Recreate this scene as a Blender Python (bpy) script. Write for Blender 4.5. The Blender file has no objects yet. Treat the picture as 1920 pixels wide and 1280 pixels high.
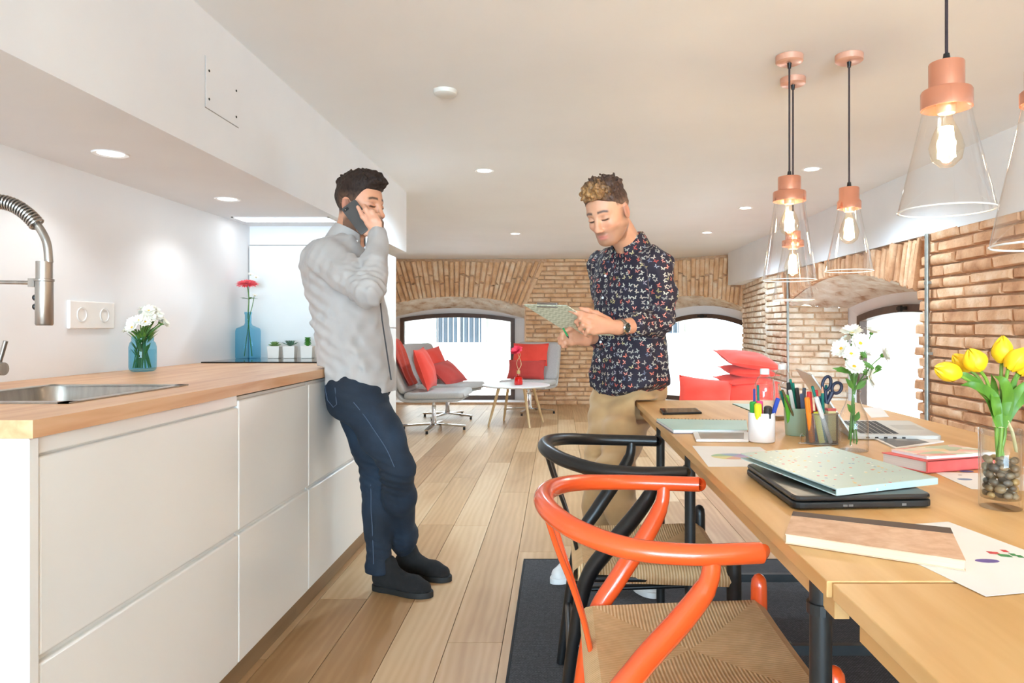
import bpy, bmesh, math, random
import numpy as np
from mathutils import Vector, Matrix, Euler

random.seed(7)
rng = np.random.default_rng(7)
scene = bpy.context.scene
COL = scene.collection
PI = math.pi

# ------------------------------------------------------------------ camera
H_CAM = 1.08; FPX = 1310.0; VX = 1046.0; VY = 615.0
cam_d = bpy.data.cameras.new('camera'); cam = bpy.data.objects.new('camera', cam_d); COL.objects.link(cam)
cam.location = (0, 0, H_CAM); cam.rotation_euler = (PI/2, 0, 0)
cam_d.sensor_width = 36.0; cam_d.lens = 36.0*FPX/1920.0
cam_d.shift_x = -(VX-960)/1920.0; cam_d.shift_y = -(640-VY)/1920.0
cam_d.clip_start = 0.05; cam_d.clip_end = 200
scene.camera = cam

# ------------------------------------------------------------------ world, large lights, exposure
world = bpy.data.worlds.new('daylight'); scene.world = world; world.use_nodes = True
bg = world.node_tree.nodes['Background']; bg.inputs[0].default_value = (0.76, 0.89, 1.0, 1); bg.inputs[1].default_value = 5.0
sun_d = bpy.data.lights.new('sun', 'SUN'); sun_d.energy = 22.0; sun_d.angle = 0.02; sun_d.color = (0.84, 0.93, 1.0)
sun = bpy.data.objects.new('sun', sun_d); COL.objects.link(sun); sun.rotation_euler = Vector((0.42, 0.42, -0.95)).to_track_quat('-Z', 'Y').to_euler()
scene.view_settings.view_transform = 'Standard'; scene.view_settings.look = 'None'
scene.view_settings.gamma = 1.0; scene.view_settings.use_curve_mapping = False
scene.view_settings.exposure = 0.30
scene.cycles.diffuse_bounces = 6; scene.cycles.transparent_max_bounces = 24; scene.cycles.max_bounces = 14
scene.cycles.sample_clamp_indirect = 12.0

def area(name, loc, rot, sx, sy, power, col=(1, 1, 1)):
    l = bpy.data.lights.new(name, 'AREA'); l.shape = 'RECTANGLE'; l.size = sx; l.size_y = sy; l.energy = power; l.color = col
    o = bpy.data.objects.new(name, l); COL.objects.link(o); o.location = loc; o.rotation_euler = rot
    return o
# assumed daylight from behind the photographer: added area light, its source unseen
area('assumed_rear_daylight', (0.3, -5.95, 1.15), (PI/2, 0, 0), 3.6, 1.7, 580, (0.50, 0.775, 1.0))
# portals guide the sky light in by the arched windows
for _l, _r, _w, _h in (((-1.45, 10.2, 0.68), (-PI/2, 0, 0), 1.7, 1.3), ((2.7, 5.57, 0.68), (0, PI/2, 0), 1.3, 1.7), ((2.0, 9.95, 0.68), (-PI/2, 0, -0.694), 1.5, 1.3)):
    _p = area('window_portal', _l, _r, _w, _h, 1.0); _p.data.cycles.is_portal = True

# ------------------------------------------------------------------ pixel helpers (1920x1280 frame)
def at(px, py, Y): return Vector(((px-VX)*Y/FPX, Y, H_CAM+(VY-py)*Y/FPX))
def gz(px, py, Z=0.0):
    Y = (Z-H_CAM)*FPX/(VY-py); return at(px, py, Y)

# ------------------------------------------------------------------ materials
def lin(h):
    if isinstance(h, str):
        h = h.lstrip('#'); c = [int(h[i:i+2], 16)/255 for i in (0, 2, 4)]
    else: c = list(h)
    return tuple((x/12.92 if x <= 0.04045 else ((x+0.055)/1.055)**2.4) for x in c) + (1.0,)
class NT:
    def __init__(s, name):
        s.m = bpy.data.materials.new(name); s.m.use_nodes = True; s.t = s.m.node_tree; s.n = s.t.nodes
        s.b = s.n['Principled BSDF']; s.out = s.n['Material Output']
    def node(s, typ, **kw):
        n = s.n.new('ShaderNode'+typ)
        for k, v in kw.items():
            if k.startswith('i_'):
                key = k[2:]; key = int(key) if key.isdigit() else key.replace('_', ' ')
                n.inputs[key].default_value = v
            else: setattr(n, k, v)
        return n
    def link(s, a, b): s.t.links.new(a, b)
    def ramp(s, fac, stops, interp='LINEAR'):
        r = s.n.new('ShaderNodeValToRGB'); r.color_ramp.interpolation = interp
        e = r.color_ramp.elements
        while len(e) < len(stops): e.new(0.5)
        for i, (p, c) in enumerate(stops): e[i].position = p; e[i].color = c
        s.link(fac, r.inputs[0]); return r.outputs[0]
    def math(s, op, a, b=None, c=None):
        n = s.n.new('ShaderNodeMath'); n.operation = op
        for i, v in enumerate((a, b, c)):
            if v is None: continue
            if isinstance(v, (int, float)): n.inputs[i].default_value = v
            else: s.link(v, n.inputs[i])
        return n.outputs[0]
    def mix(s, fac, a, b, blend='MIX'):
        n = s.n.new('ShaderNodeMix'); n.data_type = 'RGBA'; n.blend_type = blend
        for i, v in ((0, fac), (6, a), (7, b)):
            if isinstance(v, (int, float)): n.inputs[i].default_value = v
            elif isinstance(v, tuple): n.inputs[i].default_value = v
            else: s.link(v, n.inputs[i])
        return n.outputs[2]
    def coords(s, kind='Object', scale=(1, 1, 1), rnd=False):
        tc = s.n.new('ShaderNodeTexCoord'); mp = s.n.new('ShaderNodeMapping'); mp.inputs['Scale'].default_value = scale
        s.link(tc.outputs[kind], mp.inputs['Vector'])
        if rnd:
            oi = s.n.new('ShaderNodeObjectInfo'); v = s.n.new('ShaderNodeVectorMath'); v.operation = 'SCALE'
            cv = s.n.new('ShaderNodeCombineXYZ')
            for i in range(3): s.link(oi.outputs['Random'], cv.inputs[i])
            s.link(cv.outputs[0], v.inputs[0]); v.inputs['Scale'].default_value = 37.0
            s.link(v.outputs[0], mp.inputs['Location'])
        return mp.outputs[0]
    def bump(s, h, strength=0.2, dist=0.01):
        n = s.n.new('ShaderNodeBump'); n.inputs['Strength'].default_value = strength; n.inputs['Distance'].default_value = dist
        s.link(h, n.inputs['Height']); s.link(n.outputs[0], s.b.inputs['Normal']); return n

MATS = {}
def pm(name, c1, c2=None, scale=8.0, rough=0.5, metal=0.0, bump=0.0, bdist=0.003, stretch=(1, 1, 1), rnd=0.0, coat=0.0, spec=None, detail=3.0, sheen=0.0, sss=0.0):
    """principled material with a procedural two-tone noise"""
    if name in MATS: return MATS[name]
    t = NT(name); a = lin(c1); b = lin(c2) if c2 else tuple(min(1, x*0.93) for x in a[:3])+(1,)
    vec = t.coords('Object', tuple(scale*x for x in stretch), rnd=rnd > 0)
    nz = t.node('TexNoise'); nz.inputs['Scale'].default_value = 1.0; nz.inputs['Detail'].default_value = detail
    t.link(vec, nz.inputs['Vector'])
    col = t.ramp(nz.outputs['Fac'], [(0.3, b), (0.7, a)])
    if rnd > 0:
        oi = t.node('ObjectInfo'); hs = t.node('HueSaturation')
        v = t.math('MULTIPLY_ADD', oi.outputs['Random'], rnd, 1-rnd/2)
        t.link(v, hs.inputs['Value']); t.link(col, hs.inputs['Color']); col = hs.outputs[0]
    t.link(col, t.b.inputs['Base Color'])
    t.b.inputs['Roughness'].default_value = rough; t.b.inputs['Metallic'].default_value = metal
    if coat: t.b.inputs['Coat Weight'].default_value = coat; t.b.inputs['Coat Roughness'].default_value = 0.1
    if spec is not None: t.b.inputs['Specular IOR Level'].default_value = spec
    if sheen: t.b.inputs['Sheen Weight'].default_value = sheen
    if sss:
        t.b.inputs['Subsurface Weight'].default_value = sss; t.b.inputs['Subsurface Radius'].default_value = (0.012, 0.005, 0.003); t.b.inputs['Subsurface Scale'].default_value = 1.0
    if bump: t.bump(nz.outputs['Fac'], bump, bdist)
    MATS[name] = t.m; return t.m
def emit(name, col, strength):
    if name in MATS: return MATS[name]
    t = NT(name); t.b.inputs['Base Color'].default_value = (0, 0, 0, 1)
    t.b.inputs['Emission Color'].default_value = lin(col); t.b.inputs['Emission Strength'].default_value = strength
    MATS[name] = t.m; return t.m
def thin_glass(name, tint='#ffffff', refl=0.5, rough=0.02, base=0.03, power=4.0):
    """thin clear glass: see-through with mirror reflections that grow at grazing angles"""
    if name in MATS: return MATS[name]
    t = NT(name); t.n.remove(t.b)
    tr = t.node('BsdfTransparent'); tr.inputs[0].default_value = lin(tint)
    gl = t.node('BsdfGlossy'); gl.inputs['Roughness'].default_value = rough
    lw = t.node('LayerWeight'); lw.inputs['Blend'].default_value = 0.5
    f = t.math('POWER', lw.outputs['Facing'], power); f = t.math('MULTIPLY_ADD', f, refl, base)
    mx = t.node('MixShader'); t.link(f, mx.inputs[0]); t.link(tr.outputs[0], mx.inputs[1]); t.link(gl.outputs[0], mx.inputs[2])
    t.link(mx.outputs[0], t.out.inputs['Surface'])
    MATS[name] = t.m; return t.m

# ------------------------------------------------------------------ mesh builder
class MB:
    def __init__(s): s.v = []; s.f = []; s.mi = []; s.cur = 0
    def add(s, vs, fs):
        o = len(s.v); s.v.extend(tuple(float(c) for c in v) for v in vs); s.f.extend(tuple(i+o for i in f) for f in fs); s.mi.extend([s.cur]*len(fs)); return s
    def box(s, lo, hi, M=None):
        x0, y0, z0 = lo; x1, y1, z1 = hi
        vs = [(x0, y0, z0), (x1, y0, z0), (x1, y1, z0), (x0, y1, z0), (x0, y0, z1), (x1, y0, z1), (x1, y1, z1), (x0, y1, z1)]
        if M is not None: vs = [M @ Vector(v) for v in vs]
        return s.add(vs, [(0, 3, 2, 1), (4, 5, 6, 7), (0, 1, 5, 4), (1, 2, 6, 5), (2, 3, 7, 6), (3, 0, 4, 7)])
    def bar(s, a, b, w, h):
        """rectangular bar from a to b, w across and h upright"""
        a = Vector(a); b = Vector(b); d = (b-a).normalized()
        up = Vector((0, 0, 1)) if abs(d.z) < 0.95 else Vector((0, 1, 0))
        u = d.cross(up).normalized()*w/2; v = u.cross(d).normalized()*h/2
        vs = [a-u-v, a+u-v, a+u+v, a-u+v, b-u-v, b+u-v, b+u+v, b-u+v]
        return s.add(vs, [(0, 1, 2, 3), (7, 6, 5, 4), (0, 4, 5, 1), (1, 5, 6, 2), (2, 6, 7, 3), (3, 7, 4, 0)])
    def tube(s, pts, r, n=12, cap=True, flat=1.0, closed=False):
        """round tube along pts, r a number or a list, flat squashes the second axis"""
        pts = [Vector(p) for p in pts]; m = len(pts)
        rs = r if isinstance(r, (list, tuple, np.ndarray)) else [r]*m
        vs = []; prev = None
        for i, p in enumerate(pts):
            if closed: d = pts[(i+1) % m]-pts[i-1]
            else: d = pts[min(i+1, m-1)]-pts[max(i-1, 0)]
            d.normalize()
            if prev is None:
                up = Vector((0, 0, 1)) if abs(d.z) < 0.9 else Vector((1, 0, 0)); u = d.cross(up).normalized()
            else: u = (prev-d*prev.dot(d)).normalized()
            prev = u; w = d.cross(u)
            for k in range(n):
                a = 2*PI*k/n; vs.append(p+u*math.cos(a)*rs[i]+w*math.sin(a)*rs[i]*flat)
        fs = []
        for i in range(m if closed else m-1):
            for k in range(n):
                a = i*n+k; b = i*n+(k+1) % n; j = ((i+1) % m)*n
                fs.append((a, b, j+(k+1) % n, j+k))
        if cap and not closed: fs.append(tuple(range(n-1, -1, -1))); fs.append(tuple((m-1)*n+k for k in range(n)))
        return s.add(vs, fs)
    def lathe(s, prof, c=(0, 0, 0), n=24, sx=1.0, sy=1.0):
        """prof: list of (radius, z)"""
        vs = []; fs = []; m = len(prof)
        for r, z in prof:
            for k in range(n):
                a = 2*PI*k/n; vs.append((c[0]+r*math.cos(a)*sx, c[1]+r*math.sin(a)*sy, c[2]+z))
        for i in range(m-1):
            for k in range(n): fs.append((i*n+k, i*n+(k+1) % n, (i+1)*n+(k+1) % n, (i+1)*n+k))
        if prof[0][0] > 1e-5: fs.append(tuple(range(n-1, -1, -1)))
        if prof[-1][0] > 1e-5: fs.append(tuple((m-1)*n+k for k in range(n)))
        return s.add(vs, fs)
    def shell(s, prof, c=(0, 0, 0), n=28, sx=1.0, sy=1.0):
        """open lathe without caps"""
        vs = []; fs = []; m = len(prof)
        for r, z in prof:
            for k in range(n):
                a = 2*PI*k/n; vs.append((c[0]+r*math.cos(a)*sx, c[1]+r*math.sin(a)*sy, c[2]+z))
        for i in range(m-1):
            for k in range(n): fs.append((i*n+k, i*n+(k+1) % n, (i+1)*n+(k+1) % n, (i+1)*n+k))
        return s.add(vs, fs)
    def prism(s, poly, z0, z1, M=None):
        n = len(poly); vs = [(x, y, z0) for x, y in poly]+[(x, y, z1) for x, y in poly]
        if M is not None: vs = [M @ Vector(v) for v in vs]
        fs = [tuple(range(n-1, -1, -1)), tuple(range(n, 2*n))]+[(i, (i+1) % n, n+(i+1) % n, n+i) for i in range(n)]
        return s.add(vs, fs)
    def sphere(s, c, r, nu=14, nv=9, M=None):
        if not isinstance(r, (list, tuple)): r = (r, r, r)
        vs = []
        for j in range(nv+1):
            t = PI*j/nv
            for i in range(nu):
                a = 2*PI*i/nu; p = Vector((r[0]*math.sin(t)*math.cos(a), r[1]*math.sin(t)*math.sin(a), r[2]*math.cos(t)))
                if M is not None: p = M @ p
                vs.append(Vector(c)+p)
        fs = [(j*nu+i, (j+1)*nu+i, (j+1)*nu+(i+1) % nu, j*nu+(i+1) % nu) for j in range(nv) for i in range(nu)]
        return s.add(vs, fs)
    def grid(s, fn, nu, nv):
        vs = [fn(i/nu, j/nv) for j in range(nv+1) for i in range(nu+1)]
        fs = [(j*(nu+1)+i, j*(nu+1)+i+1, (j+1)*(nu+1)+i+1, (j+1)*(nu+1)+i) for j in range(nv) for i in range(nu)]
        return s.add(vs, fs)
    def xform(s, M):
        s.v = [tuple(M @ Vector(v)) for v in s.v]; return s
    def mesh(s, name):
        me = bpy.data.meshes.new(name); me.from_pydata(s.v, [], s.f); me.update(); return me
    def build(s, name, mat, parent=None, smooth=False, bevel=0.0, seg=2, loc=None, recalc=True, sub=0, solid=0.0):
        me = s.mesh(name)
        if recalc:
            bm = bmesh.new(); bm.from_mesh(me); bmesh.ops.remove_doubles(bm, verts=bm.verts, dist=1e-6)
            bmesh.ops.recalc_face_normals(bm, faces=bm.faces); bm.to_mesh(me); bm.free()
        mats = mat if isinstance(mat, (list, tuple)) else [mat]
        for m in mats: me.materials.append(m)
        if len(mats) > 1 and len(me.polygons) == len(s.mi): me.polygons.foreach_set('material_index', s.mi)
        o = bpy.data.objects.new(name, me); COL.objects.link(o)
        if smooth: smooth_mesh(me)
        if loc is not None: o.location = loc
        if parent is not None: o.parent = parent
        if solid: md = o.modifiers.new('s', 'SOLIDIFY'); md.thickness = solid; md.offset = 0
        if bevel > 0:
            md = o.modifiers.new('b', 'BEVEL'); md.width = bevel; md.segments = seg; md.limit_method = 'ANGLE'; md.angle_limit = math.radians(40)
        if sub: md = o.modifiers.new('u', 'SUBSURF'); md.levels = sub; md.render_levels = sub
        return o
def smooth_mesh(me, angle=40):
    me.polygons.foreach_set('use_smooth', [True]*len(me.polygons))
    try: me.set_sharp_from_angle(angle=math.radians(angle))
    except Exception: pass
def tag(o, label=None, cat=None, group=None, kind=None):
    if label: o['label'] = label
    if cat: o['category'] = cat
    if group: o['group'] = group
    if kind: o['kind'] = kind
    return o
def struct(o): o['kind'] = 'structure'; return o
def thing(name, label, cat, loc=(0, 0, 0), rotz=0.0, group=None):
    o = bpy.data.objects.new(name, None); COL.objects.link(o); o.empty_display_size = 0.05
    o.location = loc; o.rotation_euler = (0, 0, rotz); return tag(o, label, cat, group)
def copy_tree(o, parent=None):
    c = o.copy(); COL.objects.link(c)
    if parent is not None: c.parent = parent
    for ch in list(o.children): copy_tree(ch, c)
    return c
def T(*a): return Matrix.Translation(a)
def RZ(a): return Matrix.Rotation(a, 4, 'Z')
def RX(a): return Matrix.Rotation(a, 4, 'X')
def RY(a): return Matrix.Rotation(a, 4, 'Y')
def catmull(pts, n=8):
    pts = [Vector(p) for p in pts]; out = []
    P = [pts[0]*2-pts[1]]+pts+[pts[-1]*2-pts[-2]]
    for i in range(1, len(P)-2):
        a, b, c, d = P[i-1:i+3]
        for k in range(n):
            t = k/n; out.append(0.5*((2*b)+(c-a)*t+(2*a-5*b+4*c-d)*t*t+(3*b-a-3*c+d)*t**3))
    out.append(pts[-1]); return out
def rrect(w, h, r, n=4):
    pts = []
    for cx, cy, a0 in ((w/2-r, h/2-r, 0), (-w/2+r, h/2-r, PI/2), (-w/2+r, -h/2+r, PI), (w/2-r, -h/2+r, 1.5*PI)):
        for k in range(n+1):
            a = a0+PI/2*k/n; pts.append((cx+r*math.cos(a), cy+r*math.sin(a)))
    return pts
# ================================================================== THE ROOM
CEIL = 2.06; XR = 2.25; YB = 9.9; XL = -1.65; XBEAM = -1.09; ZSOF = 1.625
M_white = pm('white_plaster', '#ebebec', '#e6e6e8', 3.0, 0.65, bump=0.05, bdist=0.002)
M_ceil = pm('white_ceiling', '#f0f0f0', '#ececec', 2.0, 0.8)
M_mortar = pm('brick_mortar', '#dfbd9c', '#cba27c', 30, 0.95, bump=0.6, bdist=0.01)
M_dark = pm('dark_recess', '#2a2724', '#201d1b', 5, 0.8)

def brick_mat(name, stops, rnd=0.25):
    t = NT(name); vec = t.coords('Object', (1, 1, 1), rnd=True)
    tc = t.node('NewGeometry')
    n1 = t.node('TexNoise'); n1.inputs['Scale'].default_value = 9.0; n1.inputs['Detail'].default_value = 6; t.link(tc.outputs['Position'], n1.inputs['Vector'])
    n2 = t.node('TexNoise'); n2.inputs['Scale'].default_value = 55.0; n2.inputs['Detail'].default_value = 4; t.link(tc.outputs['Position'], n2.inputs['Vector'])
    oi = t.node('ObjectInfo')
    f = t.math('MULTIPLY_ADD', oi.outputs['Random'], rnd, -rnd/2); f = t.math('ADD', n1.outputs['Fac'], f)
    col = t.ramp(f, [(p, lin(c)) for p, c in stops])
    spk = t.ramp(n2.outputs['Fac'], [(0.30, (0.6, 0.54, 0.48, 1)), (0.40, (1, 1, 1, 1))])
    t.link(t.mix(0.35, col, spk, 'MULTIPLY'), t.b.inputs['Base Color']); t.b.inputs['Roughness'].default_value = 0.92
    h = t.math('ADD', t.math('MULTIPLY', n1.outputs['Fac'], 1.0), t.math('MULTIPLY', n2.outputs['Fac'], 0.5))
    t.bump(h, 0.55, 0.012); return t.m
M_brick = brick_mat('old_clay_brick', [(0.24, '#b47f59'), (0.42, '#cd9a72'), (0.6, '#dbad87'), (0.75, '#e6c4a4')])
M_brick_b = brick_mat('pale_clay_brick', [(0.24, '#d29f74'), (0.42, '#e6ba8c'), (0.6, '#efcba3'), (0.75, '#f4dcbd')])
M_brick_w = brick_mat('limewashed_brick', [(0.26, '#cda98a'), (0.44, '#dcc1a4'), (0.6, '#e6d4be'), (0.78, '#f0e8dc')])
def stone_mat():
    t = NT('rough_limewash_vault'); g = t.node('NewGeometry')
    n1 = t.node('TexNoise'); n1.inputs['Scale'].default_value = 7; n1.inputs['Detail'].default_value = 8; t.link(g.outputs['Position'], n1.inputs['Vector'])
    n2 = t.node('TexNoise'); n2.inputs['Scale'].default_value = 28; n2.inputs['Detail'].default_value = 6; t.link(g.outputs['Position'], n2.inputs['Vector'])
    c = t.ramp(n1.outputs['Fac'], [(0.3, lin('#b78e6e')), (0.45, lin('#dccab4')), (0.7, lin('#eee7db'))])
    t.link(c, t.b.inputs['Base Color']); t.b.inputs['Roughness'].default_value = 0.95
    t.bump(n2.outputs['Fac'], 0.9, 0.03); return t.m
M_vault = stone_mat()

# ---- brick meshes shared by all bricks: chamfered, uneven faces
def brick_mesh(i, ch):
    r = random.Random(100+i); j = lambda a: r.uniform(-a, a)
    a, b = ch
    back = [(0, 0, 0), (1, 0, 0), (1, 0, 1), (0, 0, 1)]
    mid = [(0+j(.012), -0.68+j(.1), 0+j(.05)), (1+j(.012), -0.68+j(.1), 0+j(.05)), (1+j(.012), -0.68+j(.1), 1+j(.05)), (0+j(.012), -0.68+j(.1), 1+j(.05))]
    fr = [(a+j(.015), -1+j(.12), b+j(.06)), (1-a+j(.015), -1+j(.12), b+j(.06)), (1-a+j(.015), -1+j(.12), 1-b+j(.06)), (a+j(.015), -1+j(.12), 1-b+j(.06))]
    c = [(0.5+j(.2), -1.08+j(.12), 0.5+j(.15))]
    vs = back+mid+fr+c; fs = []
    for k in range(4):
        n = (k+1) % 4
        fs += [(k, n, 4+n, 4+k), (4+k, 4+n, 8+n, 8+k), (8+k, 8+n, 12)]
    me = bpy.data.meshes.new('brick'); me.from_pydata(vs, [], fs)
    bm = bmesh.new(); bm.from_mesh(me); bmesh.ops.recalc_face_normals(bm, faces=bm.faces); bm.to_mesh(me); bm.free(); smooth_mesh(me, 50)
    return me
BR = {}
def brick_set(mat, tall=False):
    key = (mat.name, tall)
    if key not in BR:
        BR[key] = []
        for i in range(10):
            me = brick_mesh(i, (0.12, 0.03) if tall else (0.025, 0.11)); me.materials.append(mat); BR[key].append(me)
    return BR[key]
def frame_M(o, d):
    """local s,n,z frame: s along d, room side at -n"""
    d = Vector((d[0], d[1], 0)).normalized(); n = Vector((-d.y, d.x, 0))
    return Matrix(((d.x, n.x, 0, o[0]), (d.y, n.y, 0, o[1]), (0, 0, 1, o[2] if len(o) > 2 else 0), (0, 0, 0, 1)))
def lay(parent, M, s0, s1, z0, z1, mat, ok=None, L=0.285, h=0.05, g=0.013, depth=0.03, name='brick', seed=1):
    r = random.Random(seed); z = z0; row = 0
    while z+0.02 < z1:
        hh = min(h*r.uniform(0.9, 1.1), z1-z); s = s0-(L/2 if row % 2 else 0)*r.uniform(0.7, 1.2)
        while s < s1:
            ln = L*r.choice([0.55, 0.85, 1, 1, 1.1]); a = max(s, s0); b = min(s+ln, s1)
            if ok:
                lo, hi = ok(z+hh/2); segs = [(max(a, p), min(b, q)) for p, q in ((-99, lo), (hi, 99))] if lo is not None else [(a, b)]
            else: segs = [(a, b)]
            for p, q in segs:
                if q-p > 0.035:
                    o = bpy.data.objects.new(name, r.choice(brick_set(mat))); COL.objects.link(o); o.parent = parent
                    o.matrix_basis = M @ T(p, r.uniform(-0.006, 0.004), z) @ RZ(r.uniform(-.02, .02)) @ RY(r.uniform(-.012, .012)) @ Matrix.Diagonal((q-p, depth*r.uniform(0.8, 1.25), hh, 1))
            s += ln+g
        z += hh+g; row += 1
def voussoirs(parent, M, sc, hs, zs, zc, ztop, tilt, mat, smin=-99, smax=99, w=0.052, g=0.012, rows=1, depth=0.03, seed=3, ext=0.0):
    r = random.Random(seed); s = sc-hs-ext
    while s < sc+hs+ext:
        ww = w*r.uniform(0.85, 1.15); t = (s+ww/2-sc)/hs; tc = max(-1, min(1, t)); ang = t*tilt
        zb = zs+(zc-zs)*(1-tc*tc); hgt = (ztop-zb)/math.cos(ang)
        sp = r.uniform(0.36, 0.64); cuts = [0, hgt] if rows == 1 else [0, hgt*sp, hgt]
        for k in range(rows):
            hk = cuts[k+1]-cuts[k]; zk = cuts[k]
            top = s+math.tan(ang)*cuts[k+1]
            if smin < s < smax and smin < top < smax+0.3:
                o = bpy.data.objects.new('arch_brick', r.choice(brick_set(mat, True))); COL.objects.link(o); o.parent = parent
                o.matrix_basis = M @ T(s, r.uniform(-.008, .004), zb) @ RY(ang) @ T(0, 0, zk) @ Matrix.Diagonal((ww*(1+0.12*k), depth*r.uniform(.8, 1.4), hk-0.008-0.02*r.random(), 1))
        s += ww+g
def arch_pts(sc, hs, zs, zc, n=24): return [(sc+hs*(2*i/n-1), zs+(zc-zs)*(1-(2*i/n-1)**2)) for i in range(n+1)]
def arch_wall(name, M, s0, s1, ztop, sc, hs, zs, zc, zb=0.0):
    """plane wall with an arched opening, mortar coloured"""
    b = MB(); A = arch_pts(sc, hs, zs, zc)
    P = lambda s, z: M @ Vector((s, 0, z))
    b.add([P(s0, 0), P(sc-hs, 0), P(sc-hs, zs), P(s0, zs)], [(0, 1, 2, 3)]); b.add([P(sc+hs, 0), P(s1, 0), P(s1, zs), P(sc+hs, zs)], [(0, 1, 2, 3)])
    b.add([P(s0, zs), P(sc-hs, zs), P(sc-hs, ztop), P(s0, ztop)], [(0, 1, 2, 3)]); b.add([P(sc+hs, zs), P(s1, zs), P(s1, ztop), P(sc+hs, ztop)], [(0, 1, 2, 3)])
    for (a, za), (c, zz) in zip(A[:-1], A[1:]): b.add([P(a, za), P(c, zz), P(c, ztop), P(a, ztop)], [(0, 1, 2, 3)])
    if zb > 0: b.add([P(sc-hs, 0), P(sc+hs, 0), P(sc+hs, zb), P(sc-hs, zb)], [(0, 1, 2, 3)])
    return struct(b.build(name, M_mortar, recalc=False))
def embrasure(wall, M, sc, hs, zs, zc, scb, hb, zsb, zcb, d, zb=0.0):
    """rough vault over the opening, two jambs, sill"""
    A = arch_pts(sc, hs, zs, zc); B = arch_pts(scb, hb, zsb, zcb); b = MB(); nd = 14
    r = random.Random(5)
    vs = []
    for i in range(nd+1):
        t = i/nd
        for (a, za), (c, zz) in zip(A, B):
            j = 0.014 if 0 < i < nd else 0
            vs.append(M @ Vector((a+(c-a)*t, d*t, za+(zz-za)*t+r.uniform(-j, j))))
    n = len(A); b.add(vs, [(i*n+k, i*n+k+1, (i+1)*n+k+1, (i+1)*n+k) for i in range(nd) for k in range(n-1)])
    b.build('arch_vault', M_vault, wall, smooth=True)
    for sg in (-1, 1):
        b = MB(); P = lambda s, nn, z: M @ Vector((s, nn, z))
        b.add([P(sc+sg*hs, 0, zb), P(scb+sg*hb, d, zb), P(scb+sg*hb, d, zsb), P(sc+sg*hs, 0, zs)], [(0, 1, 2, 3)]); b.build('window_jamb', M_mortar, wall)
    b = MB(); b.add([P(sc-hs, 0, zb), P(sc+hs, 0, zb), P(scb+hb, d, zb), P(scb-hb, d, zb)], [(0, 1, 2, 3)]); b.build('window_sill', M_white, wall)
M_frame = pm('brown_window_frame', '#5b4335', '#4c372b', 12, 0.45)
M_pane = thin_glass('window_glass', '#f4f8fa', 0.5, 0.0, 0.02)
def arch_window(name, M, scb, hb, zsb, zcb, fh, fzs, fzc, d, zb=0.04, latch=True):
    """white plastered surround, brown arched frame, pane and latch"""
    root = thing(name, None, None); struct(root)
    P = lambda s, nn, z: M @ Vector((s, nn, z))
    O = [(scb-hb, zb)]+arch_pts(scb, hb, zsb, zcb)+[(scb+hb, zb)]; n = len(O)
    I = [(scb-fh, zb)]+arch_pts(scb, fh, fzs, fzc)+[(scb+fh, zb)]
    w = 0.062
    J = [(scb-fh+w, zb+w)]+arch_pts(scb, fh-w, fzs-w*0.8, fzc-w)+[(scb+fh-w, zb+w)]
    b = MB(); b.add([P(s, d, z) for s, z in O]+[P(s, d+0.03, z) for s, z in I], [(k, k+1, n+k+1, n+k) for k in range(n-1)])
    b.build('plaster_surround', M_white, root)
    b = MB(); v = [P(s, d-0.0, z) for s, z in I]+[P(s, d-0.0, z) for s, z in J]+[P(s, d+0.07, z) for s, z in J]+[P(s, d+0.07, z) for s, z in I]
    f = []
    for ring in range(4):
        a, c = ring*n, ((ring+1) % 4)*n
        f += [(a+k, a+(k+1) % n, c+(k+1) % n, c+k) for k in range(n)]
    b.add(v, f); fr = b.build('window_frame', M_frame, root)
    b = MB(); b.add([P(s, d+0.035, z) for s, z in J], [tuple(range(n))]); b.build('window_pane', M_pane, root)
    if latch:
        b = MB(); b.box((scb-0.07, d-0.02, fzc-0.045), (scb+0.07, d, fzc-0.02), M); b.box((scb-0.02, d-0.035, fzc-0.06), (scb+0.03, d-0.015, fzc-0.01), M)
        b.build('window_latch', M_dark, fr, bevel=0.003)
    return root

# ---- floor: slab and oak planks, each plank a piece
b = MB(); b.box((-3.0, -6.1, -0.12), (3.4, 11.0, -0.014)); floor = struct(b.build('floor', M_dark))
def plank_mat():
    t = NT('oak_plank'); v = t.coords('Object', (6.0, 0.8, 6.0), rnd=True)
    n1 = t.node('TexNoise'); n1.inputs['Scale'].default_value = 1.0; n1.inputs['Detail'].default_value = 6; n1.inputs['Distortion'].default_value = 1.2; t.link(v, n1.inputs['Vector'])
    w = t.node('TexWave'); w.inputs['Scale'].default_value = 1.6; w.inputs['Distortion'].default_value = 7.0; w.inputs['Detail'].default_value = 3; w.bands_direction = 'X'; t.link(v, w.inputs['Vector'])
    oi = t.node('ObjectInfo')
    f = t.math('ADD', t.math('MULTIPLY', n1.outputs['Fac'], 0.65), t.math('MULTIPLY', w.outputs['Fac'], 0.10))
    f = t.math('ADD', f, t.math('MULTIPLY_ADD', oi.outputs['Random'], 0.34, -0.12))
    c = t.ramp(f, [(0.2, lin('#ac8459')), (0.45, lin('#c59e72')), (0.62, lin('#d2b087')), (0.85, lin('#dcc09b'))])
    t.link(c, t.b.inputs['Base Color']); t.b.inputs['Roughness'].default_value = 0.42
    t.bump(n1.outputs['Fac'], 0.06, 0.004); return t.m
M_plank = plank_mat()
PW = 0.19
pmeshes = []
for i in range(5):
    b = MB(); L = (1.5, 1.8, 2.1, 2.2, 1.2)[i]; g = 0.0013
    b.box((g, g, -0.014), (PW-g, L-g, 0.0)); me = b.mesh('floor_plank'); me.materials.append(M_plank); pmeshes.append((L, me))
pr = random.Random(11); x = -2.85
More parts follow.
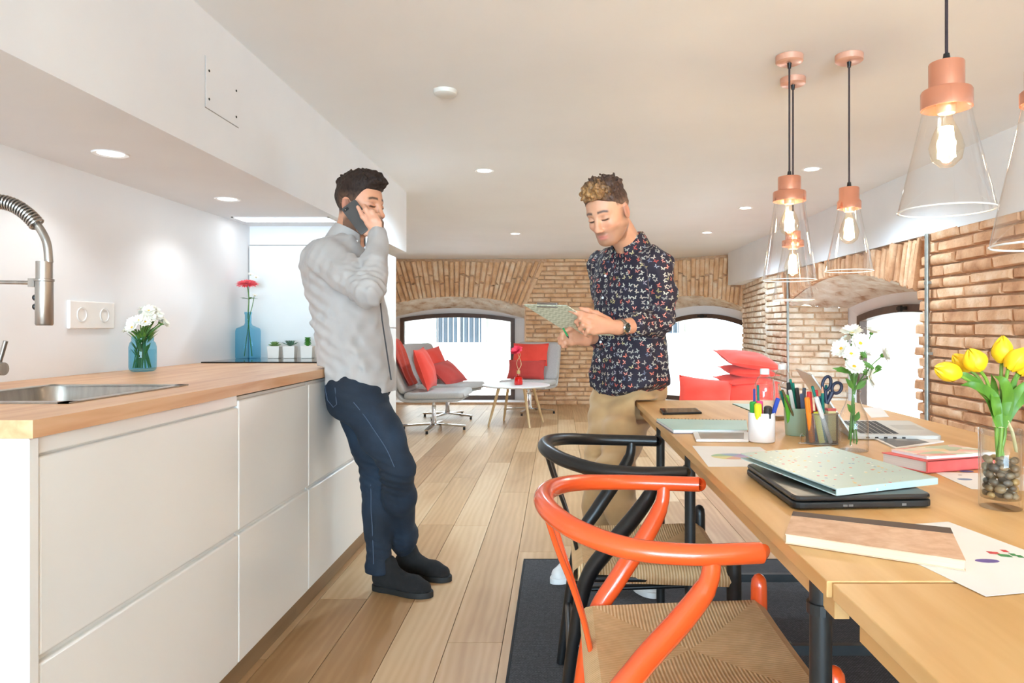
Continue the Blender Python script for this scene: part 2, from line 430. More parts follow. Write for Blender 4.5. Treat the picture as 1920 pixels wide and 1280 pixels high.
while x < 3.0:
    y = -6.1+pr.uniform(-1.9, 0)
    while y < 10.2:
        L, me = pr.choice(pmeshes)
        o = bpy.data.objects.new('floor_plank', me); COL.objects.link(o); o.location = (x, y, 0); o.parent = floor; y += L
    x += PW

# ---- ceiling, kitchen bulkhead, right hand bulkhead
b = MB(); b.box((-3.0, -6.1, CEIL), (3.4, 11.0, CEIL+0.1)); struct(b.build('ceiling', M_ceil))
b = MB(); b.box((-2.8, -6.1, ZSOF), (XBEAM, 5.03, CEIL+0.001)); beam = struct(b.build('trim_1', M_white))
b = MB(); b.box((XL, 3.74, 1.525), (XBEAM-0.02, 4.3, ZSOF)); struct(b.build('trim_2', M_white))
b = MB(); b.box((XR-0.035, -6.1, 1.64), (3.4, 9.1, CEIL+0.001)); struct(b.build('trim_3', M_white))
# access hatch let into the bulkhead face
def hatch():
    x = XBEAM; p = at(384, 150, 1.0)
    y0, y1 = FPX*(-XBEAM)/(VX-385), FPX*(-XBEAM)/(VX-447); z0 = H_CAM+(VY-200)*y0/FPX; z1 = H_CAM+(VY-104)*y0/FPX
    b = MB(); b.box((x-0.01, y0, z0), (x+0.0015, y1, z1)); h = b.build('access_hatch', M_white, beam, bevel=0.001)
    b = MB(); g = 0.003
    b.box((x-0.01, y0-g, z0-g), (x+0.0008, y0, z1)); b.box((x-0.01, y0-g, z0-g), (x+0.0008, y1, z0)); b.build('hatch_gap', pm('gap_grey', '#9b9894', None, 5, 0.8), h)
    for yy in (y0+0.02, y1-0.02):
        for zz in (z0+0.03, z1-0.04):
            b = MB(); b.lathe([(0.004, 0), (0.004, 0.003), (0.0, 0.003)], n=10); b.xform(T(x, yy, zz) @ RY(PI/2)); b.build('screw', M_dark, h)
hatch()
# ---- left side walls
b = MB(); b.box((-1.85, -6.1, 0), (XL, 4.32, ZSOF)); struct(b.build('wall_left', M_white))
b = MB(); b.box((-3.0, 4.1, 0), (-2.75, 10.6, CEIL)); b.box((-2.76, 4.1, 0), (-1.84, 4.32, ZSOF)); struct(b.build('wall_left', M_white))
# ---- unseen wall behind the photographer, its wide opening assumed for the rear daylight
b = MB(); b.box((-3.0, -6.2, 0), (-1.55, -6.0, CEIL)); b.box((2.15, -6.2, 0), (3.4, -6.0, CEIL)); b.box((-1.55, -6.2, 0), (2.15, -6.0, 0.28)); struct(b.build('wall_behind', M_white))

# ---- back wall with window 1
MBk = frame_M((0, YB), (1, 0))
SC1, HS1, ZS1, ZC1 = -1.43, 0.965, 1.413, 1.527
wall_back = arch_wall('wall_back', MBk, -2.76, 0.87, CEIL+0.02, SC1, HS1, ZS1, ZC1, 0.03)
embrasure(wall_back, MBk, SC1, HS1, ZS1, ZC1, -1.475, 0.985, 1.22, 1.375, 0.35, 0.03)
arch_window('window_1', MBk, -1.475, 0.985, 1.22, 1.375, 0.842, 1.225, 1.30, 0.35, 0.03, latch=False)
_e = math.tan(0.42)*0.6
def edge1(z):
    t = max(0.0, z-ZS1); return (-9, SC1+HS1+(math.tan(0.42)*t if z > ZS1 else 0)+0.012)
lay(wall_back, MBk, SC1+HS1-0.02, 0.87, 0.0, CEIL, M_brick_b, ok=lambda z: (-9, edge1(z)[1]), seed=2)
voussoirs(wall_back, MBk, SC1, HS1, ZS1, ZC1, CEIL-0.02, 0.42, M_brick_b, rows=2, seed=3)
# ---- angled wall with window 2
A2 = Vector((0.85, 10.5)); B2 = Vector((2.45, 9.17)); d2 = (B2-A2); M2 = frame_M((A2.x, A2.y), (d2.x, d2.y)); LEN2 = d2.length
wall_angle = arch_wall('wall_corner', M2, 0, LEN2, CEIL+0.02, 1.28, 0.78, 1.36, 1.53, 0.03)
embrasure(wall_angle, M2, 1.28, 0.78, 1.36, 1.53, 1.28, 0.78, 1.24, 1.40, 0.35, 0.03)
arch_window('window_2', M2, 1.28, 0.78, 1.24, 1.40, 0.70, 1.15, 1.285, 0.35, 0.03)
voussoirs(wall_angle, M2, 1.28, 0.78, 1.36, 1.53, CEIL-0.02, 0.12, M_brick_b, rows=2, seed=8, smin=0.2, smax=LEN2)
b = MB(); b.box((0.85, YB, 0), (0.87, 10.52, CEIL)); struct(b.build('wall_return', M_mortar))
# ---- pier between the corner window and the right wall
M3 = frame_M((B2.x, B2.y), (2.25-B2.x, 7.5-B2.y)); L3 = math.hypot(2.25-B2.x, 7.5-B2.y)
b = MB(); b.add([M3 @ Vector(p) for p in ((0, 0, 0), (L3, 0, 0), (L3, 0, CEIL), (0, 0, CEIL))], [(0, 1, 2, 3)]); wall_pier = struct(b.build('wall_pier', M_mortar, recalc=False))
lay(wall_pier, M3, 0.0, L3, 0.0, 1.70, M_brick_w, seed=14, L=0.27)
# ---- right wall with window 3
MR = frame_M((XR, 7.5), (0, -1))      # s runs towards the camera
sY = lambda Y: 7.5-Y
SC3, HS3, ZS3, ZC3 = sY(5.575), 1.265, 1.31, 1.50
wall_right = arch_wall('wall_right', MR, 0, 13.6, 1.66, SC3, HS3, ZS3, ZC3, 0.03)
embrasure(wall_right, MR, SC3, HS3, ZS3, ZC3, sY(5.57), 1.05, 1.265, 1.365, 0.5, 0.03)
arch_window('window_3', MR, sY(5.57), 1.05, 1.265, 1.365, 0.86, 1.19, 1.27, 0.5, 0.03)
def ok3(z): return (-9, SC3+HS3+random.uniform(-0.03, 0.03)+(0.10*max(0, z-ZS3)/0.3))
lay(wall_right, MR, SC3+HS3-0.05, sY(1.9), 0.30, 1.645, M_brick, ok=ok3, seed=21, h=0.055, L=0.31, depth=0.034, g=0.012)
lay(wall_right, MR, 0.02, SC3-HS3+0.02, 0.30, 1.645, M_brick_w, seed=22, L=0.25)
voussoirs(wall_right, MR, SC3, HS3, ZS3, ZC3, 1.645, 0.30, M_brick, rows=1, seed=31, w=0.05, depth=0.04, ext=0.0)
# limewashed courses of the far jamb
jd = Vector((sY(5.57)-1.05-(SC3-HS3), 0.5)); jo = MR @ Vector((SC3-HS3, 0, 0)); je = MR @ Vector((sY(5.57)-1.05, 0.5, 0))
MJ = frame_M((je.x, je.y), (jo.x-je.x, jo.y-je.y))
MJ = frame_M((jo.x, jo.y), (je.x-jo.x, je.y-jo.y))
lay(wall_right, MJ, 0.0, (je-jo).length, 0.05, 1.31, M_brick_w, seed=25, L=0.24, depth=0.018)
# conduits on the right wall
M_pipe = pm('galvanised_conduit', '#a5a49c', '#8e8d86', 20, 0.4, 0.6)
for px, lab in ((1738, 'grey metal conduit up the brick wall beside the yellow tulips'), (1477, 'thin grey conduit on the pale brick pier behind the water bottles')):
    Y = FPX*(XR-0.055)/(px-VX); b = MB(); b.tube([(XR-0.055, Y, 0.0), (XR-0.055, Y, 1.64)], 0.013 if px > 1600 else 0.012, 12)
    root = thing('conduit', lab, 'pipe', (0, 0, 0)); b.build('pipe_run', M_pipe, root, smooth=True)
    for z in (0.5, 0.93, 1.35):
        b = MB(); b.tube([(XR-0.055, Y, z-0.008), (XR-0.055, Y, z+0.008)], 0.016, 12); b.box((XR-0.056, Y-0.03, z-0.008), (XR-0.035, Y+0.03, z+0.008)); b.build('pipe_clip', M_pipe, root)

# ---- outside: street ground, white parapets, pale facades with real windows
M_out = pm('sunlit_white_render', '#f4f3ef', '#eeede8', 1, 0.8)
M_fac = pm('grey_street_facade', '#88857c', '#757269', 0.6, 0.85)
M_fwin = pm('far_window_glass', '#39424a', '#2c343b', 1.0, 0.3)
M_fac2 = pm('tan_street_facade', '#8d8774', '#7c7663', 0.6, 0.85)
b = MB(); b.box((-30, 10.9, -0.1), (30, 60, -0.06)); b.box((3.45, -10, -0.1), (30, 10.9, -0.06)); tag(struct(b.build('street_ground', M_out)), 'pale street paving outside the arched windows', 'pavement')
def parapet(lo, hi, label):
    root = thing('parapet', label, 'parapet wall'); b = MB(); b.box(lo, hi); b.build('wall_body', M_out, root)
    b = MB(); b.box((lo[0]-0.05, lo[1]-0.05, hi[2]), (hi[0]+0.05, hi[1]+0.05, hi[2]+0.07)); b.build('coping', M_out, root, bevel=0.01)
    b = MB(); b.box((lo[0]-0.02, lo[1]-0.03, hi[2]-0.24), (hi[0]+0.02, hi[1]+0.02, hi[2]-0.18)); b.build('moulding', M_out, root)
    return root
parapet((-6, 12.4, -0.06), (0.9, 12.6, 0.75), 'white rendered parapet outside the arched window behind the grey lounge chairs')
parapet((1.2, 12.6, -0.06), (6.0, 12.8, 0.92), 'white rendered parapet outside the corner window behind the red cushions')
parapet((5.2, 3.0, -0.06), (5.4, 12.5, 0.90), 'white rendered parapet outside the window in the right brick wall')
p = at(913, 690, 12.30); b = MB(); b.sphere(p, (0.1, 0.05, 0.1), 20, 12); b2 = b
root = thing('bulkhead_lamp', 'round white lamp on the parapet outside the arched window', 'lamp', p); b = MB(); b.sphere((0, 0, 0), (0.1, 0.06, 0.1), 20, 12); b.build('lamp_globe', pm('opal_white', '#fbfbf8', None, 4, 0.3), root, smooth=True)
b = MB(); b.lathe([(0.075, 0), (0.075, 0.03), (0, 0.03)], n=20); b.xform(T(0, 0.085, 0) @ RX(PI/2)); b.build('lamp_base', M_out, root)
def facade(name, M, W, Hh, mat, label, nx, cols):
    root = thing(name, label, 'building'); b = MB(); b.box((-W/2, 0, 0), (W/2, 1.0, Hh), M); b.build('facade_wall', mat, root)
    b = MB(); b.box((-W/2, -0.12, 3.2), (W/2, 0, 3.5), M); b.build('string_course', M_out, root)
    for i in range(nx):
        s = -W/2+(i+0.5)*W/nx
        for z0, z1 in ((0.7, 2.7), (4.2, 6.2)):
            b = MB(); b.box((s-0.55, -0.02, z0), (s+0.55, 0.02, z1), M); f = b.build('window', M_fwin, root)
            b = MB()
            for a0, a1, c0, c1 in ((-.65, -.55, z0, z1), (.55, .65, z0, z1), (-.65, .65, z1, z1+.12), (-.7, .7, z0-.12, z0), (-.03, .03, z0, z1), (-.55, .55, z0+1.1, z0+1.16)): b.box((s+a0, -0.08, c0), (s+a1, 0.0, c1), M)
            b.build('window_surround', M_out, f)
            for k in range(9):
                xx = s-0.5+k*0.125
                if z0 < 1: b = MB(); b.tube([M @ Vector((xx, -0.1, z0)), M @ Vector((xx, -0.1, z1))], 0.014, 6); b.build('window_bar', pm('iron_grey', '#7d8285', None, 4, 0.6), f)
    return root
facade('street_facade', frame_M((-2.4, 17.0), (1, 0)), 12, 9, M_fac, 'grey facade across the street seen through the arched back window', 5, 1)
facade('street_facade', frame_M((9.0, 14.5), (0.8, -0.6)), 9, 9, M_fac2, 'tan facade beyond the corner and right hand windows', 3, 1)
facade('street_facade', frame_M((12.5, 5.0), (0, -1)), 12, 9, M_fac, 'grey facade beyond the window in the right hand brick wall', 5, 1)
# ================================================================== KITCHEN
M_lacq = pm('white_lacquer_front', '#efeeea', '#ebeae6', 1.5, 0.28, coat=0.3)
M_carc = pm('white_cabinet_board', '#e4e3df', None, 4, 0.5)
def wood_mat(name, c, sx=(2, 18, 18), rough=0.4, bump=0.05, rnd=False):
    t = NT(name); v = t.coords('Object', sx, rnd=rnd)
    n1 = t.node('TexNoise'); n1.inputs['Scale'].default_value = 1.0; n1.inputs['Detail'].default_value = 7; n1.inputs['Distortion'].default_value = 0.6; t.link(v, n1.inputs['Vector'])
    k = len(c); col = t.ramp(n1.outputs['Fac'], [(0.28+0.45*i/(k-1), lin(x)) for i, x in enumerate(c)])
    t.link(col, t.b.inputs['Base Color']); t.b.inputs['Roughness'].default_value = rough; t.bump(n1.outputs['Fac'], bump, 0.002); return t.m
M_beech = wood_mat('oiled_beech_worktop', ['#c98f62', '#d9a87c', '#e3b98f'], (25, 2.2, 25), 0.38)
M_table = wood_mat('light_oak_tabletop', ['#cf9d60', '#dcae72', '#e6bd85'], (16, 1.6, 16), 0.42)
M_plinth = pm('oak_plinth', '#9a7c5a', '#84694b', 6, 0.5, stretch=(1, .2, 4))
M_steel = pm('brushed_steel', '#b5aea6', '#a29b93', 60, 0.32, 0.95, stretch=(1, 1, .05))
M_chrome = pm('polished_chrome', '#d8d8d8', None, 5, 0.12, 1.0)
M_black = pm('black_lacquer', '#1d1b1b', '#171616', 8, 0.35)
M_blackm = pm('black_powdercoat', '#232323', '#1b1b1b', 30, 0.45)
XF = -0.93; ZW0, ZW1 = 0.888, 0.92
units = [(1.252, 2.035, 0.849), (2.035, 2.606, 0.870), (2.606, 3.397, 0.870), (3.397, 3.70, 0.870)]
labs = ['white handleless drawer unit at the near end of the counter below the sink', 'narrower white drawer unit between two wider units under the counter',
        'white drawer unit below the cooktop behind the man in jeans', 'slim white pull-out unit between the drawers and the tall cabinet']
for (y0, y1, ztop), lab in zip(units, labs):
    r = thing('base_cabinet', lab, 'cabinet', (0, y0, 0)); w = y1-y0; t = 0.016
    b = MB(); b.box((XL+0.02, 0.001, 0.10), (XF-0.022, t, 0.885)); b.box((XL+0.02, w-t, 0.10), (XF-0.022, w-0.001, 0.885)); b.box((XL+0.02, t, 0.10), (XF-0.022, w-t, 0.12)); b.box((XL+0.02, t, 0.12), (XL+0.035, w-t, 0.70)); b.build('carcass', M_carc, r)
    g = 0.0015
    for z0, z1 in ((0.1035, 0.478), (0.490, ztop)):
        b = MB(); b.box((XF-0.02, g, z0), (XF, w-g, z1)); d = b.build('drawer_front', M_lacq, r, bevel=0.005, seg=3)
        b = MB(); b.box((XF-0.021, 0.004, z1-0.004), (XF-0.012, w-0.004, z1+0.009)); b.build('grip_lip', M_carc, d)
    if ztop < 0.86: b = MB(); b.box((XF-0.019, g, 0.853), (XF-0.003, w-g, 0.886)); b.build('grip_rail', M_lacq, r, bevel=0.003)
    b = MB(); b.box((XF-0.06, 0, 0), (XF-0.045, w, 0.10)); b.build('plinth', M_plinth, r)
b = MB(); b.box((XL+0.002, 1.226, 0.0), (XF+0.002, 1.25, 0.886)); tag(b.build('end_panel', M_lacq, bevel=0.002), 'plain white panel closing the near end of the kitchen counter', 'panel')
# worktop with a cut-out for the sink
SX0, SX1, SY0, SY1 = -1.40, -1.045, 1.496, 1.925
b = MB(); XW = -0.913
for lo, hi in (((XL, 1.215), (XW, SY0)), ((XL, SY1), (XW, 3.70)), ((XL, SY0), (SX0, SY1)), ((SX1, SY0), (XW, SY1))): b.box((lo[0]+(0.002 if lo[0] == XL else 0), lo[1], ZW0), (hi[0], hi[1], ZW1))
tag(b.build('worktop', M_beech), 'long oiled wood worktop on the white drawer units', 'worktop')
# sink
r = thing('sink', 'stainless steel sink let into the wooden worktop', 'sink', (0, 0, ZW1))
b = MB(); e = 0.028; z = 0.0035
for lo, hi in (((SX0-0.005, SY0-0.02), (SX1+0.012, SY0+0.01)), ((SX0-0.005, SY1-0.01), (SX1+0.012, SY1+0.025)), ((SX0-0.02, SY0-0.02), (SX0+0.01, SY1+0.025)), ((SX1-0.012, SY0-0.02), (SX1+0.014, SY1+0.025))): b.box((lo[0], lo[1], 0.0003), (hi[0], hi[1], z))
b.build('sink_rim', M_steel, r)
def basin():
    b = MB(); cx, cy = (SX0+SX1)/2, (SY0+SY1)/2; w, h = SX1-SX0-0.012, SY1-SY0-0.012; vs = []; n = None
    for dz, k, rr in ((0.002, 0, 0.05), (-0.02, 0.004, 0.05), (-0.15, 0.015, 0.06), (-0.172, 0.035, 0.07), (-0.18, 0.07, 0.06)):
        P = rrect(w-2*k, h-2*k, rr, 6); n = len(P); vs += [(cx+x, cy+y, dz) for x, y in P]
    fs = [(i*n+k, i*n+(k+1) % n, (i+1)*n+(k+1) % n, (i+1)*n+k) for i in range(4) for k in range(n)]+[tuple(4*n+k for k in range(n))]
    b.add(vs, fs); return b
basin().build('basin', M_steel, r, smooth=True, recalc=False)
b = MB(); b.lathe([(0.04, 0), (0.04, 0.004), (0.0, 0.006)], ((SX0+SX1)/2, (SY0+SY1)/2, -0.18)); b.build('drain', M_chrome, r, smooth=True)
# spring faucet
FY = 1.75; HX = (83-VX)*FY/FPX; zz = lambda py: H_CAM+(VY-py)*FY/FPX-ZW1
SXF = -1.495
r = thing('spring_faucet', 'tall brushed steel spring faucet with pull-down spray head over the sink', 'faucet', (SXF, FY, ZW1))
hx = HX-SXF
b = MB(); b.lathe([(0.027, 0.0), (0.027, 0.01), (0.021, 0.014), (0.021, 0.26), (0.012, 0.262), (0.012, 0.34)], n=20); b.build('column', M_steel, r, smooth=True)
arc = catmull([(0, 0, 0.33), (0, 0, zz(420)), (0.03, 0, zz(390)), (0.085, 0, zz(378)), (0.135, 0, zz(386)), (hx-0.028, 0, zz(412)), (hx+0.004, 0, zz(450)), (hx+0.012, 0, zz(492))], 10)
b = MB(); b.tube(arc, 0.0095, 12); b.build('hose', M_steel, r, smooth=True)
def coil(path, R, turns, rad):
    L = [0]
    for p, q in zip(path[:-1], path[1:]): L.append(L[-1]+(q-p).length)
    out = []; N = turns*12
    for i in range(N+1):
        s = L[-1]*i/N; k = max(j for j in range(len(L)) if L[j] <= s+1e-9); k = min(k, len(path)-2)
        f = (s-L[k])/max(1e-9, L[k+1]-L[k]); p = path[k].lerp(path[k+1], f); d = (path[k+1]-path[k]).normalized()
        u = Vector((0, 1, 0)); w = d.cross(u); a = 2*PI*i/12; out.append(p+u*math.cos(a)*R+w*math.sin(a)*R)
    return MB().tube(out, rad, 6)
kk = [i for i, p in enumerate(arc) if p.z > zz(436) or p.x < 0.1]
coil(arc[:kk[-1]-2], 0.0165, 42, 0.0028).build('spring', M_steel, r, smooth=True)
b = MB(); b.lathe([(0.0, zz(610)), (0.017, zz(610)), (0.0195, zz(607)), (0.0195, zz(545)), (0.0195, zz(528)), (0.0215, zz(527)), (0.0215, zz(523)), (0.018, zz(522)), (0.018, zz(490)), (0.0, zz(490))], (hx, 0, 0), 22); hd = b.build('spray_head', M_steel, r, smooth=True)
for py in (558, 575): b = MB(); b.sphere((hx-0.019, -0.006, zz(py)), (0.006, 0.006, 0.008)); b.build('spray_button', M_black, hd, smooth=True)
b = MB(); b.tube([(0.0, 0, zz(528)), (hx-0.02, 0, zz(530))], 0.005, 10); b.box((hx-0.034, -0.01, zz(538)), (hx-0.018, 0.01, zz(522))); b.build('holder_arm', M_steel, r, smooth=True)
b = MB(); b.tube([(0.0, 0.0, 0.058), (0.108, 0.0, 0.058)], 0.0165, 16); b.build('mixer_valve', M_steel, r, smooth=True)
b = MB(); b.tube([(0.095, 0.0, 0.07), (0.112, 0.0, 0.128)], 0.0055, 10); b.build('lever', M_steel, r, smooth=True)
# soap dispenser knob seen at the frame edge is the faucet lever; double socket
sy0, sy1 = 2.345, 2.583
r = thing('double_socket', 'white double wall socket above the wooden worktop', 'socket', (XL, (sy0+sy1)/2, 1.126)); w = sy1-sy0
M_plast = pm('white_plastic', '#eeeae6', None, 5, 0.35)
b = MB(); b.box((0, -w/2, -0.048), (0.012, w/2, 0.048)); b.build('socket_plate', M_plast, r, bevel=0.004, seg=3)
for s in (-0.06, 0.06):
    b = MB(); b.lathe([(0.026, 0.0), (0.026, 0.004), (0.021, 0.004), (0.019, -0.008), (0.0, -0.008)], n=24); b.xform(T(0.0115, s, 0) @ RY(PI/2)); k = b.build('socket_well', pm('socket_shade_white', '#dedad6', None, 5, 0.4), r, smooth=True)
    for q in (-0.01, 0.01): b = MB(); b.lathe([(0.0025, 0), (0.0025, 0.002), (0, 0.002)], n=8); b.xform(T(0.0055, s+q, 0) @ RY(PI/2)); b.build('contact_hole', M_dark, k)
# cooktop
b = MB(); b.box((XL+0.02, 3.19, 0), (-1.04, 3.68, 0.006)); o = b.build('cooktop', pm('black_ceramic_glass', '#111214', None, 3, 0.06), bevel=0.0015, loc=(0, 0, ZW1+0.0002)); tag(o, 'black glass cooktop on the worktop beneath the blue bottle', 'cooktop')
# tall cabinet
r = thing('tall_cabinet', 'tall white cabinet at the far end of the kitchen counter', 'cabinet', (0, 3.72, 0)); XT = -1.0
b = MB(); b.box((XL+0.006, 0, 0.08), (XT-0.021, 0.6, 1.52)); b.build('cabinet_body', M_carc, r, bevel=0.002)
for z0, z1 in ((0.10, 1.078), (1.083, 1.518)): b = MB(); b.box((XT-0.02, 0.002, z0), (XT, 0.598, z1)); b.build('cabinet_door', M_lacq, r, bevel=0.003)
b = MB(); b.box((XL+0.006, 0.01, 0), (XT-0.06, 0.59, 0.08)); b.build('plinth', M_plinth, r)
# small vases and pots
M_blueg = thin_glass('blue_glass', '#bde6f4', 0.4, 0.02, 0.02, 3.0)
M_stem = pm('green_stem', '#5f8a3c', '#48702c', 12, 0.55); M_leaf = pm('green_leaf', '#5c8a35', '#3f6d22', 14, 0.5)
M_petw = pm('white_petal', '#fbfaf2', '#f0eee0', 20, 0.6); M_yel = pm('flower_eye_yellow', '#e9bd1f', '#cf9a10', 60, 0.7)
def petal_ring(b, M, n, r0, r1, w, lift=0.0, droop=0.0, jit=0.0, rr=random):
    for k in range(n):
        a = 2*PI*k/n+rr.uniform(-jit, jit); L = r1*rr.uniform(0.88, 1.06)
        pts = []
        for t, ww in ((0, .35), (.35, .9), (.75, 1.0), (1, .35)):
            rad = r0+(L-r0)*t; zz_ = lift*t-droop*t*t
            for sgn in (-1, 1): pts.append(M @ Vector((rad*math.cos(a)-sgn*ww*w/2*math.sin(a), rad*math.sin(a)+sgn*ww*w/2*math.cos(a), zz_+0.0006*k % 0.002)))
        b.add(pts, [(0, 1, 3, 2), (2, 3, 5, 4), (4, 5, 7, 6)])
def aim(p, d):
    return Matrix.Translation(p) @ Vector(d).to_track_quat('Z', 'Y').to_matrix().to_4x4()
def daisy(parent, p, d, R=0.022, mat=None, n=16, rr=random):
    b = MB(); M = aim(p, d); petal_ring(b, M, n, 0.003, R, R*0.36, R*0.35, R*0.15, 0.05, rr); petal_ring(b, M @ T(0, 0, 0.0015), n-3, 0.003, R*0.85, R*0.34, R*0.55, R*0.1, 0.1, rr)
    f = b.build('flower_head', mat or M_petw, parent, recalc=False)
    b = MB(); b.sphere((0, 0, 0.002), (R*0.22, R*0.22, R*0.13), 10, 6); b.xform(M); b.build('flower_eye', M_yel, f, smooth=True)
    b = MB(); b.lathe([(0.0, -R*0.3), (R*0.2, -R*0.16), (R*0.28, R*0.02)], n=8); b.xform(M); b.build('calyx', M_leaf, f)
    return f
def leaf(b, p, d, L, w, up=(0, 0, 1), bend=0.15):
    p = Vector(p); d = Vector(d).normalized(); s = d.cross(Vector(up))
    s = s.normalized() if s.length > 1e-4 else Vector((1, 0, 0)); n = s.cross(d)
    vs = []
    for t, ww in ((0, .1), (.25, .7), (.5, 1), (.75, .7), (1, .04)):
        c = p+d*L*t-n*bend*L*t*t
        vs += [c-s*w/2*ww+n*w*.12*ww, c, c+s*w/2*ww+n*w*.12*ww]
    b.add(vs, [q for i in range(4) for q in ((i*3, i*3+1, i*3+4, i*3+3), (i*3+1, i*3+2, i*3+5, i*3+4))])
# mason jar with daisies
r = thing('daisy_jar', 'bunch of white daisies in a blue glass jar on the worktop', 'flowers', (-1.545, 2.60, ZW1+0.0003))
prof = [(0.036, 0.0), (0.044, 0.006), (0.046, 0.015), (0.046, 0.09), (0.042, 0.106), (0.036, 0.112), (0.037, 0.116), (0.037, 0.122), (0.036, 0.13)]
b = MB(); b.shell(prof, n=28); b.lathe([(0.0, 0.001), (0.036, 0.0)], n=28); b.build('jar', M_blueg, r, smooth=True, recalc=False)
b = MB(); b.lathe([(0, .008), (0.042, .009), (0.043, .08), (0, .08)], n=24); b.build('water', thin_glass('blue_tinted_water', '#eef8fb', 0.1, 0.02, 0.0), r, smooth=True)
rr = random.Random(4)
for i in range(24):
    a = rr.uniform(0, 2*PI); q = math.sqrt(rr.random()); R = 0.066*q
    tip = Vector((R*math.cos(a)*0.95+0.012, R*math.sin(a), 0.155+0.075*(1-q*q)+rr.uniform(-.012, .012)))
    base = Vector((rr.uniform(-.03, .03), rr.uniform(-.03, .03), 0.012)); neck = Vector((R*.25*math.cos(a), R*.25*math.sin(a), 0.125))
    b = MB(); b.tube(catmull([base, neck, tip], 4), 0.0018, 6); s = b.build('stem', M_stem, r, smooth=True)
    daisy(r, tip, (math.cos(a)*q*1.2, math.sin(a)*q*1.2-0.25, 0.8), 0.023, rr=rr)
b = MB()
for i in range(26):
    a = rr.uniform(0, 2*PI); leaf(b, (0.02*math.cos(a), 0.02*math.sin(a), 0.10+rr.random()*0.03), (math.cos(a), math.sin(a), 1.4), 0.05, 0.012)
for i in range(14):
    a = rr.uniform(0, 2*PI); leaf(b, (0.02*math.cos(a), 0.02*math.sin(a), 0.03+rr.random()*0.05), (math.cos(a)*.4, math.sin(a)*.4, 1), 0.045, 0.012)
b.build('leaves', M_leaf, r)['kind'] = 'stuff'
# blue bottle with gerbera
zc = ZW1+0.0065
r = thing('gerbera_bottle', 'coral red gerbera in a square blue glass bottle on the cooktop', 'flowers', (-1.578, 3.56, zc))
b = MB(); n = 0
prof = [(0.046, 0.0), (0.0475, 0.006), (0.0475, 0.14), (0.044, 0.152), (0.02, 0.168), (0.0155, 0.18), (0.0155, 0.222), (0.018, 0.226), (0.018, 0.236)]
vs = []
for rad, z in prof:
    sq = max(0, min(1, (rad-0.018)/0.026)); P = rrect(2*rad, 2*rad, rad*(1-0.82*sq)*0.999, 5); n = len(P); vs += [(x, y, z) for x, y in P]
b.add(vs, [(i*n+k, i*n+(k+1) % n, (i+1)*n+(k+1) % n, (i+1)*n+k) for i in range(len(prof)-1) for k in range(n)]+[tuple(range(n-1, -1, -1))]); b.build('bottle', M_blueg, r, smooth=True, recalc=False)
hp = Vector((0.0, -0.01, 0.375))
b = MB(); b.tube(catmull([(0.015, 0.01, 0.01), (0.0, 0, 0.2), (0.004, 0, 0.3), hp], 6), 0.0028, 8); b.build('stem', M_stem, r, smooth=True)
b = MB(); b.tube(catmull([(-0.02, 0, 0.01), (0.004, 0.004, 0.2), (0.022, 0, 0.27), (0.03, 0, 0.315)], 5), 0.0018, 6); b.build('stem', M_stem, r, smooth=True)
M_ger = pm('coral_petal', '#f4525c', '#e93a48', 20, 0.6)
b = MB(); M = aim(hp, (0.1, -0.35, 1)); rr = random.Random(9)
for k, (R, lift) in enumerate(((0.058, 0.012), (0.05, 0.018), (0.038, 0.02), (0.024, 0.018))): petal_ring(b, M @ T(0, 0, 0.003*k) @ RZ(0.1*k), 26-3*k, 0.006, R, 0.009, lift, 0.012, 0.04, rr)
f = b.build('flower_head', M_ger, r, recalc=False)
b = MB(); b.sphere((0, 0, 0.012), (0.01, 0.01, 0.005), 10, 6); b.xform(M); b.build('flower_eye', pm('dark_red_eye', '#a01c2c', None, 60, 0.7), f, smooth=True)
b = MB()
for a in (0.3, 2.6, 4.0, 5.2): leaf(b, (0.004, 0, 0.30), (math.cos(a), math.sin(a)*.5, 0.25), 0.045, 0.018)
b.build('leaves', M_leaf, r)['kind'] = 'stuff'
for p in ((0.012, 0, 0.425), (0.04, 0, 0.412), (0.034, 0, 0.318)): daisy(r, p, (0.3, -0.4, 1), 0.015, n=10)
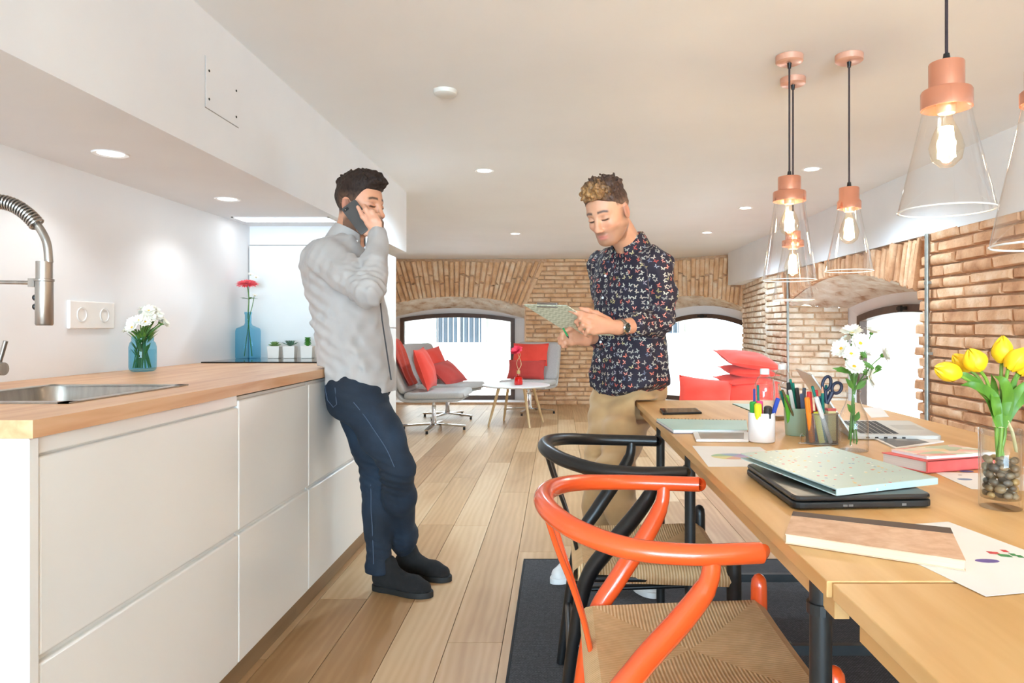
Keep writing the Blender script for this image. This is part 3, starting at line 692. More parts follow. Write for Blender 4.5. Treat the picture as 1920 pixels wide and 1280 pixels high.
# three succulents in white cube pots
M_pot = pm('matt_white_pot', '#ece4da', '#e6ddd2', 9, 0.6)
for i, (px, nm, lab) in enumerate(((515, 'rosette', 'flat green rosette succulent in a small white cube pot beside the blue bottle'), (544, 'agave', 'spiky grey-green succulent in a white cube pot, middle of three'), (577, 'haworthia', 'upright bright green succulent in a white cube pot beside the man'))):
    r = thing('potted_succulent', lab, 'plant', ((px-VX)*3.58/FPX, 3.58, zc), 0.1, 'three potted succulents on the cooktop')
    b = MB(); s0, s1, h = 0.027, 0.030, 0.062
    b.add([(-s0, -s0, 0), (s0, -s0, 0), (s0, s0, 0), (-s0, s0, 0), (-s1, -s1, h), (s1, -s1, h), (s1, s1, h), (-s1, s1, h)], [(0, 3, 2, 1), (4, 5, 6, 7), (0, 1, 5, 4), (1, 2, 6, 5), (2, 3, 7, 6), (3, 0, 4, 7)]); b.build('pot', M_pot, r, bevel=0.002)
    lm = pm('succulent_'+nm, ('#7d9a55', '#5d8066', '#4f8f33')[i], ('#5e7d40', '#3f5f4e', '#357322')[i], 30, 0.5)
    for ring in range(5 if i == 2 else 3):
        nn = (10, 8, 7)[i]
        for k in range(nn):
            a = 2*PI*(k+0.5*ring)/nn; tilt = (0.25+0.45*ring, 0.45+0.65*ring, 0.7+0.05*ring)[i]
            L = (0.034-0.007*ring, 0.046-0.006*ring, 0.024-0.001*ring)[i]; z = h+(0.004*ring, 0.0, 0.008*ring)[i]
            b = MB(); d = Vector((math.cos(a), math.sin(a), tilt)); d.normalize(); p = Vector((0, 0, z)); wd = (0.007, 0.0042, 0.005)[i]
            b.tube([p, p+d*L*.35, p+d*L*.75, p+d*L], [wd*.6, wd, wd*.8, wd*.1], 6, flat=0.5); b.build('succulent_leaf', lm, r, smooth=True)

# ================================================================== LIGHTS
M_lamp = emit('downlight_glow', '#fffaf2', 14.0); M_ring = pm('white_lamp_ring', '#f4f4f4', None, 5, 0.4)
def downlight(loc, power, label, R=0.045, group='recessed ceiling spots', blend=0.6, angle=120, glow=None, col=(0.90, 0.96, 1.0)):
    r = thing('downlight', label, 'ceiling light', loc, 0, group)
    b = MB(); b.shell([(R*0.85, -0.0005), (R*1.15, -0.004), (R*1.22, -0.0005)], n=24); b.build('trim_ring', M_ring, r, smooth=True)
    b = MB(); b.lathe([(0.0, -0.001), (R*0.86, -0.001)], n=24); b.build('lens', glow or M_lamp, r)
    l = bpy.data.lights.new('spot_beam', 'SPOT'); l.energy = power; l.spot_size = math.radians(angle); l.spot_blend = blend; l.shadow_soft_size = 0.04; l.color = col
    o = bpy.data.objects.new('spot_beam', l); COL.objects.link(o); o.location = (0, 0, -0.012); o.parent = r
    return r
for Y, lab in ((1.40, 'recessed spot in the kitchen bulkhead above the sink'), (2.18, 'recessed spot in the kitchen bulkhead above the double socket'), (2.95, 'recessed spot in the kitchen bulkhead above the daisy jar')):
    downlight((-1.395, Y, ZSOF), 5, lab, 0.043, angle=130)
for X, Y, p, lab in ((-0.458, 4.35, 16, 'recessed ceiling spot between the two standing men'), (1.566, 4.31, 16, 'recessed ceiling spot behind the copper pendant lamps'), (1.53, 7.17, 16, 'recessed ceiling spot above the heap of red cushions'),
                     (1.53, 5.7, 10, 'recessed ceiling spot before the right hand bulkhead'), (-0.443, 7.25, 14, 'recessed ceiling spot above the round coffee table')):
    downlight((X, Y, CEIL), p*5.2, lab, 0.05, angle=150, col=(0.60, 0.82, 1.0))
# linear light before the tall cabinet
r = thing('linear_light', 'long recessed light panel in the bulkhead before the tall cabinet', 'ceiling light', (-1.36, 3.5, ZSOF))
b = MB(); b.box((-0.23, -0.07, -0.003), (0.23, 0.07, -0.0005)); b.build('diffuser', emit('panel_glow', '#f6fbff', 4.0), r)
b = MB(); b.box((-0.24, -0.08, -0.004), (-0.23, 0.08, -0.0005)); b.box((0.23, -0.08, -0.004), (0.24, 0.08, -0.0005)); b.box((-0.24, -0.08, -0.004), (0.24, -0.07, -0.0005)); b.box((-0.24, 0.07, -0.004), (0.24, 0.08, -0.0005)); b.build('light_frame', M_ring, r)
# smoke detector
r = thing('smoke_detector', 'flat round white smoke detector on the ceiling', 'smoke detector', (-0.465, 2.885, CEIL))
b = MB(); b.lathe([(0.0, -0.022), (0.038, -0.021), (0.047, -0.015), (0.05, 0.0)], n=28); b.build('detector_cover', pm('warm_white_plastic', '#d8d2c8', None, 5, 0.5), r, smooth=True)
# copper pendants
M_cop = pm('polished_copper', '#eaa88c', '#e29c80', 4, 0.22, 0.85)
M_cop2 = pm('copper_canopy', '#e9b79f', '#e3ab92', 4, 0.35, 0.5)
M_shade = thin_glass('clear_shade_glass', '#ffffff', 0.8, 0.03, 0.05, 2.2)
M_cord = pm('dark_textile_cord', '#3a2a2e', '#2a1e22', 80, 0.8)
M_bulb = thin_glass('bulb_glass', '#fffaf0', 0.5, 0.02, 0.02, 3.0); M_fil = emit('warm_filament', '#ffe2b4', 70.0)
def pendant(X, Y, zn, zf, zg, dg, dc, label, wide=True):
    """zn top of neck, zf lower edge of collar, zg lower rim of glass, dg rim diameter, dc collar diameter"""
    r = thing('pendant_lamp', label, 'pendant lamp', (X, Y, CEIL), 0, 'copper and glass pendants over the table'); z = lambda q: q-CEIL
    b = MB(); b.lathe([(0.0, -0.026), (0.043, -0.026), (0.048, -0.022), (0.048, -0.001), (0.0, -0.0005)], n=28); b.build('canopy', M_cop2, r, smooth=True)
    b = MB(); b.lathe([(0.0, -0.045), (0.006, -0.045), (0.008, -0.026), (0, -0.026)], n=12); b.lathe([(0.009, z(zn)-0.001), (0.006, z(zn)+0.02), (0, z(zn)+0.02)], n=12); b.build('cord_grip', M_black, r, smooth=True)
    b = MB(); b.tube([(0, 0, -0.03), (0, 0, z(zn))], 0.0034, 8); b.build('cord', M_cord, r, smooth=True)
    h = zn-zf; rn = dc*0.34; rc = dc/2
    if wide: prof = [(0, z(zn)), (rn, z(zn)), (rn*1.02, z(zn)-h*.02), (rn*1.02, z(zn)-h*.55), (rc*.96, z(zn)-h*.6), (rc, z(zn)-h*.64), (rc, z(zf)), (rc*.9, z(zf)), (rc*.6, z(zf)+h*.12)]
    else: prof = [(0, z(zn)), (rc*.82, z(zn)), (rc*.84, z(zn)-h*.02), (rc*.84, z(zn)-h*.55), (rc, z(zn)-h*.66), (rc, z(zf)), (rc*.9, z(zf)), (rc*.6, z(zf)+h*.12)]
    b = MB(); b.lathe(prof, n=32); b.build('collar', M_cop, r, smooth=True, recalc=False)
    b = MB(); b.lathe([(0.0, z(zf)+0.02), (0.019, z(zf)+0.02), (0.019, z(zf)-0.006), (0.017, z(zf)-0.01), (0, z(zf)-0.01)], n=20); b.build('lamp_holder', M_cop2, r, smooth=True)
    b = MB(); r0 = rc*0.9; r1 = dg/2; b.shell([(r0, z(zf)+0.005), (r0*.8+r1*.2, z(zf)-0.2*(zf-zg)), (r1, z(zg)+0.002), (r1+0.001, z(zg))], n=40); b.build('glass_shade', M_shade, r, smooth=True, recalc=False)
    b = MB(); b.tube([(r1*math.cos(a), r1*math.sin(a), z(zg)) for a in [2*PI*k/40 for k in range(40)]], 0.0017, 8, closed=True); b.build('glass_rim', pm('painted_rim_highlight', '#f2f2f0', None, 3, 0.1), r, smooth=True)  # opaque white tube paints the highlight along the clear glass rim
    zb = z(zf)-0.01; L = min(0.115, (zf-zg)*.55); Rb = L*0.30
    b = MB(); b.shell([(0.011, zb), (0.012, zb-L*.1), (Rb*.8, zb-L*.4), (Rb, zb-L*.62), (Rb*.85, zb-L*.85), (Rb*.4, zb-L*.98), (0.001, zb-L)], n=24); bb = b.build('bulb', M_bulb, r, smooth=True, recalc=False)
    b = MB()
    for k in range(8):
        a = 2*PI*k/8; b.tube([(Rb*.28*math.cos(a), Rb*.28*math.sin(a), zb-L*.25), (Rb*.42*math.cos(a+.3), Rb*.42*math.sin(a+.3), zb-L*.82)], 0.0034, 6)
    b.build('filament', M_fil, bb)
    l = bpy.data.lights.new('bulb_light', 'POINT'); l.energy = 2.4; l.color = (1.0, 0.84, 0.64); l.shadow_soft_size = 0.02
    o = bpy.data.objects.new('bulb_light', l); COL.objects.link(o); o.location = (0, 0, zb-L*.55); o.parent = r
pendant(0.834, 2.517, 1.624, 1.536, 1.253, 0.187, 0.115, 'copper pendant with wide collar and conical glass shade, overlapping another pendant behind it')
pendant(0.923, 2.743, 1.460, 1.400, 1.190, 0.157, 0.084, 'slim copper pendant hanging lowest, seen through the wide-collared glass shade')
pendant(1.045, 2.507, 1.583, 1.507, 1.285, 0.163, 0.082, 'slim copper pendant hanging alone beside the overlapping pair', wide=False)
pendant(0.826, 1.485, 1.643, 1.546, 1.330, 0.187, 0.100, 'largest looking copper pendant with stepped collar above the laptop', wide=True)
pendant(0.755, 1.07, 1.48, 1.425, 1.207, 0.163, 0.082, 'copper pendant above the vase of yellow tulips', wide=False)
# ================================================================== TABLES, RUG, CHAIRS
TZ = 0.75; TX0, TX1 = 0.351, 1.325
def trestle_table(y0, y1, x0, x1, legs, label, top):
    r = thing('trestle_table', label, 'table', (x0, y0, 0)); w, l = x1-x0, y1-y0
    b = MB(); b.box((0, 0, top-0.022), (w, l, top)); b.build('tabletop', M_table, r, bevel=0.0015)
    for xa in (0.022, w-0.042): b = MB(); b.box((xa, 0.03, top-0.062), (xa+0.02, l-0.03, top-0.0222)); b.build('side_rail', M_table, r)
    for y in legs:
        for x in (0.024, w-0.024):
            b = MB(); b.tube([(x, y, 0.0097), (x, y, top-0.0225)], 0.0155, 16); g = b.build('leg', M_blackm, r, smooth=True)
            b = MB(); b.tube([(x, y, top-0.075), (x, y, top-0.06)], 0.0195, 16); b.build('clamp_ring', M_blackm, g); b = MB(); b.box((x-0.012, y-0.02, top-0.028), (x+0.03, y+0.02, top-0.0226)); b.build('top_plate', M_blackm, g)
        b = MB(); b.bar((0.03, y, 0.17), (w-0.03, y, 0.17), 0.02, 0.028); cb = b.build('cross_bar', M_blackm, r); b = MB(); b.box((w*.3, y-0.013, 0.13), (w*.3+0.02, y+0.013, 0.19)); b.build('knob', M_blackm, cb, bevel=0.004)
        b = MB(); b.bar((0.03, y, top-0.045), (w-0.03, y, top-0.045), 0.025, 0.03); b.build('bearer', M_blackm, r)
    return r
trestle_table(0.912, 3.2, TX0, TX1, (0.085, 1.07, 1.64), 'long light oak table on black tubular legs, under the pendant lamps', TZ)
trestle_table(-0.75, 0.907, TX0+0.006, TX1, (0.25, 1.2), 'second light oak table butted against the end of the long table', TZ-0.001)
# rug
def rug_mat():
    t = NT('charcoal_woven_rug'); v = t.coords('Object', (1, 1, 1))
    w1 = t.node('TexBrick'); w1.inputs['Scale'].default_value = 60; w1.inputs['Mortar Size'].default_value = 0.06; w1.inputs['Color1'].default_value = lin('#626266'); w1.inputs['Color2'].default_value = lin('#48484c'); w1.inputs['Mortar'].default_value = lin('#2b2b2e')
    w1.inputs['Brick Width'].default_value = 0.55; w1.inputs['Row Height'].default_value = 0.3; t.link(v, w1.inputs['Vector'])
    t.link(w1.outputs['Color'], t.b.inputs['Base Color']); t.b.inputs['Roughness'].default_value = 0.95
    t.bump(t.math('SUBTRACT', 1.0, w1.outputs['Fac']), 0.7, 0.004); return t.m
r = thing('rug', 'charcoal flat-woven rug under the oak table and chairs', 'rug', (-0.151, -0.6, 0))
b = MB(); b.box((0, 0, 0.0003), (1.85, 3.84, 0.008)); b.build('rug_weave', rug_mat(), r, bevel=0.002)
b = MB(); b.box((-0.008, -0.008, 0.0003), (0.0, 3.848, 0.009)); b.box((1.85, -0.008, 0.0003), (1.858, 3.848, 0.009)); b.box((0, 3.84, 0.0003), (1.85, 3.848, 0.009)); b.box((0, -0.008, 0.0003), (1.85, 0, 0.009)); b.build('rug_binding', pm('black_binding', '#2a2a2c', None, 50, 0.9), r)
# woven seat material: cords along one axis
def cord_mat(name, axis, k=1.0):
    t = NT(name); v = t.coords('Object', (1, 1, 1)); w = t.node('TexWave'); w.wave_type = 'BANDS'; w.bands_direction = axis; w.inputs['Scale'].default_value = 42; w.inputs['Distortion'].default_value = 0.6; w.inputs['Detail'].default_value = 1.0; w.inputs['Detail Scale'].default_value = 0.4; t.link(v, w.inputs['Vector'])
    n = t.node('TexNoise'); n.inputs['Scale'].default_value = 40; t.link(v, n.inputs['Vector'])
    c = t.ramp(w.outputs['Fac'], [(0.0, lin('#c39c6a' if k > .5 else '#d3ae7e')), (0.45, lin('#dfbd8f')), (1, lin('#edd4ac' if k > .5 else '#e6c89c'))]); c2 = t.ramp(n.outputs['Fac'], [(0.3, (0.86, 0.84, 0.8, 1)), (0.7, (1, 1, 1, 1))])
    t.link(t.mix(1.0, c, c2, 'MULTIPLY'), t.b.inputs['Base Color']); t.b.inputs['Roughness'].default_value = 0.8; t.bump(w.outputs['Fac'], 0.5*k, 0.003); return t.m
M_cx = cord_mat('paper_cord_across', 'X'); M_cy = cord_mat('paper_cord_along', 'Y', 0.25)
M_org = pm('orange_lacquer', '#ee5a24', '#ea5420', 5, 0.26, coat=0.5)
def wishbone(loc, M, label, rot=0.0):
    r = thing('wishbone_chair', label, 'chair', loc, rot, 'wishbone chairs along the table')
    half = [(0.168, 0.252, 0.700), (0.155, 0.254, 0.700), (0.05, 0.265, 0.701), (-0.05, 0.249, 0.706), (-0.13, 0.19, 0.717), (-0.18, 0.1, 0.726), (-0.197, 0, 0.729)]
    pts = half+[(x, -y, z) for x, y, z in half[-2::-1]]; path = catmull(pts, 7); n = len(path)
    rad = [0.0175+0.0025*math.exp(-((i-n/2)/(n*.2))**2) for i in range(n)]
    for k, q in ((0, .25), (1, .6), (2, .82), (3, .94)): rad[k] *= q; rad[n-1-k] *= q
    b = MB(); b.tube(path, rad, 16); b.build('arm_rail', M, r, smooth=True)
    for s in (-1, 1):
        p = catmull([(-0.15, s*.195, 0.0), (-0.12, s*.195, 0.22), (-0.085, s*.20, 0.40), (-0.03, s*.212, 0.49), (0.04, s*.238, 0.585), (0.078, s*.257, 0.65), (0.085, s*.262, 0.70)], 7); n = len(p)
        b = MB(); b.tube(p, [0.013+0.009*math.sin(min(1, (i/n)*1.25)*PI*.78)**1.2 if i < n*.8 else 0.0165-0.002*(i-n*.8)/(n*.2) for i in range(n)], 16); b.build('rear_leg', M, r, smooth=True)
        b = MB(); b.tube([(0.305, s*.222, 0), (0.302, s*.222, 0.2), (0.30, s*.222, 0.40), (0.30, s*.222, 0.470), (0.30, s*.222, 0.486), (0.30, s*.222, 0.4955), (0.30, s*.222, 0.499)], [0.0125, 0.017, 0.0195, 0.0185, 0.0165, 0.010, 0.003], 16); b.build('front_leg', M, r, smooth=True)
        b = MB(); b.tube([(-0.118, s*.196, 0.235), (0.09, s*.21, 0.238), (0.302, s*.222, 0.24)], [0.010, 0.0125, 0.010], 12, flat=0.75); b.build('side_stretcher', M, r, smooth=True)
        b = MB(); b.tube([(-0.09, s*.198, 0.412), (0.30, s*.216, 0.414)], 0.010, 10); b.build('seat_rail', M, r, smooth=True)
    b = MB(); b.tube([(0.302, -.222, 0.195), (0.302, .222, 0.195)], 0.0105, 12); b.build('front_stretcher', M, r, smooth=True); b = MB(); b.tube([(0.298, -.222, 0.414), (0.298, .222, 0.414)], 0.010, 10); b.build('front_seat_rail', M, r, smooth=True)
    b = MB(); b.tube([(-0.125, -.195, 0.19), (-0.125, .195, 0.19)], 0.0105, 12); b.build('rear_stretcher', M, r, smooth=True); b = MB(); b.bar((-0.095, -.198, 0.405), (-0.095, .198, 0.405), 0.016, 0.03); b.build('back_seat_rail', M, r, bevel=0.003)
    # Y shaped splat
    b = MB()
    for s in (-1, 1):
        q = catmull([(-0.098, s*.010, 0.405), (-0.115, s*.011, 0.48), (-0.14, s*.020, 0.56), (-0.168, s*.05, 0.64), (-0.190, s*.085, 0.718)], 6)
        b.tube(q, 0.0115, 12, flat=0.5)
    b.build('back_splat', M, r, smooth=True)
    # seat of four woven panels meeting in the middle
    def S(u, v, t):   # u back..front, v right..left in -1..1 ; t = max norm
        hw = 0.185+(0.226-0.185)*(u+1)/2; x = -0.105+(0.30+0.105)*(u+1)/2; y = v*hw
        z = 0.447-0.022*(1-t)**0.8-0.006*(1-v*v)*(1 if t > .6 else t/.6)
        if t > 0.93: k = (t-0.93)/0.07; z -= 0.012*k*k
        return Vector((x, y, z))
    for side, mt in (('front', M_cy), ('back', M_cy), ('left', M_cx), ('right', M_cx)):
        b = MB(); N, R_ = 10, 14
        def P(i, j):
            t = j/R_; w = (2*i/N-1)
            tt = min(t, 1.0)
            if side == 'front': p = S(tt, w*tt, tt)
            elif side == 'back': p = S(-tt, w*tt, tt)
            elif side == 'left': p = S(w*tt, tt, tt)
            else: p = S(w*tt, -tt, tt)
            return p
        vs = [P(i, j) for j in range(R_+1) for i in range(N+1)]
        o = {'front': Vector((1, 0, 0)), 'back': Vector((-1, 0, 0)), 'left': Vector((0, 1, 0)), 'right': Vector((0, -1, 0))}[side]
        for dx, dz in ((0.010, -0.008), (0.013, -0.02), (0.009, -0.034), (0.0, -0.036)): vs += [P(i, R_)+o*dx+Vector((0, 0, dz)) for i in range(N+1)]
        rows = R_+5
        b.add(vs, [(j*(N+1)+i, j*(N+1)+i+1, (j+1)*(N+1)+i+1, (j+1)*(N+1)+i) for j in range(rows-1) for i in range(N)]); b.build('seat_panel', mt, r, smooth=True)
    return r
wishbone((0.168, 1.405, 0.0096), M_org, 'orange lacquered wishbone chair with woven cord seat pulled up to the table')
wishbone((0.158, 2.04, 0.0096), M_black, 'black wishbone chair with woven cord seat beside the orange chair')

# ================================================================== LOUNGE CORNER
def fabric(name, c1, c2, sc=90):
    return pm(name, c1, c2, sc, 0.9, bump=0.25, bdist=0.002, sheen=0.2)
M_grey = fabric('light_grey_upholstery', '#c4c0bb', '#b8b4af'); M_red = fabric('coral_red_cloth', '#f2503f', '#ea4534', 6); M_red2 = fabric('brick_red_cloth', '#cf4a41', '#c13f37', 6); M_thr = fabric('rust_red_knit', '#d4472f', '#bf3c26', 40)
def slab_path(b, pts, th, w, rc=0.07):
    """upholstered slab swept along pts (x,z), thickness th, width w, corners rounded in plan"""
    pts = [Vector((p[0], 0, p[1])) for p in pts]; n = len(pts); L = [0]
    for p, q in zip(pts[:-1], pts[1:]): L.append(L[-1]+(q-p).length)
    rings = []
    for i, p in enumerate(pts):
        d = (pts[min(i+1, n-1)]-pts[max(i-1, 0)]).normalized(); nn = Vector((-d.z, 0, d.x))
        e = min(L[i], L[-1]-L[i]); hw = w/2-(rc-math.sqrt(max(0, rc*rc-(rc-min(e, rc))**2))); tt = th*(0.35+0.65*math.sqrt(min(1, e/0.03)))
        ring = []
        for y, h in ((-1, -.25), (-.97, -.42), (-.9, -.5), (.9, -.5), (.97, -.42), (1, -.25), (1, .25), (.97, .42), (.9, .5), (0, .54), (-.9, .5), (-.97, .42), (-1, .25)): ring.append(p+Vector((0, y*hw, 0))+nn*h*tt)
        rings.append(ring)
    m = len(rings[0]); vs = [v for r_ in rings for v in r_]
    b.add(vs, [(i*m+k, i*m+(k+1) % m, (i+1)*m+(k+1) % m, (i+1)*m+k) for i in range(n-1) for k in range(m)]+[tuple(range(m-1, -1, -1)), tuple((n-1)*m+k for k in range(m))])
def lounge_chair(loc, rot, label):
    r = thing('lounge_chair', label, 'chair', loc, rot, 'grey swivel lounge chairs')
    base = catmull([(0.44, 0.345), (0.2, 0.335), (-0.08, 0.33), (-0.19, 0.36), (-0.26, 0.5), (-0.33, 0.7), (-0.39, 0.885)], 5)
    b = MB(); slab_path(b, [(p.x, p.y) for p in catmull([(x, z, 0) for x, z in [(0.44, 0.345), (0.2, 0.335), (-0.08, 0.33), (-0.19, 0.36), (-0.26, 0.5), (-0.33, 0.7), (-0.385, 0.885)]], 6)], 0.035, 0.60); b.build('shell', M_grey, r, smooth=True)
    b = MB(); slab_path(b, [(p.x, p.y) for p in catmull([(0.46, 0.395, 0), (0.44, 0.396, 0), (0.2, 0.388, 0), (-0.1, 0.38, 0), (-0.16, 0.38, 0)], 6)], 0.075, 0.60); b.build('seat_cushion', M_grey, r, smooth=True)
    b = MB(); slab_path(b, [(p.x, p.y) for p in catmull([(-0.155, 0.40, 0), (-0.20, 0.5, 0), (-0.28, 0.7, 0), (-0.34, 0.87, 0), (-0.347, 0.89, 0)], 6)], 0.065, 0.60); b.build('back_cushion', M_grey, r, smooth=True)
    b = MB()
    for y in (-.12, .12): b.sphere((-0.222, y, 0.66), (0.006, 0.012, 0.012), 10, 6)
    b.build('tuft_button', M_grey, r, smooth=True)
    b = MB(); b.lathe([(0.0, 0.05), (0.034, 0.05), (0.03, 0.09), (0.024, 0.1), (0.024, 0.25), (0.018, 0.255), (0.018, 0.322), (0, 0.322)], (0.1, 0, 0), 18); b.build('pedestal', M_chrome, r, smooth=True)
    for k in range(4):
        a = k*PI/2; d = Vector((math.cos(a), math.sin(a), 0)); b = MB(); p = Vector((0.1, 0, 0.062)); b.bar(p, p+d*0.34+Vector((0, 0, -0.022)), 0.042, 0.02); f = b.build('base_arm', M_chrome, r, bevel=0.003)
        b = MB(); q = p+d*0.325; b.lathe([(0.0, 0.0), (0.013, 0.0), (0.013, 0.032), (0, 0.032)], (q.x, q.y, 0), 10); b.build('glide', M_dark, f)
    return r
def pillow_mesh(w, h, t, seed=0, n=16, sag=0.0):
    rr = random.Random(seed); ph = [rr.uniform(0, 6) for _ in range(6)]; b = MB()
    def top(s):
        def f(u, v):
            x, y = 2*u-1, 2*v-1; e = max(0, (1-abs(x)**2.6))*max(0, (1-abs(y)**2.6)); pin = 1-0.07*(1-abs(x)**2)*abs(y)**6; pin2 = 1-0.07*(1-abs(y)**2)*abs(x)**6
            wr = 0.012*math.sin(5*x+ph[0]+2*y)*e+0.008*math.sin(9*y+ph[1]-3*x)*e
            return (x*w/2*pin2, y*h/2*pin, s*(t/2*e**0.55)+wr*t*3)
        return f
    b.grid(top(1), n, n); b.grid(top(-1), n, n); return b
def cushion(name, label, mat, M, w=0.45, h=0.45, t=0.14, seed=0, group=None):
    b = pillow_mesh(w, h, t, seed); o = b.build(name, mat, smooth=True); o.matrix_world = M
    tag(o, label, 'cushion', group)
    # piped seam runs round the edge as a part
    bb = MB(); ring = []
    for i in range(40):
        q = i/10; k = int(q); f = 2*(q-k)-1; x, y = [(f, -1), (1, f), (-f, 1), (-1, -f)][k]
        pin = 1-0.07*(1-abs(x)**2)*abs(y)**6; pin2 = 1-0.07*(1-abs(y)**2)*abs(x)**6; ring.append((x*w/2*pin2, y*h/2*pin, 0))
    bb.tube(ring, 0.004, 6, closed=True); bb.build('seam', mat, o, smooth=True); return o
c1 = (-1.42, 7.45, 0); c2 = (-1.42, 8.45, 0); c3 = (-0.34, 9.02, 0)
lounge_chair(c1, -0.05, 'light grey swivel lounge chair with a rust red throw over its back')
lounge_chair(c2, -0.42, 'light grey swivel lounge chair holding two red cushions by the arched window')
lounge_chair(c3, -PI/2-0.25, 'light grey swivel lounge chair facing the room before the brick wall')
def on(c, rot, x, y, z): return T(*c) @ RZ(rot) @ T(x, y, z)
cushion('cushion', 'bright red square cushion leaning beside the rust throw', M_red, on(c1, -0.05, 0.02, -0.05, 0.655) @ RY(PI/2-0.33) @ RZ(0.05), 0.44, 0.44, 0.15, 1, 'red cushions on the lounge chairs')
cushion('cushion', 'bright red cushion propped against the chair back beside the window', M_red, on(c2, -0.42, -0.10, 0.0, 0.645) @ RY(PI/2-0.36) @ RZ(0.1), 0.40, 0.5, 0.14, 2, 'red cushions on the lounge chairs')
cushion('cushion', 'darker brick red cushion lying forward on the chair seat', M_red2, on(c2, -0.42, 0.12, -0.02, 0.545) @ RY(0.75) @ RZ(0.12), 0.36, 0.5, 0.13, 3, 'red cushions on the lounge chairs')
cushion('cushion', 'bright red cushion standing on a darker one before the brick wall', M_red, on(c3, -PI/2-0.25, -0.11, -0.05, 0.735) @ RY(PI/2-0.3), 0.30, 0.48, 0.11, 4, 'red cushions on the lounge chairs')
cushion('cushion', 'dull brick red cushion below the bright one before the brick wall', M_red2, on(c3, -PI/2-0.25, 0.0, -0.07, 0.545) @ RY(PI/2-0.42), 0.26, 0.5, 0.11, 5, 'red cushions on the lounge chairs')
# rust throw draped over the first chair's back
def throw():
    b = MB(); prof = [(-0.425, 0.62), (-0.44, 0.78), (-0.432, 0.92), (-0.395, 0.952), (-0.335, 0.945), (-0.285, 0.86), (-0.235, 0.72), (-0.185, 0.58), (-0.125, 0.475)]
    P = catmull([(x, 0, z) for x, z in prof], 5)
    for off in (0, 1):
        b.grid(lambda u, v: tuple(P[min(len(P)-1, int(round(v*(len(P)-1))))]+Vector((0.012*off*1.0+0.010*math.sin(v*9+u*14), -0.22+0.40*u+0.015*math.sin(v*7), 0.012*off))), 14, len(P)-1)
    return b
o = throw().build('throw', M_thr, smooth=True); o.location = c1; o.rotation_euler = (0, 0, -0.05); tag(o, 'rust red knitted throw draped over the grey chair back', 'throw')
# coffee table
ct = Vector((-0.468, 7.85, 0))
r = thing('coffee_table', 'round white coffee table on slanted wooden legs', 'table', ct)
b = MB(); b.lathe([(0, 0.425), (0.35, 0.425), (0.378, 0.432), (0.38, 0.442), (0.375, 0.448), (0, 0.449)], n=48); b.build('tabletop', pm('white_laminate', '#ece8e3', None, 4, 0.35), r, smooth=True)
M_ash = wood_mat('ash_leg', ['#c7a06c', '#d9b786', '#e3c79c'], (20, 20, 3), 0.5)
for a in (0.5, 0.5+PI/2, 0.5+PI, 0.5+1.5*PI):
    d = Vector((math.cos(a), math.sin(a), 0)); b = MB(); b.tube([d*0.34, d*0.21+Vector((0, 0, 0.424))], [0.011, 0.019], 14); b.build('leg', M_ash, r, smooth=True)
b = MB(); b.bar((-.2, 0, 0.412), (.2, 0, 0.412), 0.03, 0.02); b.build('under_frame', M_ash, r)
r = thing('orange_bottle', 'small orange glass bottle with a red flower on the coffee table', 'flowers', (ct.x+0.03, ct.y-0.08, 0.4493))
b = MB(); b.shell([(0.04, 0.0), (0.046, 0.008), (0.046, 0.07), (0.04, 0.09), (0.015, 0.105), (0.014, 0.14), (0.018, 0.143), (0.018, 0.15)], n=24); b.lathe([(0, 0.001), (0.04, 0)], n=24); b.build('bottle', thin_glass('orange_glass', '#f5622e', 0.4, 0.03, 0.08), r, smooth=True, recalc=False)
b = MB(); b.lathe([(0, .004), (.041, .006), (.043, .068), (.036, .086), (0, .088)], n=20); b.build('orange_liquid', pm('orange_liquid', '#ee5a2c', None, 3, 0.2), r, smooth=True)
b = MB(); b.lathe([(0.019, 0.125), (0.019, 0.16), (0.0, 0.16)], n=16); b.build('raffia_band', pm('raffia', '#d8b878', '#b8945a', 60, 0.8), r)
b = MB(); b.tube(catmull([(0, 0, 0.02), (0.0, 0, 0.15), (0.03, 0, 0.23), (0.0, 0, 0.33), (-0.02, 0, 0.38)], 6), 0.0035, 8); b.tube(catmull([(0.0, 0, 0.16), (-0.02, 0, 0.25), (0.02, 0, 0.33), (0.0, 0, 0.37)], 6), 0.003, 8); b.build('stem', pm('pale_twig', '#dcbf94', '#c5a274', 30, 0.8), r, smooth=True)
b = MB(); rr = random.Random(3); M = aim((-0.02, 0, 0.385), (-0.4, -0.6, 0.8))
petal_ring(b, M, 9, 0.005, 0.075, 0.04, 0.03, 0.03, 0.1, rr); petal_ring(b, M @ T(0, 0, .006), 8, 0.005, 0.055, 0.035, 0.04, 0.015, 0.1, rr); b.build('flower_head', pm('crimson_petal', '#e8304a', '#d42440', 20, 0.6), r, recalc=False)
# added unseen bench under the heap of red cushions before the corner window
r = thing('added_bench', 'added stepped white bench carrying the heap of red cushions', 'bench', (1.585, 6.62, 0))
b = MB(); b.box((-0.53, -0.36, 0.15), (0.53, 0.05, 0.18)); b.build('front_step', M_carc, r, bevel=0.004)
b = MB(); b.box((-0.10, 0.08, 0.49), (0.53, 0.38, 0.525)); b.build('bench_top', M_carc, r, bevel=0.004)
for sx in (-.08, .50):
    b = MB(); b.prism([(-0.35, 0), (0.37, 0), (0.37, 0.49), (0.09, 0.49), (0.09, 0.15), (-0.35, 0.15)], sx-0.02, sx+0.02, Matrix(((0, 0, 1, 0), (1, 0, 0, 0), (0, 1, 0, 0), (0, 0, 0, 1)))); b.build('bench_leg', M_carc, r)
G = 'red cushions heaped on the bench'
def heap(px, py, Y, rot, w, h, t, seed, lab, mat=M_red): cushion('cushion', lab, mat, Matrix.Translation(at(px, py, Y)) @ rot, w, h, t, seed, G)
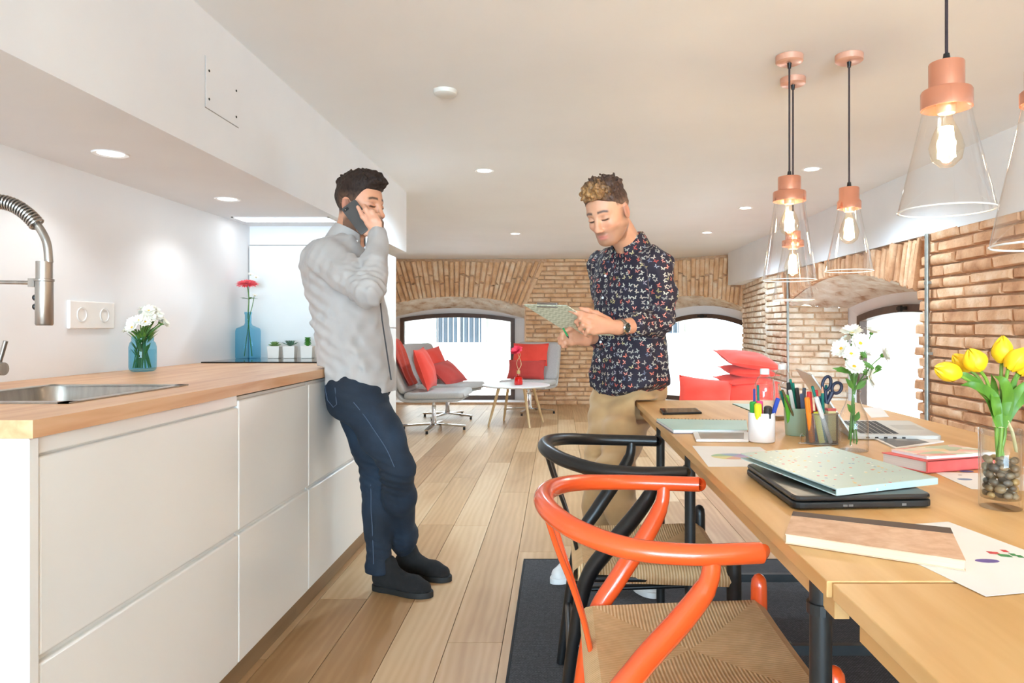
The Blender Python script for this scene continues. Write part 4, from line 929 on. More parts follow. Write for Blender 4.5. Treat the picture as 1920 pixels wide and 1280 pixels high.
heap(1322, 748, 6.50, RX(1.15) @ RZ(-0.12), 0.50, 0.42, 0.17, 11, 'red cushion leaning at the front of the heap, its corner pointing up')
heap(1412, 757, 6.52, RX(1.10) @ RZ(0.06), 0.54, 0.42, 0.17, 12, 'red cushion at the front of the heap below the stacked three')
heap(1398, 712, 6.76, RX(0.10) @ RY(0.02) @ RZ(0.22), 0.50, 0.40, 0.10, 13, 'red cushion at the bottom of the stack of three')
heap(1402, 695, 6.76, RX(0.10) @ RY(0.06) @ RZ(0.05), 0.48, 0.40, 0.10, 14, 'red cushion in the middle of the stack of three')
heap(1402, 674, 6.74, RX(0.22) @ RY(0.17) @ RZ(0.15), 0.55, 0.42, 0.13, 15, 'red cushion on top of the stack of three')
# ================================================================== PEOPLE: implicit surfaces, meshed on a graded grid
def V3(p): return np.array([p[0], p[1], p[2]], dtype=np.float32)
class SDF:
    def __init__(s): s.p = []
    def cap(s, a, b, ra, rb=None, k=0.02, sub=False, g=0): s.p.append(('cap', V3(a), V3(b), float(ra), float(ra if rb is None else rb), k, sub, g)); return s
    def chain(s, pts, rs, k=0.02, g=0):
        for i in range(len(pts)-1): s.cap(pts[i], pts[i+1], rs[i], rs[i+1], k, False, g)
        return s
    def ell(s, c, r, R=None, k=0.02, sub=False, g=0): s.p.append(('ell', V3(c), V3(r), np.array(R if R is not None else np.eye(3), dtype=np.float32), k, sub, g)); return s
    def loft(s, o, R, secs, k=0.03, hem=None, g=0):
        """R rows: u, v, w axes; secs: (t, cu, cv, a, b) along w; ends flat"""
        s.p.append(('loft', V3(o), np.array(R, dtype=np.float32), np.array(secs, dtype=np.float32), k, hem, g)); return s
    def bounds(s, p):
        if p[0] == 'cap': m = max(p[3], p[4])+p[5]+0.02; return np.minimum(p[1], p[2])-m, np.maximum(p[1], p[2])+m
        if p[0] == 'ell': m = float(p[2].max())+p[4]+0.02; return p[1]-m, p[1]+m
        sec = p[3]; m = float(sec[:, 3:].max())+p[4]+0.04
        e = np.array([p[1]+p[2][2]*q[0]+p[2][0]*q[1]+p[2][1]*q[2] for q in sec]); return e.min(0)-m, e.max(0)+m
    def dist(s, p, X, Y, Z):
        if p[0] == 'cap':
            a, b, ra, rb = p[1:5]; ba = b-a; L2 = float(ba @ ba)+1e-12
            t = np.clip(((X-a[0])*ba[0]+(Y-a[1])*ba[1]+(Z-a[2])*ba[2])/L2, 0, 1)
            return np.sqrt((X-a[0]-t*ba[0])**2+(Y-a[1]-t*ba[1])**2+(Z-a[2]-t*ba[2])**2)-(ra+(rb-ra)*t)
        if p[0] == 'ell':
            c, r, R = p[1], p[2], p[3]; dx, dy, dz = X-c[0], Y-c[1], Z-c[2]
            q = [R[i, 0]*dx+R[i, 1]*dy+R[i, 2]*dz for i in range(3)]
            k0 = np.sqrt(sum((q[i]/r[i])**2 for i in range(3))); k1 = np.sqrt(sum((q[i]/r[i]**2)**2 for i in range(3)))
            return k0*(k0-1)/np.maximum(k1, 1e-6)
        o, R, sec, hem = p[1], p[2], p[3], p[5]; dx, dy, dz = X-o[0], Y-o[1], Z-o[2]
        u, v, w = [R[i, 0]*dx+R[i, 1]*dy+R[i, 2]*dz for i in range(3)]
        ts = sec[:, 0]; cu = np.interp(w, ts, sec[:, 1]); cv = np.interp(w, ts, sec[:, 2]); A = np.interp(w, ts, sec[:, 3]); B = np.interp(w, ts, sec[:, 4])
        e = (np.abs((u-cu)/A)**2.3+np.abs((v-cv)/B)**2.3)**(1/2.3); d = (e-1)*np.minimum(A, B)
        lo = ts[0] if hem is None else ts[0]+hem(u, v)
        return np.maximum(np.maximum(d, lo-w), w-ts[-1])
    def field(s, X, Y, Z, xs=None, ys=None, zs=None, D=None, disp=None):
        for p in s.p:
            if xs is not None:
                lo, hi = s.bounds(p); sl = tuple(slice(max(0, np.searchsorted(c, lo[i])-1), np.searchsorted(c, hi[i])+1) for i, c in enumerate((xs, ys, zs)))
                if any(q.stop <= q.start for q in sl): continue
                gx, gy, gz_ = xs[sl[0]][:, None, None], ys[sl[1]][None, :, None], zs[sl[2]][None, None, :]
                d = s.dist(p, gx, gy, gz_); T_ = D[sl]
            else: d = s.dist(p, X, Y, Z); sl = None; T_ = D
            k = p[5] if p[0] == 'cap' else p[4]; sub = p[6] if p[0] == 'cap' else (p[5] if p[0] == 'ell' else False)
            if sub: h = np.clip(0.5-0.5*(T_+d)/k, 0, 1); R_ = T_*(1-h)-d*h+k*h*(1-h)
            else: h = np.clip(0.5+0.5*(d-T_)/k, 0, 1); R_ = d*(1-h)+T_*h-k*h*(1-h)
            if sl is not None: D[sl] = R_
            else: D = R_
        return D
    def group_dist(s, P, g):
        d = np.full(len(P), 9.0, dtype=np.float32)
        for p in s.p:
            if p[-1] == g: d = np.minimum(d, s.dist(p, P[:, 0], P[:, 1], P[:, 2]))
        return d
def axis(lo, hi, coarse, fine):
    """graded grid line: fine = [(a, b, h)]"""
    out = [lo]; x = lo
    while x < hi:
        h = coarse
        for a, b, f in fine:
            if a-1e-6 <= x < b: h = min(h, f)
            elif x < a < x+h: h = max(a-x, 1e-4)
        x += h; out.append(x)
    return np.array(out, dtype=np.float32)
def surface_nets(D, xs, ys, zs):
    S = D < 0; n = D.shape
    c = S[:-1, :-1, :-1].astype(np.int8)
    tot = np.zeros((n[0]-1, n[1]-1, n[2]-1), np.int8)
    offs = [(i, j, k) for i in (0, 1) for j in (0, 1) for k in (0, 1)]
    for i, j, k in offs: tot += S[i:n[0]-1+i, j:n[1]-1+j, k:n[2]-1+k]
    act = (tot > 0) & (tot < 8); idx = np.argwhere(act); vid = np.full(act.shape, -1, np.int32); vid[act] = np.arange(len(idx))
    I, J, K = idx.T; vals = {o: D[I+o[0], J+o[1], K+o[2]] for o in offs}
    acc = np.zeros((len(idx), 3), np.float64); cnt = np.zeros(len(idx))
    for a in offs:
        for ax in range(3):
            if a[ax]: continue
            b = list(a); b[ax] = 1; b = tuple(b); va, vb = vals[a], vals[b]; m = (va < 0) != (vb < 0)
            t = np.where(m, va/np.where(m, va-vb, 1), 0)
            pa = np.stack([xs[I+a[0]], ys[J+a[1]], zs[K+a[2]]], 1); pb = np.stack([xs[I+b[0]], ys[J+b[1]], zs[K+b[2]]], 1)
            acc += np.where(m[:, None], pa+(pb-pa)*t[:, None], 0); cnt += m
    P = acc/np.maximum(cnt, 1)[:, None]; F = []
    for ax in range(3):
        o1, o2 = [(1, 2), (2, 0), (0, 1)][ax]
        sa = [slice(None)]*3; sb = [slice(None)]*3; sa[ax] = slice(0, n[ax]-1); sb[ax] = slice(1, n[ax]); A = S[tuple(sa)]; B = S[tuple(sb)]
        E = np.argwhere(A != B); E = E[(E[:, o1] > 0) & (E[:, o2] > 0) & (E[:, o1] < n[o1]-1) & (E[:, o2] < n[o2]-1)]
        def g(d1, d2):
            q = E.copy(); q[:, o1] -= d1; q[:, o2] -= d2; return vid[q[:, 0], q[:, 1], q[:, 2]]
        Q = np.stack([g(1, 1), g(0, 1), g(0, 0), g(1, 0)], 1); inside = A[E[:, 0], E[:, 1], E[:, 2]]
        Q[~inside] = Q[~inside][:, ::-1]; F.append(Q)
    F = np.concatenate(F); F = F[(F >= 0).all(1)]; return P, F
def sdf_object(name, sdf, mat, lo, hi, coarse, fine=((), (), ()), parent=None, post=None, color=None, uv=None, origin=(0, 0, 0)):
    xs, ys, zs = [axis(lo[i], hi[i], coarse, fine[i]) for i in range(3)]
    D = np.full((len(xs), len(ys), len(zs)), 1.0, np.float32); D = sdf.field(None, None, None, xs, ys, zs, D)
    if post is not None: D = post(D, xs[:, None, None], ys[None, :, None], zs[None, None, :]).astype(np.float32)
    P, F = surface_nets(D, xs, ys, zs)
    me = bpy.data.meshes.new(name); me.from_pydata((P-np.array(origin)).tolist(), [], F.tolist()); me.update()
    me.polygons.foreach_set('use_smooth', [True]*len(me.polygons)); me.materials.append(mat)
    if color is not None:
        a = me.color_attributes.new('tone', 'FLOAT_COLOR', 'POINT'); a.data.foreach_set('color', color(P).astype(np.float32).ravel())
    if uv is not None:
        a = me.attributes.new('cloth_uv', 'FLOAT_VECTOR', 'POINT'); a.data.foreach_set('vector', uv(P).astype(np.float32).ravel())
    o = bpy.data.objects.new(name, me); COL.objects.link(o)
    if parent is not None: o.parent = parent
    return o
def waves(X, Y, Z, comps):
    d = 0
    for kx, ky, kz, ph, a in comps: d = d+a*np.sin(kx*X+ky*Y+kz*Z+ph)
    return d
def wave_set(seed, n, f0, f1, amp, bias=(1, 1, 1)):
    r = random.Random(seed); out = []
    for _ in range(n):
        d = Vector((r.gauss(0, 1)*bias[0], r.gauss(0, 1)*bias[1], r.gauss(0, 1)*bias[2])).normalized(); f = 2*PI*r.uniform(f0, f1); out.append((d.x*f, d.y*f, d.z*f, r.uniform(0, 6.28), amp))
    return out
# ---- materials
def skin_mat(name):
    t = NT(name); at_ = t.node('VertexColor'); at_.layer_name = 'tone'
    g = t.node('NewGeometry'); n = t.node('TexNoise'); n.inputs['Scale'].default_value = 320; n.inputs['Detail'].default_value = 3; t.link(g.outputs['Position'], n.inputs['Vector'])
    n2 = t.node('TexNoise'); n2.inputs['Scale'].default_value = 30; t.link(g.outputs['Position'], n2.inputs['Vector'])
    c = t.mix(0.5, at_.outputs['Color'], t.ramp(n2.outputs['Fac'], [(0.3, (0.93, 0.88, 0.86, 1)), (0.7, (1, 1, 1, 1))]), 'MULTIPLY')
    t.link(c, t.b.inputs['Base Color']); t.b.inputs['Roughness'].default_value = 0.5
    t.b.inputs['Subsurface Weight'].default_value = 0.15; t.b.inputs['Subsurface Radius'].default_value = (0.008, 0.003, 0.002); t.b.inputs['Subsurface Scale'].default_value = 1.0
    t.bump(n.outputs['Fac'], 0.05, 0.001); return t.m
def hair_mat(name, dark, mid, light, axis=(60, 60, 260), wet=0.45):
    t = NT(name); v = t.coords('Object', axis); n = t.node('TexNoise'); n.inputs['Scale'].default_value = 1.0; n.inputs['Detail'].default_value = 5; n.inputs['Distortion'].default_value = 1.0; t.link(v, n.inputs['Vector'])
    t.link(t.ramp(n.outputs['Fac'], [(0.3, lin(dark)), (0.5, lin(mid)), (0.75, lin(light))]), t.b.inputs['Base Color']); t.b.inputs['Roughness'].default_value = wet; t.bump(n.outputs['Fac'], 0.6, 0.006); return t.m
M_skin = skin_mat('warm_skin')
def cloth_mat(name, c1, c2, weave=900, wr=0.02):
    t = NT(name); v = t.coords('Object', (1, 1, 1)); n = t.node('TexNoise'); n.inputs['Scale'].default_value = 9; n.inputs['Detail'].default_value = 4; t.link(v, n.inputs['Vector'])
    n2 = t.node('TexNoise'); n2.inputs['Scale'].default_value = weave; t.link(v, n2.inputs['Vector'])
    t.link(t.ramp(n.outputs['Fac'], [(0.3, lin(c2)), (0.7, lin(c1))]), t.b.inputs['Base Color']); t.b.inputs['Roughness'].default_value = 0.85; t.b.inputs['Sheen Weight'].default_value = 0.15
    t.bump(n2.outputs['Fac'], 0.15, 0.001); return t.m
M_gshirt = cloth_mat('pale_grey_shirting', '#b0a8a2', '#a69e98'); M_jean = None
def denim_mat():
    t = NT('dark_blue_denim'); v = t.coords('Object', (1, 1, 1)); n = t.node('TexNoise'); n.inputs['Scale'].default_value = 5; n.inputs['Detail'].default_value = 5; t.link(v, n.inputs['Vector'])
    n2 = t.node('TexNoise'); n2.inputs['Scale'].default_value = 420; t.link(v, n2.inputs['Vector'])
    c = t.ramp(n.outputs['Fac'], [(0.3, lin('#131a24')), (0.55, lin('#1b2736')), (0.8, lin('#2a3b4e'))]); c2 = t.ramp(n2.outputs['Fac'], [(0.35, (0.7, 0.72, 0.75, 1)), (0.65, (1, 1, 1, 1))])
    t.link(t.mix(0.7, c, c2, 'MULTIPLY'), t.b.inputs['Base Color']); t.b.inputs['Roughness'].default_value = 0.85; t.bump(n2.outputs['Fac'], 0.2, 0.001); return t.m
M_jean = denim_mat(); M_chino = cloth_mat('tan_chino_cotton', '#c9a577', '#bb9667'); M_suede = pm('black_suede', '#1c1817', '#12100f', 60, 0.95, bump=0.2, bdist=0.001)
M_sole = pm('dark_rubber_sole', '#17130f', None, 20, 0.7); M_sneak = pm('white_sneaker_leather', '#ecebea', '#e2e1e0', 20, 0.45)
def butterfly_mat():
    t = NT('butterfly_print_cotton'); a = t.node('Attribute'); a.attribute_name = 'cloth_uv'
    vm = t.node('VectorMath'); vm.operation = 'SCALE'; vm.inputs['Scale'].default_value = 38.0; t.link(a.outputs['Vector'], vm.inputs[0])
    vo = t.node('TexVoronoi'); vo.voronoi_dimensions = '2D'; vo.feature = 'F1'; vo.inputs['Scale'].default_value = 1.0; vo.inputs['Randomness'].default_value = 0.62; t.link(vm.outputs[0], vo.inputs['Vector'])
    df = t.node('VectorMath'); df.operation = 'SUBTRACT'; t.link(vm.outputs[0], df.inputs[0]); t.link(vo.outputs['Position'], df.inputs[1])
    sc = t.node('SeparateColor'); t.link(vo.outputs['Color'], sc.inputs[0])
    ro = t.node('VectorRotate'); ro.rotation_type = 'Z_AXIS'; t.link(df.outputs[0], ro.inputs['Vector']); t.link(t.math('MULTIPLY_ADD', sc.outputs[0], 3.2, -1.6), ro.inputs['Angle'])
    sx = t.node('SeparateXYZ'); t.link(ro.outputs[0], sx.inputs[0]); x = t.math('ABSOLUTE', sx.outputs[0]); y = sx.outputs[1]
    def wing(cx, cy, ang, rx, ry):
        dx = t.math('SUBTRACT', x, cx); dy = t.math('SUBTRACT', y, cy); c, s_ = math.cos(ang), math.sin(ang)
        u = t.math('ADD', t.math('MULTIPLY', dx, c), t.math('MULTIPLY', dy, s_)); v = t.math('SUBTRACT', t.math('MULTIPLY', dy, c), t.math('MULTIPLY', dx, s_))
        u = t.math('DIVIDE', u, rx); v = t.math('DIVIDE', v, ry); return t.math('ADD', t.math('MULTIPLY', u, u), t.math('MULTIPLY', v, v))
    d = t.math('MINIMUM', wing(0.20, 0.14, 0.85, 0.25, 0.095), wing(0.13, -0.10, -0.6, 0.15, 0.07)); m = t.math('LESS_THAN', d, 1.0); inner = t.math('LESS_THAN', d, 0.35)
    pal = t.ramp(sc.outputs[1], [(0.0, lin('#b9b3a4')), (0.30, lin('#9b9a92')), (0.55, lin('#cf5f47')), (0.68, lin('#b9493a')), (0.78, lin('#a89b62')), (0.88, lin('#6e7488'))], 'CONSTANT')
    pal2 = t.ramp(sc.outputs[2], [(0.0, lin('#d8d2c4')), (0.5, lin('#cfa68f')), (0.75, lin('#4b4552'))], 'CONSTANT')
    wcol = t.mix(t.math('MULTIPLY', inner, 0.6), pal, pal2)
    base = lin('#231c2b')
    t.link(t.mix(m, base, wcol), t.b.inputs['Base Color']); t.b.inputs['Roughness'].default_value = 0.8; return t.m
M_bfly = butterfly_mat()
# ---- head: local x forward, y left, z up, origin at eye level between the ears
def head_frame(origin, fwd, roll=0.0, scale=1.0):
    f = Vector(fwd).normalized(); l = Vector((0, 0, 1)).cross(f).normalized(); u = f.cross(l)
    if roll: q = Matrix.Rotation(roll, 3, f); l = q @ l; u = q @ u
    R = np.array([[f.x, f.y, f.z], [l.x, l.y, l.z], [u.x, u.y, u.z]], dtype=np.float32)
    return np.array(origin, dtype=np.float32), R, scale
def hp(fr, p): o, R, s = fr; return o+s*(R.T @ np.array(p, dtype=np.float32))
def hl(fr, P): o, R, s = fr; return ((P-o) @ R.T)/s
def add_head(S, fr):
    s = fr[2]; R = fr[1]
    E = lambda c, r, k=0.02, sub=False, tilt=None: S.ell(hp(fr, c), [x*s for x in r], R if tilt is None else (tilt @ R), k*s, sub)
    C = lambda a, b, ra, rb=None, k=0.02, sub=False: S.cap(hp(fr, a), hp(fr, b), ra*s, (ra if rb is None else rb)*s, k*s, sub)
    E((-0.012, 0, 0.034), (0.099, 0.077, 0.086)); E((0.022, 0, -0.03), (0.067, 0.061, 0.085), 0.03)
    E((0.03, 0, -0.078), (0.054, 0.047, 0.038), 0.025); E((0.072, 0, -0.101), (0.019, 0.021, 0.016), 0.022)
    for y in (-1, 1):
        C((-0.012, y*.054, -0.058), (0.055, y*.026, -0.1), 0.013, 0.013, 0.03); E((0.055, y*.042, -0.03), (0.023, 0.018, 0.016), 0.022)
        C((0.078, y*.012, 0.017), (0.066, y*.042, 0.019), 0.010, 0.009, 0.016)
    for y in (-1, 1): E((0.096, y*.032, -0.002), (0.020, 0.019, 0.0125), 0.012, True)
    for y in (-1, 1): E((0.0715, y*.032, -0.003), (0.0155, 0.0165, 0.0115), 0.004); C((0.086, y*.018, -0.004), (0.080, y*.046, -0.006), 0.0022, 0.0022, 0.003)
    C((0.084, 0, 0.012), (0.105, 0, -0.036), 0.0085, 0.0105, 0.011); E((0.108, 0, -0.041), (0.0125, 0.0115, 0.010), 0.008)
    for y in (-1, 1): E((0.098, y*.0115, -0.046), (0.010, 0.0075, 0.0075), 0.006)
    E((0.083, 0, -0.069), (0.013, 0.023, 0.0065), 0.006); E((0.082, 0, -0.081), (0.012, 0.020, 0.0075), 0.006); C((0.0985, -.021, -0.0745), (0.0985, .021, -0.0745), 0.0025, None, 0.005, True)
    for y in (-1, 1):
        c, s_ = math.cos(0.2), math.sin(0.2); tl = np.array([[c, 0, s_], [0, 1, 0], [-s_, 0, c]], dtype=np.float32)
        E((-0.012, y*.079, -0.012), (0.018, 0.0075, 0.031), 0.006, False, tl); E((-0.008, y*.087, -0.006), (0.010, 0.005, 0.018), 0.004, True, tl)
def head_color(fr, P, skin, hair, lip, stub, stub_hair, brow=0.8, fade=1.0):
    q = hl(fr, P); x, y, z = q.T; ay = np.abs(y); n = len(P); col = np.tile(np.array(lin(skin)), (n, 1))
    def blend(c, w): nonlocal col; w = np.clip(w, 0, 1)[:, None]; col = col*(1-w)+np.array(lin(c))*w
    blend('#dc8f74', 0.35*np.exp(-((ay-.042)/.022)**2-((z+.038)/.022)**2)*(x > .03)); blend('#d98068', 0.4*np.exp(-((x-.108)/.012)**2-(y/.012)**2-((z+.042)/.012)**2)); blend('#dd7f6a', 0.5*np.exp(-((ay-.082)/.01)**2-((x+.012)/.03)**2-((z+.012)/.03)**2))
    beard = (x > -.03)*np.clip((-.043-z-0.25*np.clip(.03-x, 0, 1))/.018, 0, 1)*np.clip((z+.14)/.02, 0, 1); beard = beard*np.clip(1-np.exp(-((x-.09)/.03)**2-(ay/.012)**2-((z+.055)/.004)**2), 0, 1)
    blend(stub_hair, stub*beard); blend(stub_hair, stub*0.9*np.clip((x-.06)/.02, 0, 1)*np.exp(-((z+.0595)/.0055)**2-(y/.026)**4)); blend(stub_hair, stub*0.8*np.exp(-((x-.0)/.02)**2)*(z < .01)*(z > -.07)*(ay > .05))
    blend(lip, 0.85*(x > .075)*np.exp(-((z+.075)/.0095)**4-(y/.023)**4))
    zb = .0255-.35*np.clip(ay-.036, 0, 1)-.12*np.clip(.022-ay, 0, 1)
    blend(hair, brow*(x > .05)*np.exp(-((z-zb)/.0048)**4)*np.clip((ay-.010)/.004, 0, 1)*np.clip((.054-ay)/.006, 0, 1))
    zl = -.0085-.0-9.0*(ay-.032)**2*(-1)
    blend('#2a1a14', 0.95*(x > .06)*np.exp(-((z-(zl-.001))/.0034)**4)*np.clip((.0165-np.abs(ay-.032))/.003, 0, 1))
    blend('#9a6450', 0.3*(x > .05)*np.exp(-((z-.006)/.005)**2-((ay-.034)/.016)**4))
    hairline = np.where(x > .03, .062-.1*np.clip(x-.05, 0, 1)+0.0*x, np.where(x > -.04, .02, -.05)); blend(hair, fade*np.clip((z-hairline)/.02, 0, 1)*(x < .088)*((ay > .03)|(x < .05)|(z > .08)))
    return np.concatenate([col[:, :3], np.ones((n, 1))], 1)
def hair_post(fr, side, topv, quiff, waves_, cut):
    def post(D, X, Y, Z):
        o, R, s = fr; dx, dy, dz = (X-o[0])/s, (Y-o[1])/s, (Z-o[2])/s
        x = R[0, 0]*dx+R[0, 1]*dy+R[0, 2]*dz; y = R[1, 0]*dx+R[1, 1]*dy+R[1, 2]*dz; z = R[2, 0]*dx+R[2, 1]*dy+R[2, 2]*dz
        rx, ry, rz = .099, .077, .086; a, b, c = x+.012, y, z-.034; k0 = np.sqrt((a/rx)**2+(b/ry)**2+(c/rz)**2); k1 = np.sqrt((a/rx**2)**2+(b/ry**2)**2+(c/rz**2)**2)
        d = k0*(k0-1)/np.maximum(k1, 1e-5)
        top = np.clip((z-.055)/.05, 0, 1); top = top*top*(3-2*top)*np.clip((.088-np.abs(y))/.045, .15, 1); front = np.clip((x+.06)/.14, 0, 1)
        th = side+(topv+quiff*front**1.5-side)*top
        d = d-th+waves_(x, y, z)*np.clip(th/.012, .15, 1.2)
        hx = np.clip((x+.05)/.13, 0, 1); zc = cut(x, np.abs(y)); d = np.maximum(d, (zc-z)*0.8)
        d = np.maximum(d, x-.098-quiff*.6)
        return d*s
    return post
def hair_fade(fr, P, dark, tip, skinny):
    q = hl(fr, P); x, y, z = q.T; n = len(P); a, b_, c_ = [np.array(lin(h_)) for h_ in (dark, tip, skinny)]
    w = np.clip((x-.02)/.07, 0, 1)*np.clip((z-.06)/.03, 0, 1); w = (w*(0.55+0.45*np.sin(240*y+90*x)**2))[:, None]; col = a*(1-w)+b_*w
    f = (np.clip((.05-z)/.06, 0, 1)*np.clip((np.abs(y)-.045)/.02, 0, 1)*np.clip((x+.075)/.03, 0, 1)*0.85)[:, None]; return col*(1-f)+c_*f
def tone_hair(name, sc):
    t = NT(name); vc = t.node('VertexColor'); vc.layer_name = 'tone'; v = t.coords('Object', (sc, sc, sc*.5)); n = t.node('TexNoise'); n.inputs['Scale'].default_value = 1.0; n.inputs['Detail'].default_value = 5; n.inputs['Distortion'].default_value = 1.5; t.link(v, n.inputs['Vector'])
    t.link(t.mix(0.85, vc.outputs['Color'], t.ramp(n.outputs['Fac'], [(0.35, (0.35, 0.32, 0.3, 1)), (0.62, (1, 1, 1, 1))]), 'MULTIPLY'), t.b.inputs['Base Color']); t.b.inputs['Roughness'].default_value = 0.62; t.b.inputs['Specular IOR Level'].default_value = 0.3; t.bump(n.outputs['Fac'], 0.7, 0.006); return t.m
def collar(fr_o, axis_z, fwd, r0, label_mat, parent, h=0.034, drop=0.045, open_=0.5, rx=1.0, name='collar'):
    """band with turned down leaf around the neck, open at the front"""
    w = Vector(axis_z).normalized(); f = Vector(fwd); f = (f-w*f.dot(w)).normalized(); l = w.cross(f); o = Vector(fr_o); b = MB(); n = 36
    rows = [(0.92, 0.0), (0.93, h), (1.02, h+0.004), (1.18, h*0.4), (1.36, -drop)]
    def pt(u, j):
        a = open_+(2*PI-2*open_)*u; k, z = rows[j]; e = abs(2*u-1)**4
        if j >= 3: z -= (0.012 if j == 3 else 0.026)*e; k += 0.10*e*(j-2)
        z -= 0.018*e if j >= 1 else 0
        return o+(f*math.cos(a)*rx+l*math.sin(a))*(r0*k)+w*z
    b.add([pt(i/n, j) for j in range(len(rows)) for i in range(n+1)], [(j*(n+1)+i, j*(n+1)+i+1, (j+1)*(n+1)+i+1, (j+1)*(n+1)+i) for j in range(len(rows)-1) for i in range(n)])
    return b.build(name, label_mat, parent, smooth=True, recalc=False, solid=0.003)
def shoe(parent, heel, toe, upper, solem, L=None, name='shoe', laces=True, lace_mat=None, kind='derby'):
    heel = Vector((heel[0], heel[1], 0)); toe = Vector((toe[0], toe[1], 0)); d = (toe-heel); L = L or d.length; d.normalize(); s = Vector((-d.y, d.x, 0)); z0 = heel.z+0.0012
    P = lambda x, y, z: heel+d*x+s*y+Vector((0, 0, z+z0)); k = L/0.28
    S = SDF(); S.cap(P(.04*k, 0, .045), P(.10*k, 0, .05), .036, .038, 0.03); S.cap(P(.10*k, 0, .048), P(.19*k, 0, .034), .040, .040, 0.03); S.cap(P(.19*k, 0, .034), P(.235*k, 0, .03), .040, .032, 0.02); S.cap(P(.045*k, 0, .06), P(.065*k, 0, .105), .036, .040, 0.03)
    zc = z0+0.016+heel.z
    def post(D, X, Y, Z): return np.maximum(D, zc-Z)
    c = heel+d*L*.5; R_ = L*.5+0.06
    o = sdf_object(name, S, upper, (c.x-R_, c.y-R_, 0.0), (c.x+R_, c.y+R_, 0.17), 0.0055, parent=parent, post=post)
    b = MB(); out = []
    for x, y in ((-.002, 0), (.01, .027), (.04, .037), (.10, .037), (.16, .043), (.20, .045), (.245, .036), (.272, .015), (.277, 0)): out.append((x*k, y))
    poly = out+[(x, -y) for x, y in out[-2:0:-1]]; q = catmull([(x, y, 0) for x, y in poly+[poly[0]]], 4)[:-1]
    vs = [P(p.x, p.y, 0) for p in q]+[P(p.x*1.0, p.y*1.03, .018) for p in q]+[P(p.x, p.y*.98, .022) for p in q]; n = len(q)
    b.add(vs, [tuple(range(n-1, -1, -1)), tuple(2*n+i for i in range(n))]+[(r_*n+i, r_*n+(i+1) % n, (r_+1)*n+(i+1) % n, (r_+1)*n+i) for r_ in (0, 1) for i in range(n)])
    b.build('sole', solem, o, smooth=True)
    if laces:
        b = MB()
        for i in range(5):
            x = (.085+.018*i)*k; zt = .099-.0085*i*1.1
            b.tube([P(x, -.024, zt-.010), P(x+.006, 0, zt+.0), P(x+.010, .024, zt-.010)], 0.0022, 6); b.tube([P(x+.010, -.024, zt-.012), P(x+.004, 0, zt-.001), P(x, .024, zt-.010)], 0.0022, 6)
        b.build('laces', lace_mat or M_sole, o)['kind'] = 'stuff'
    return o

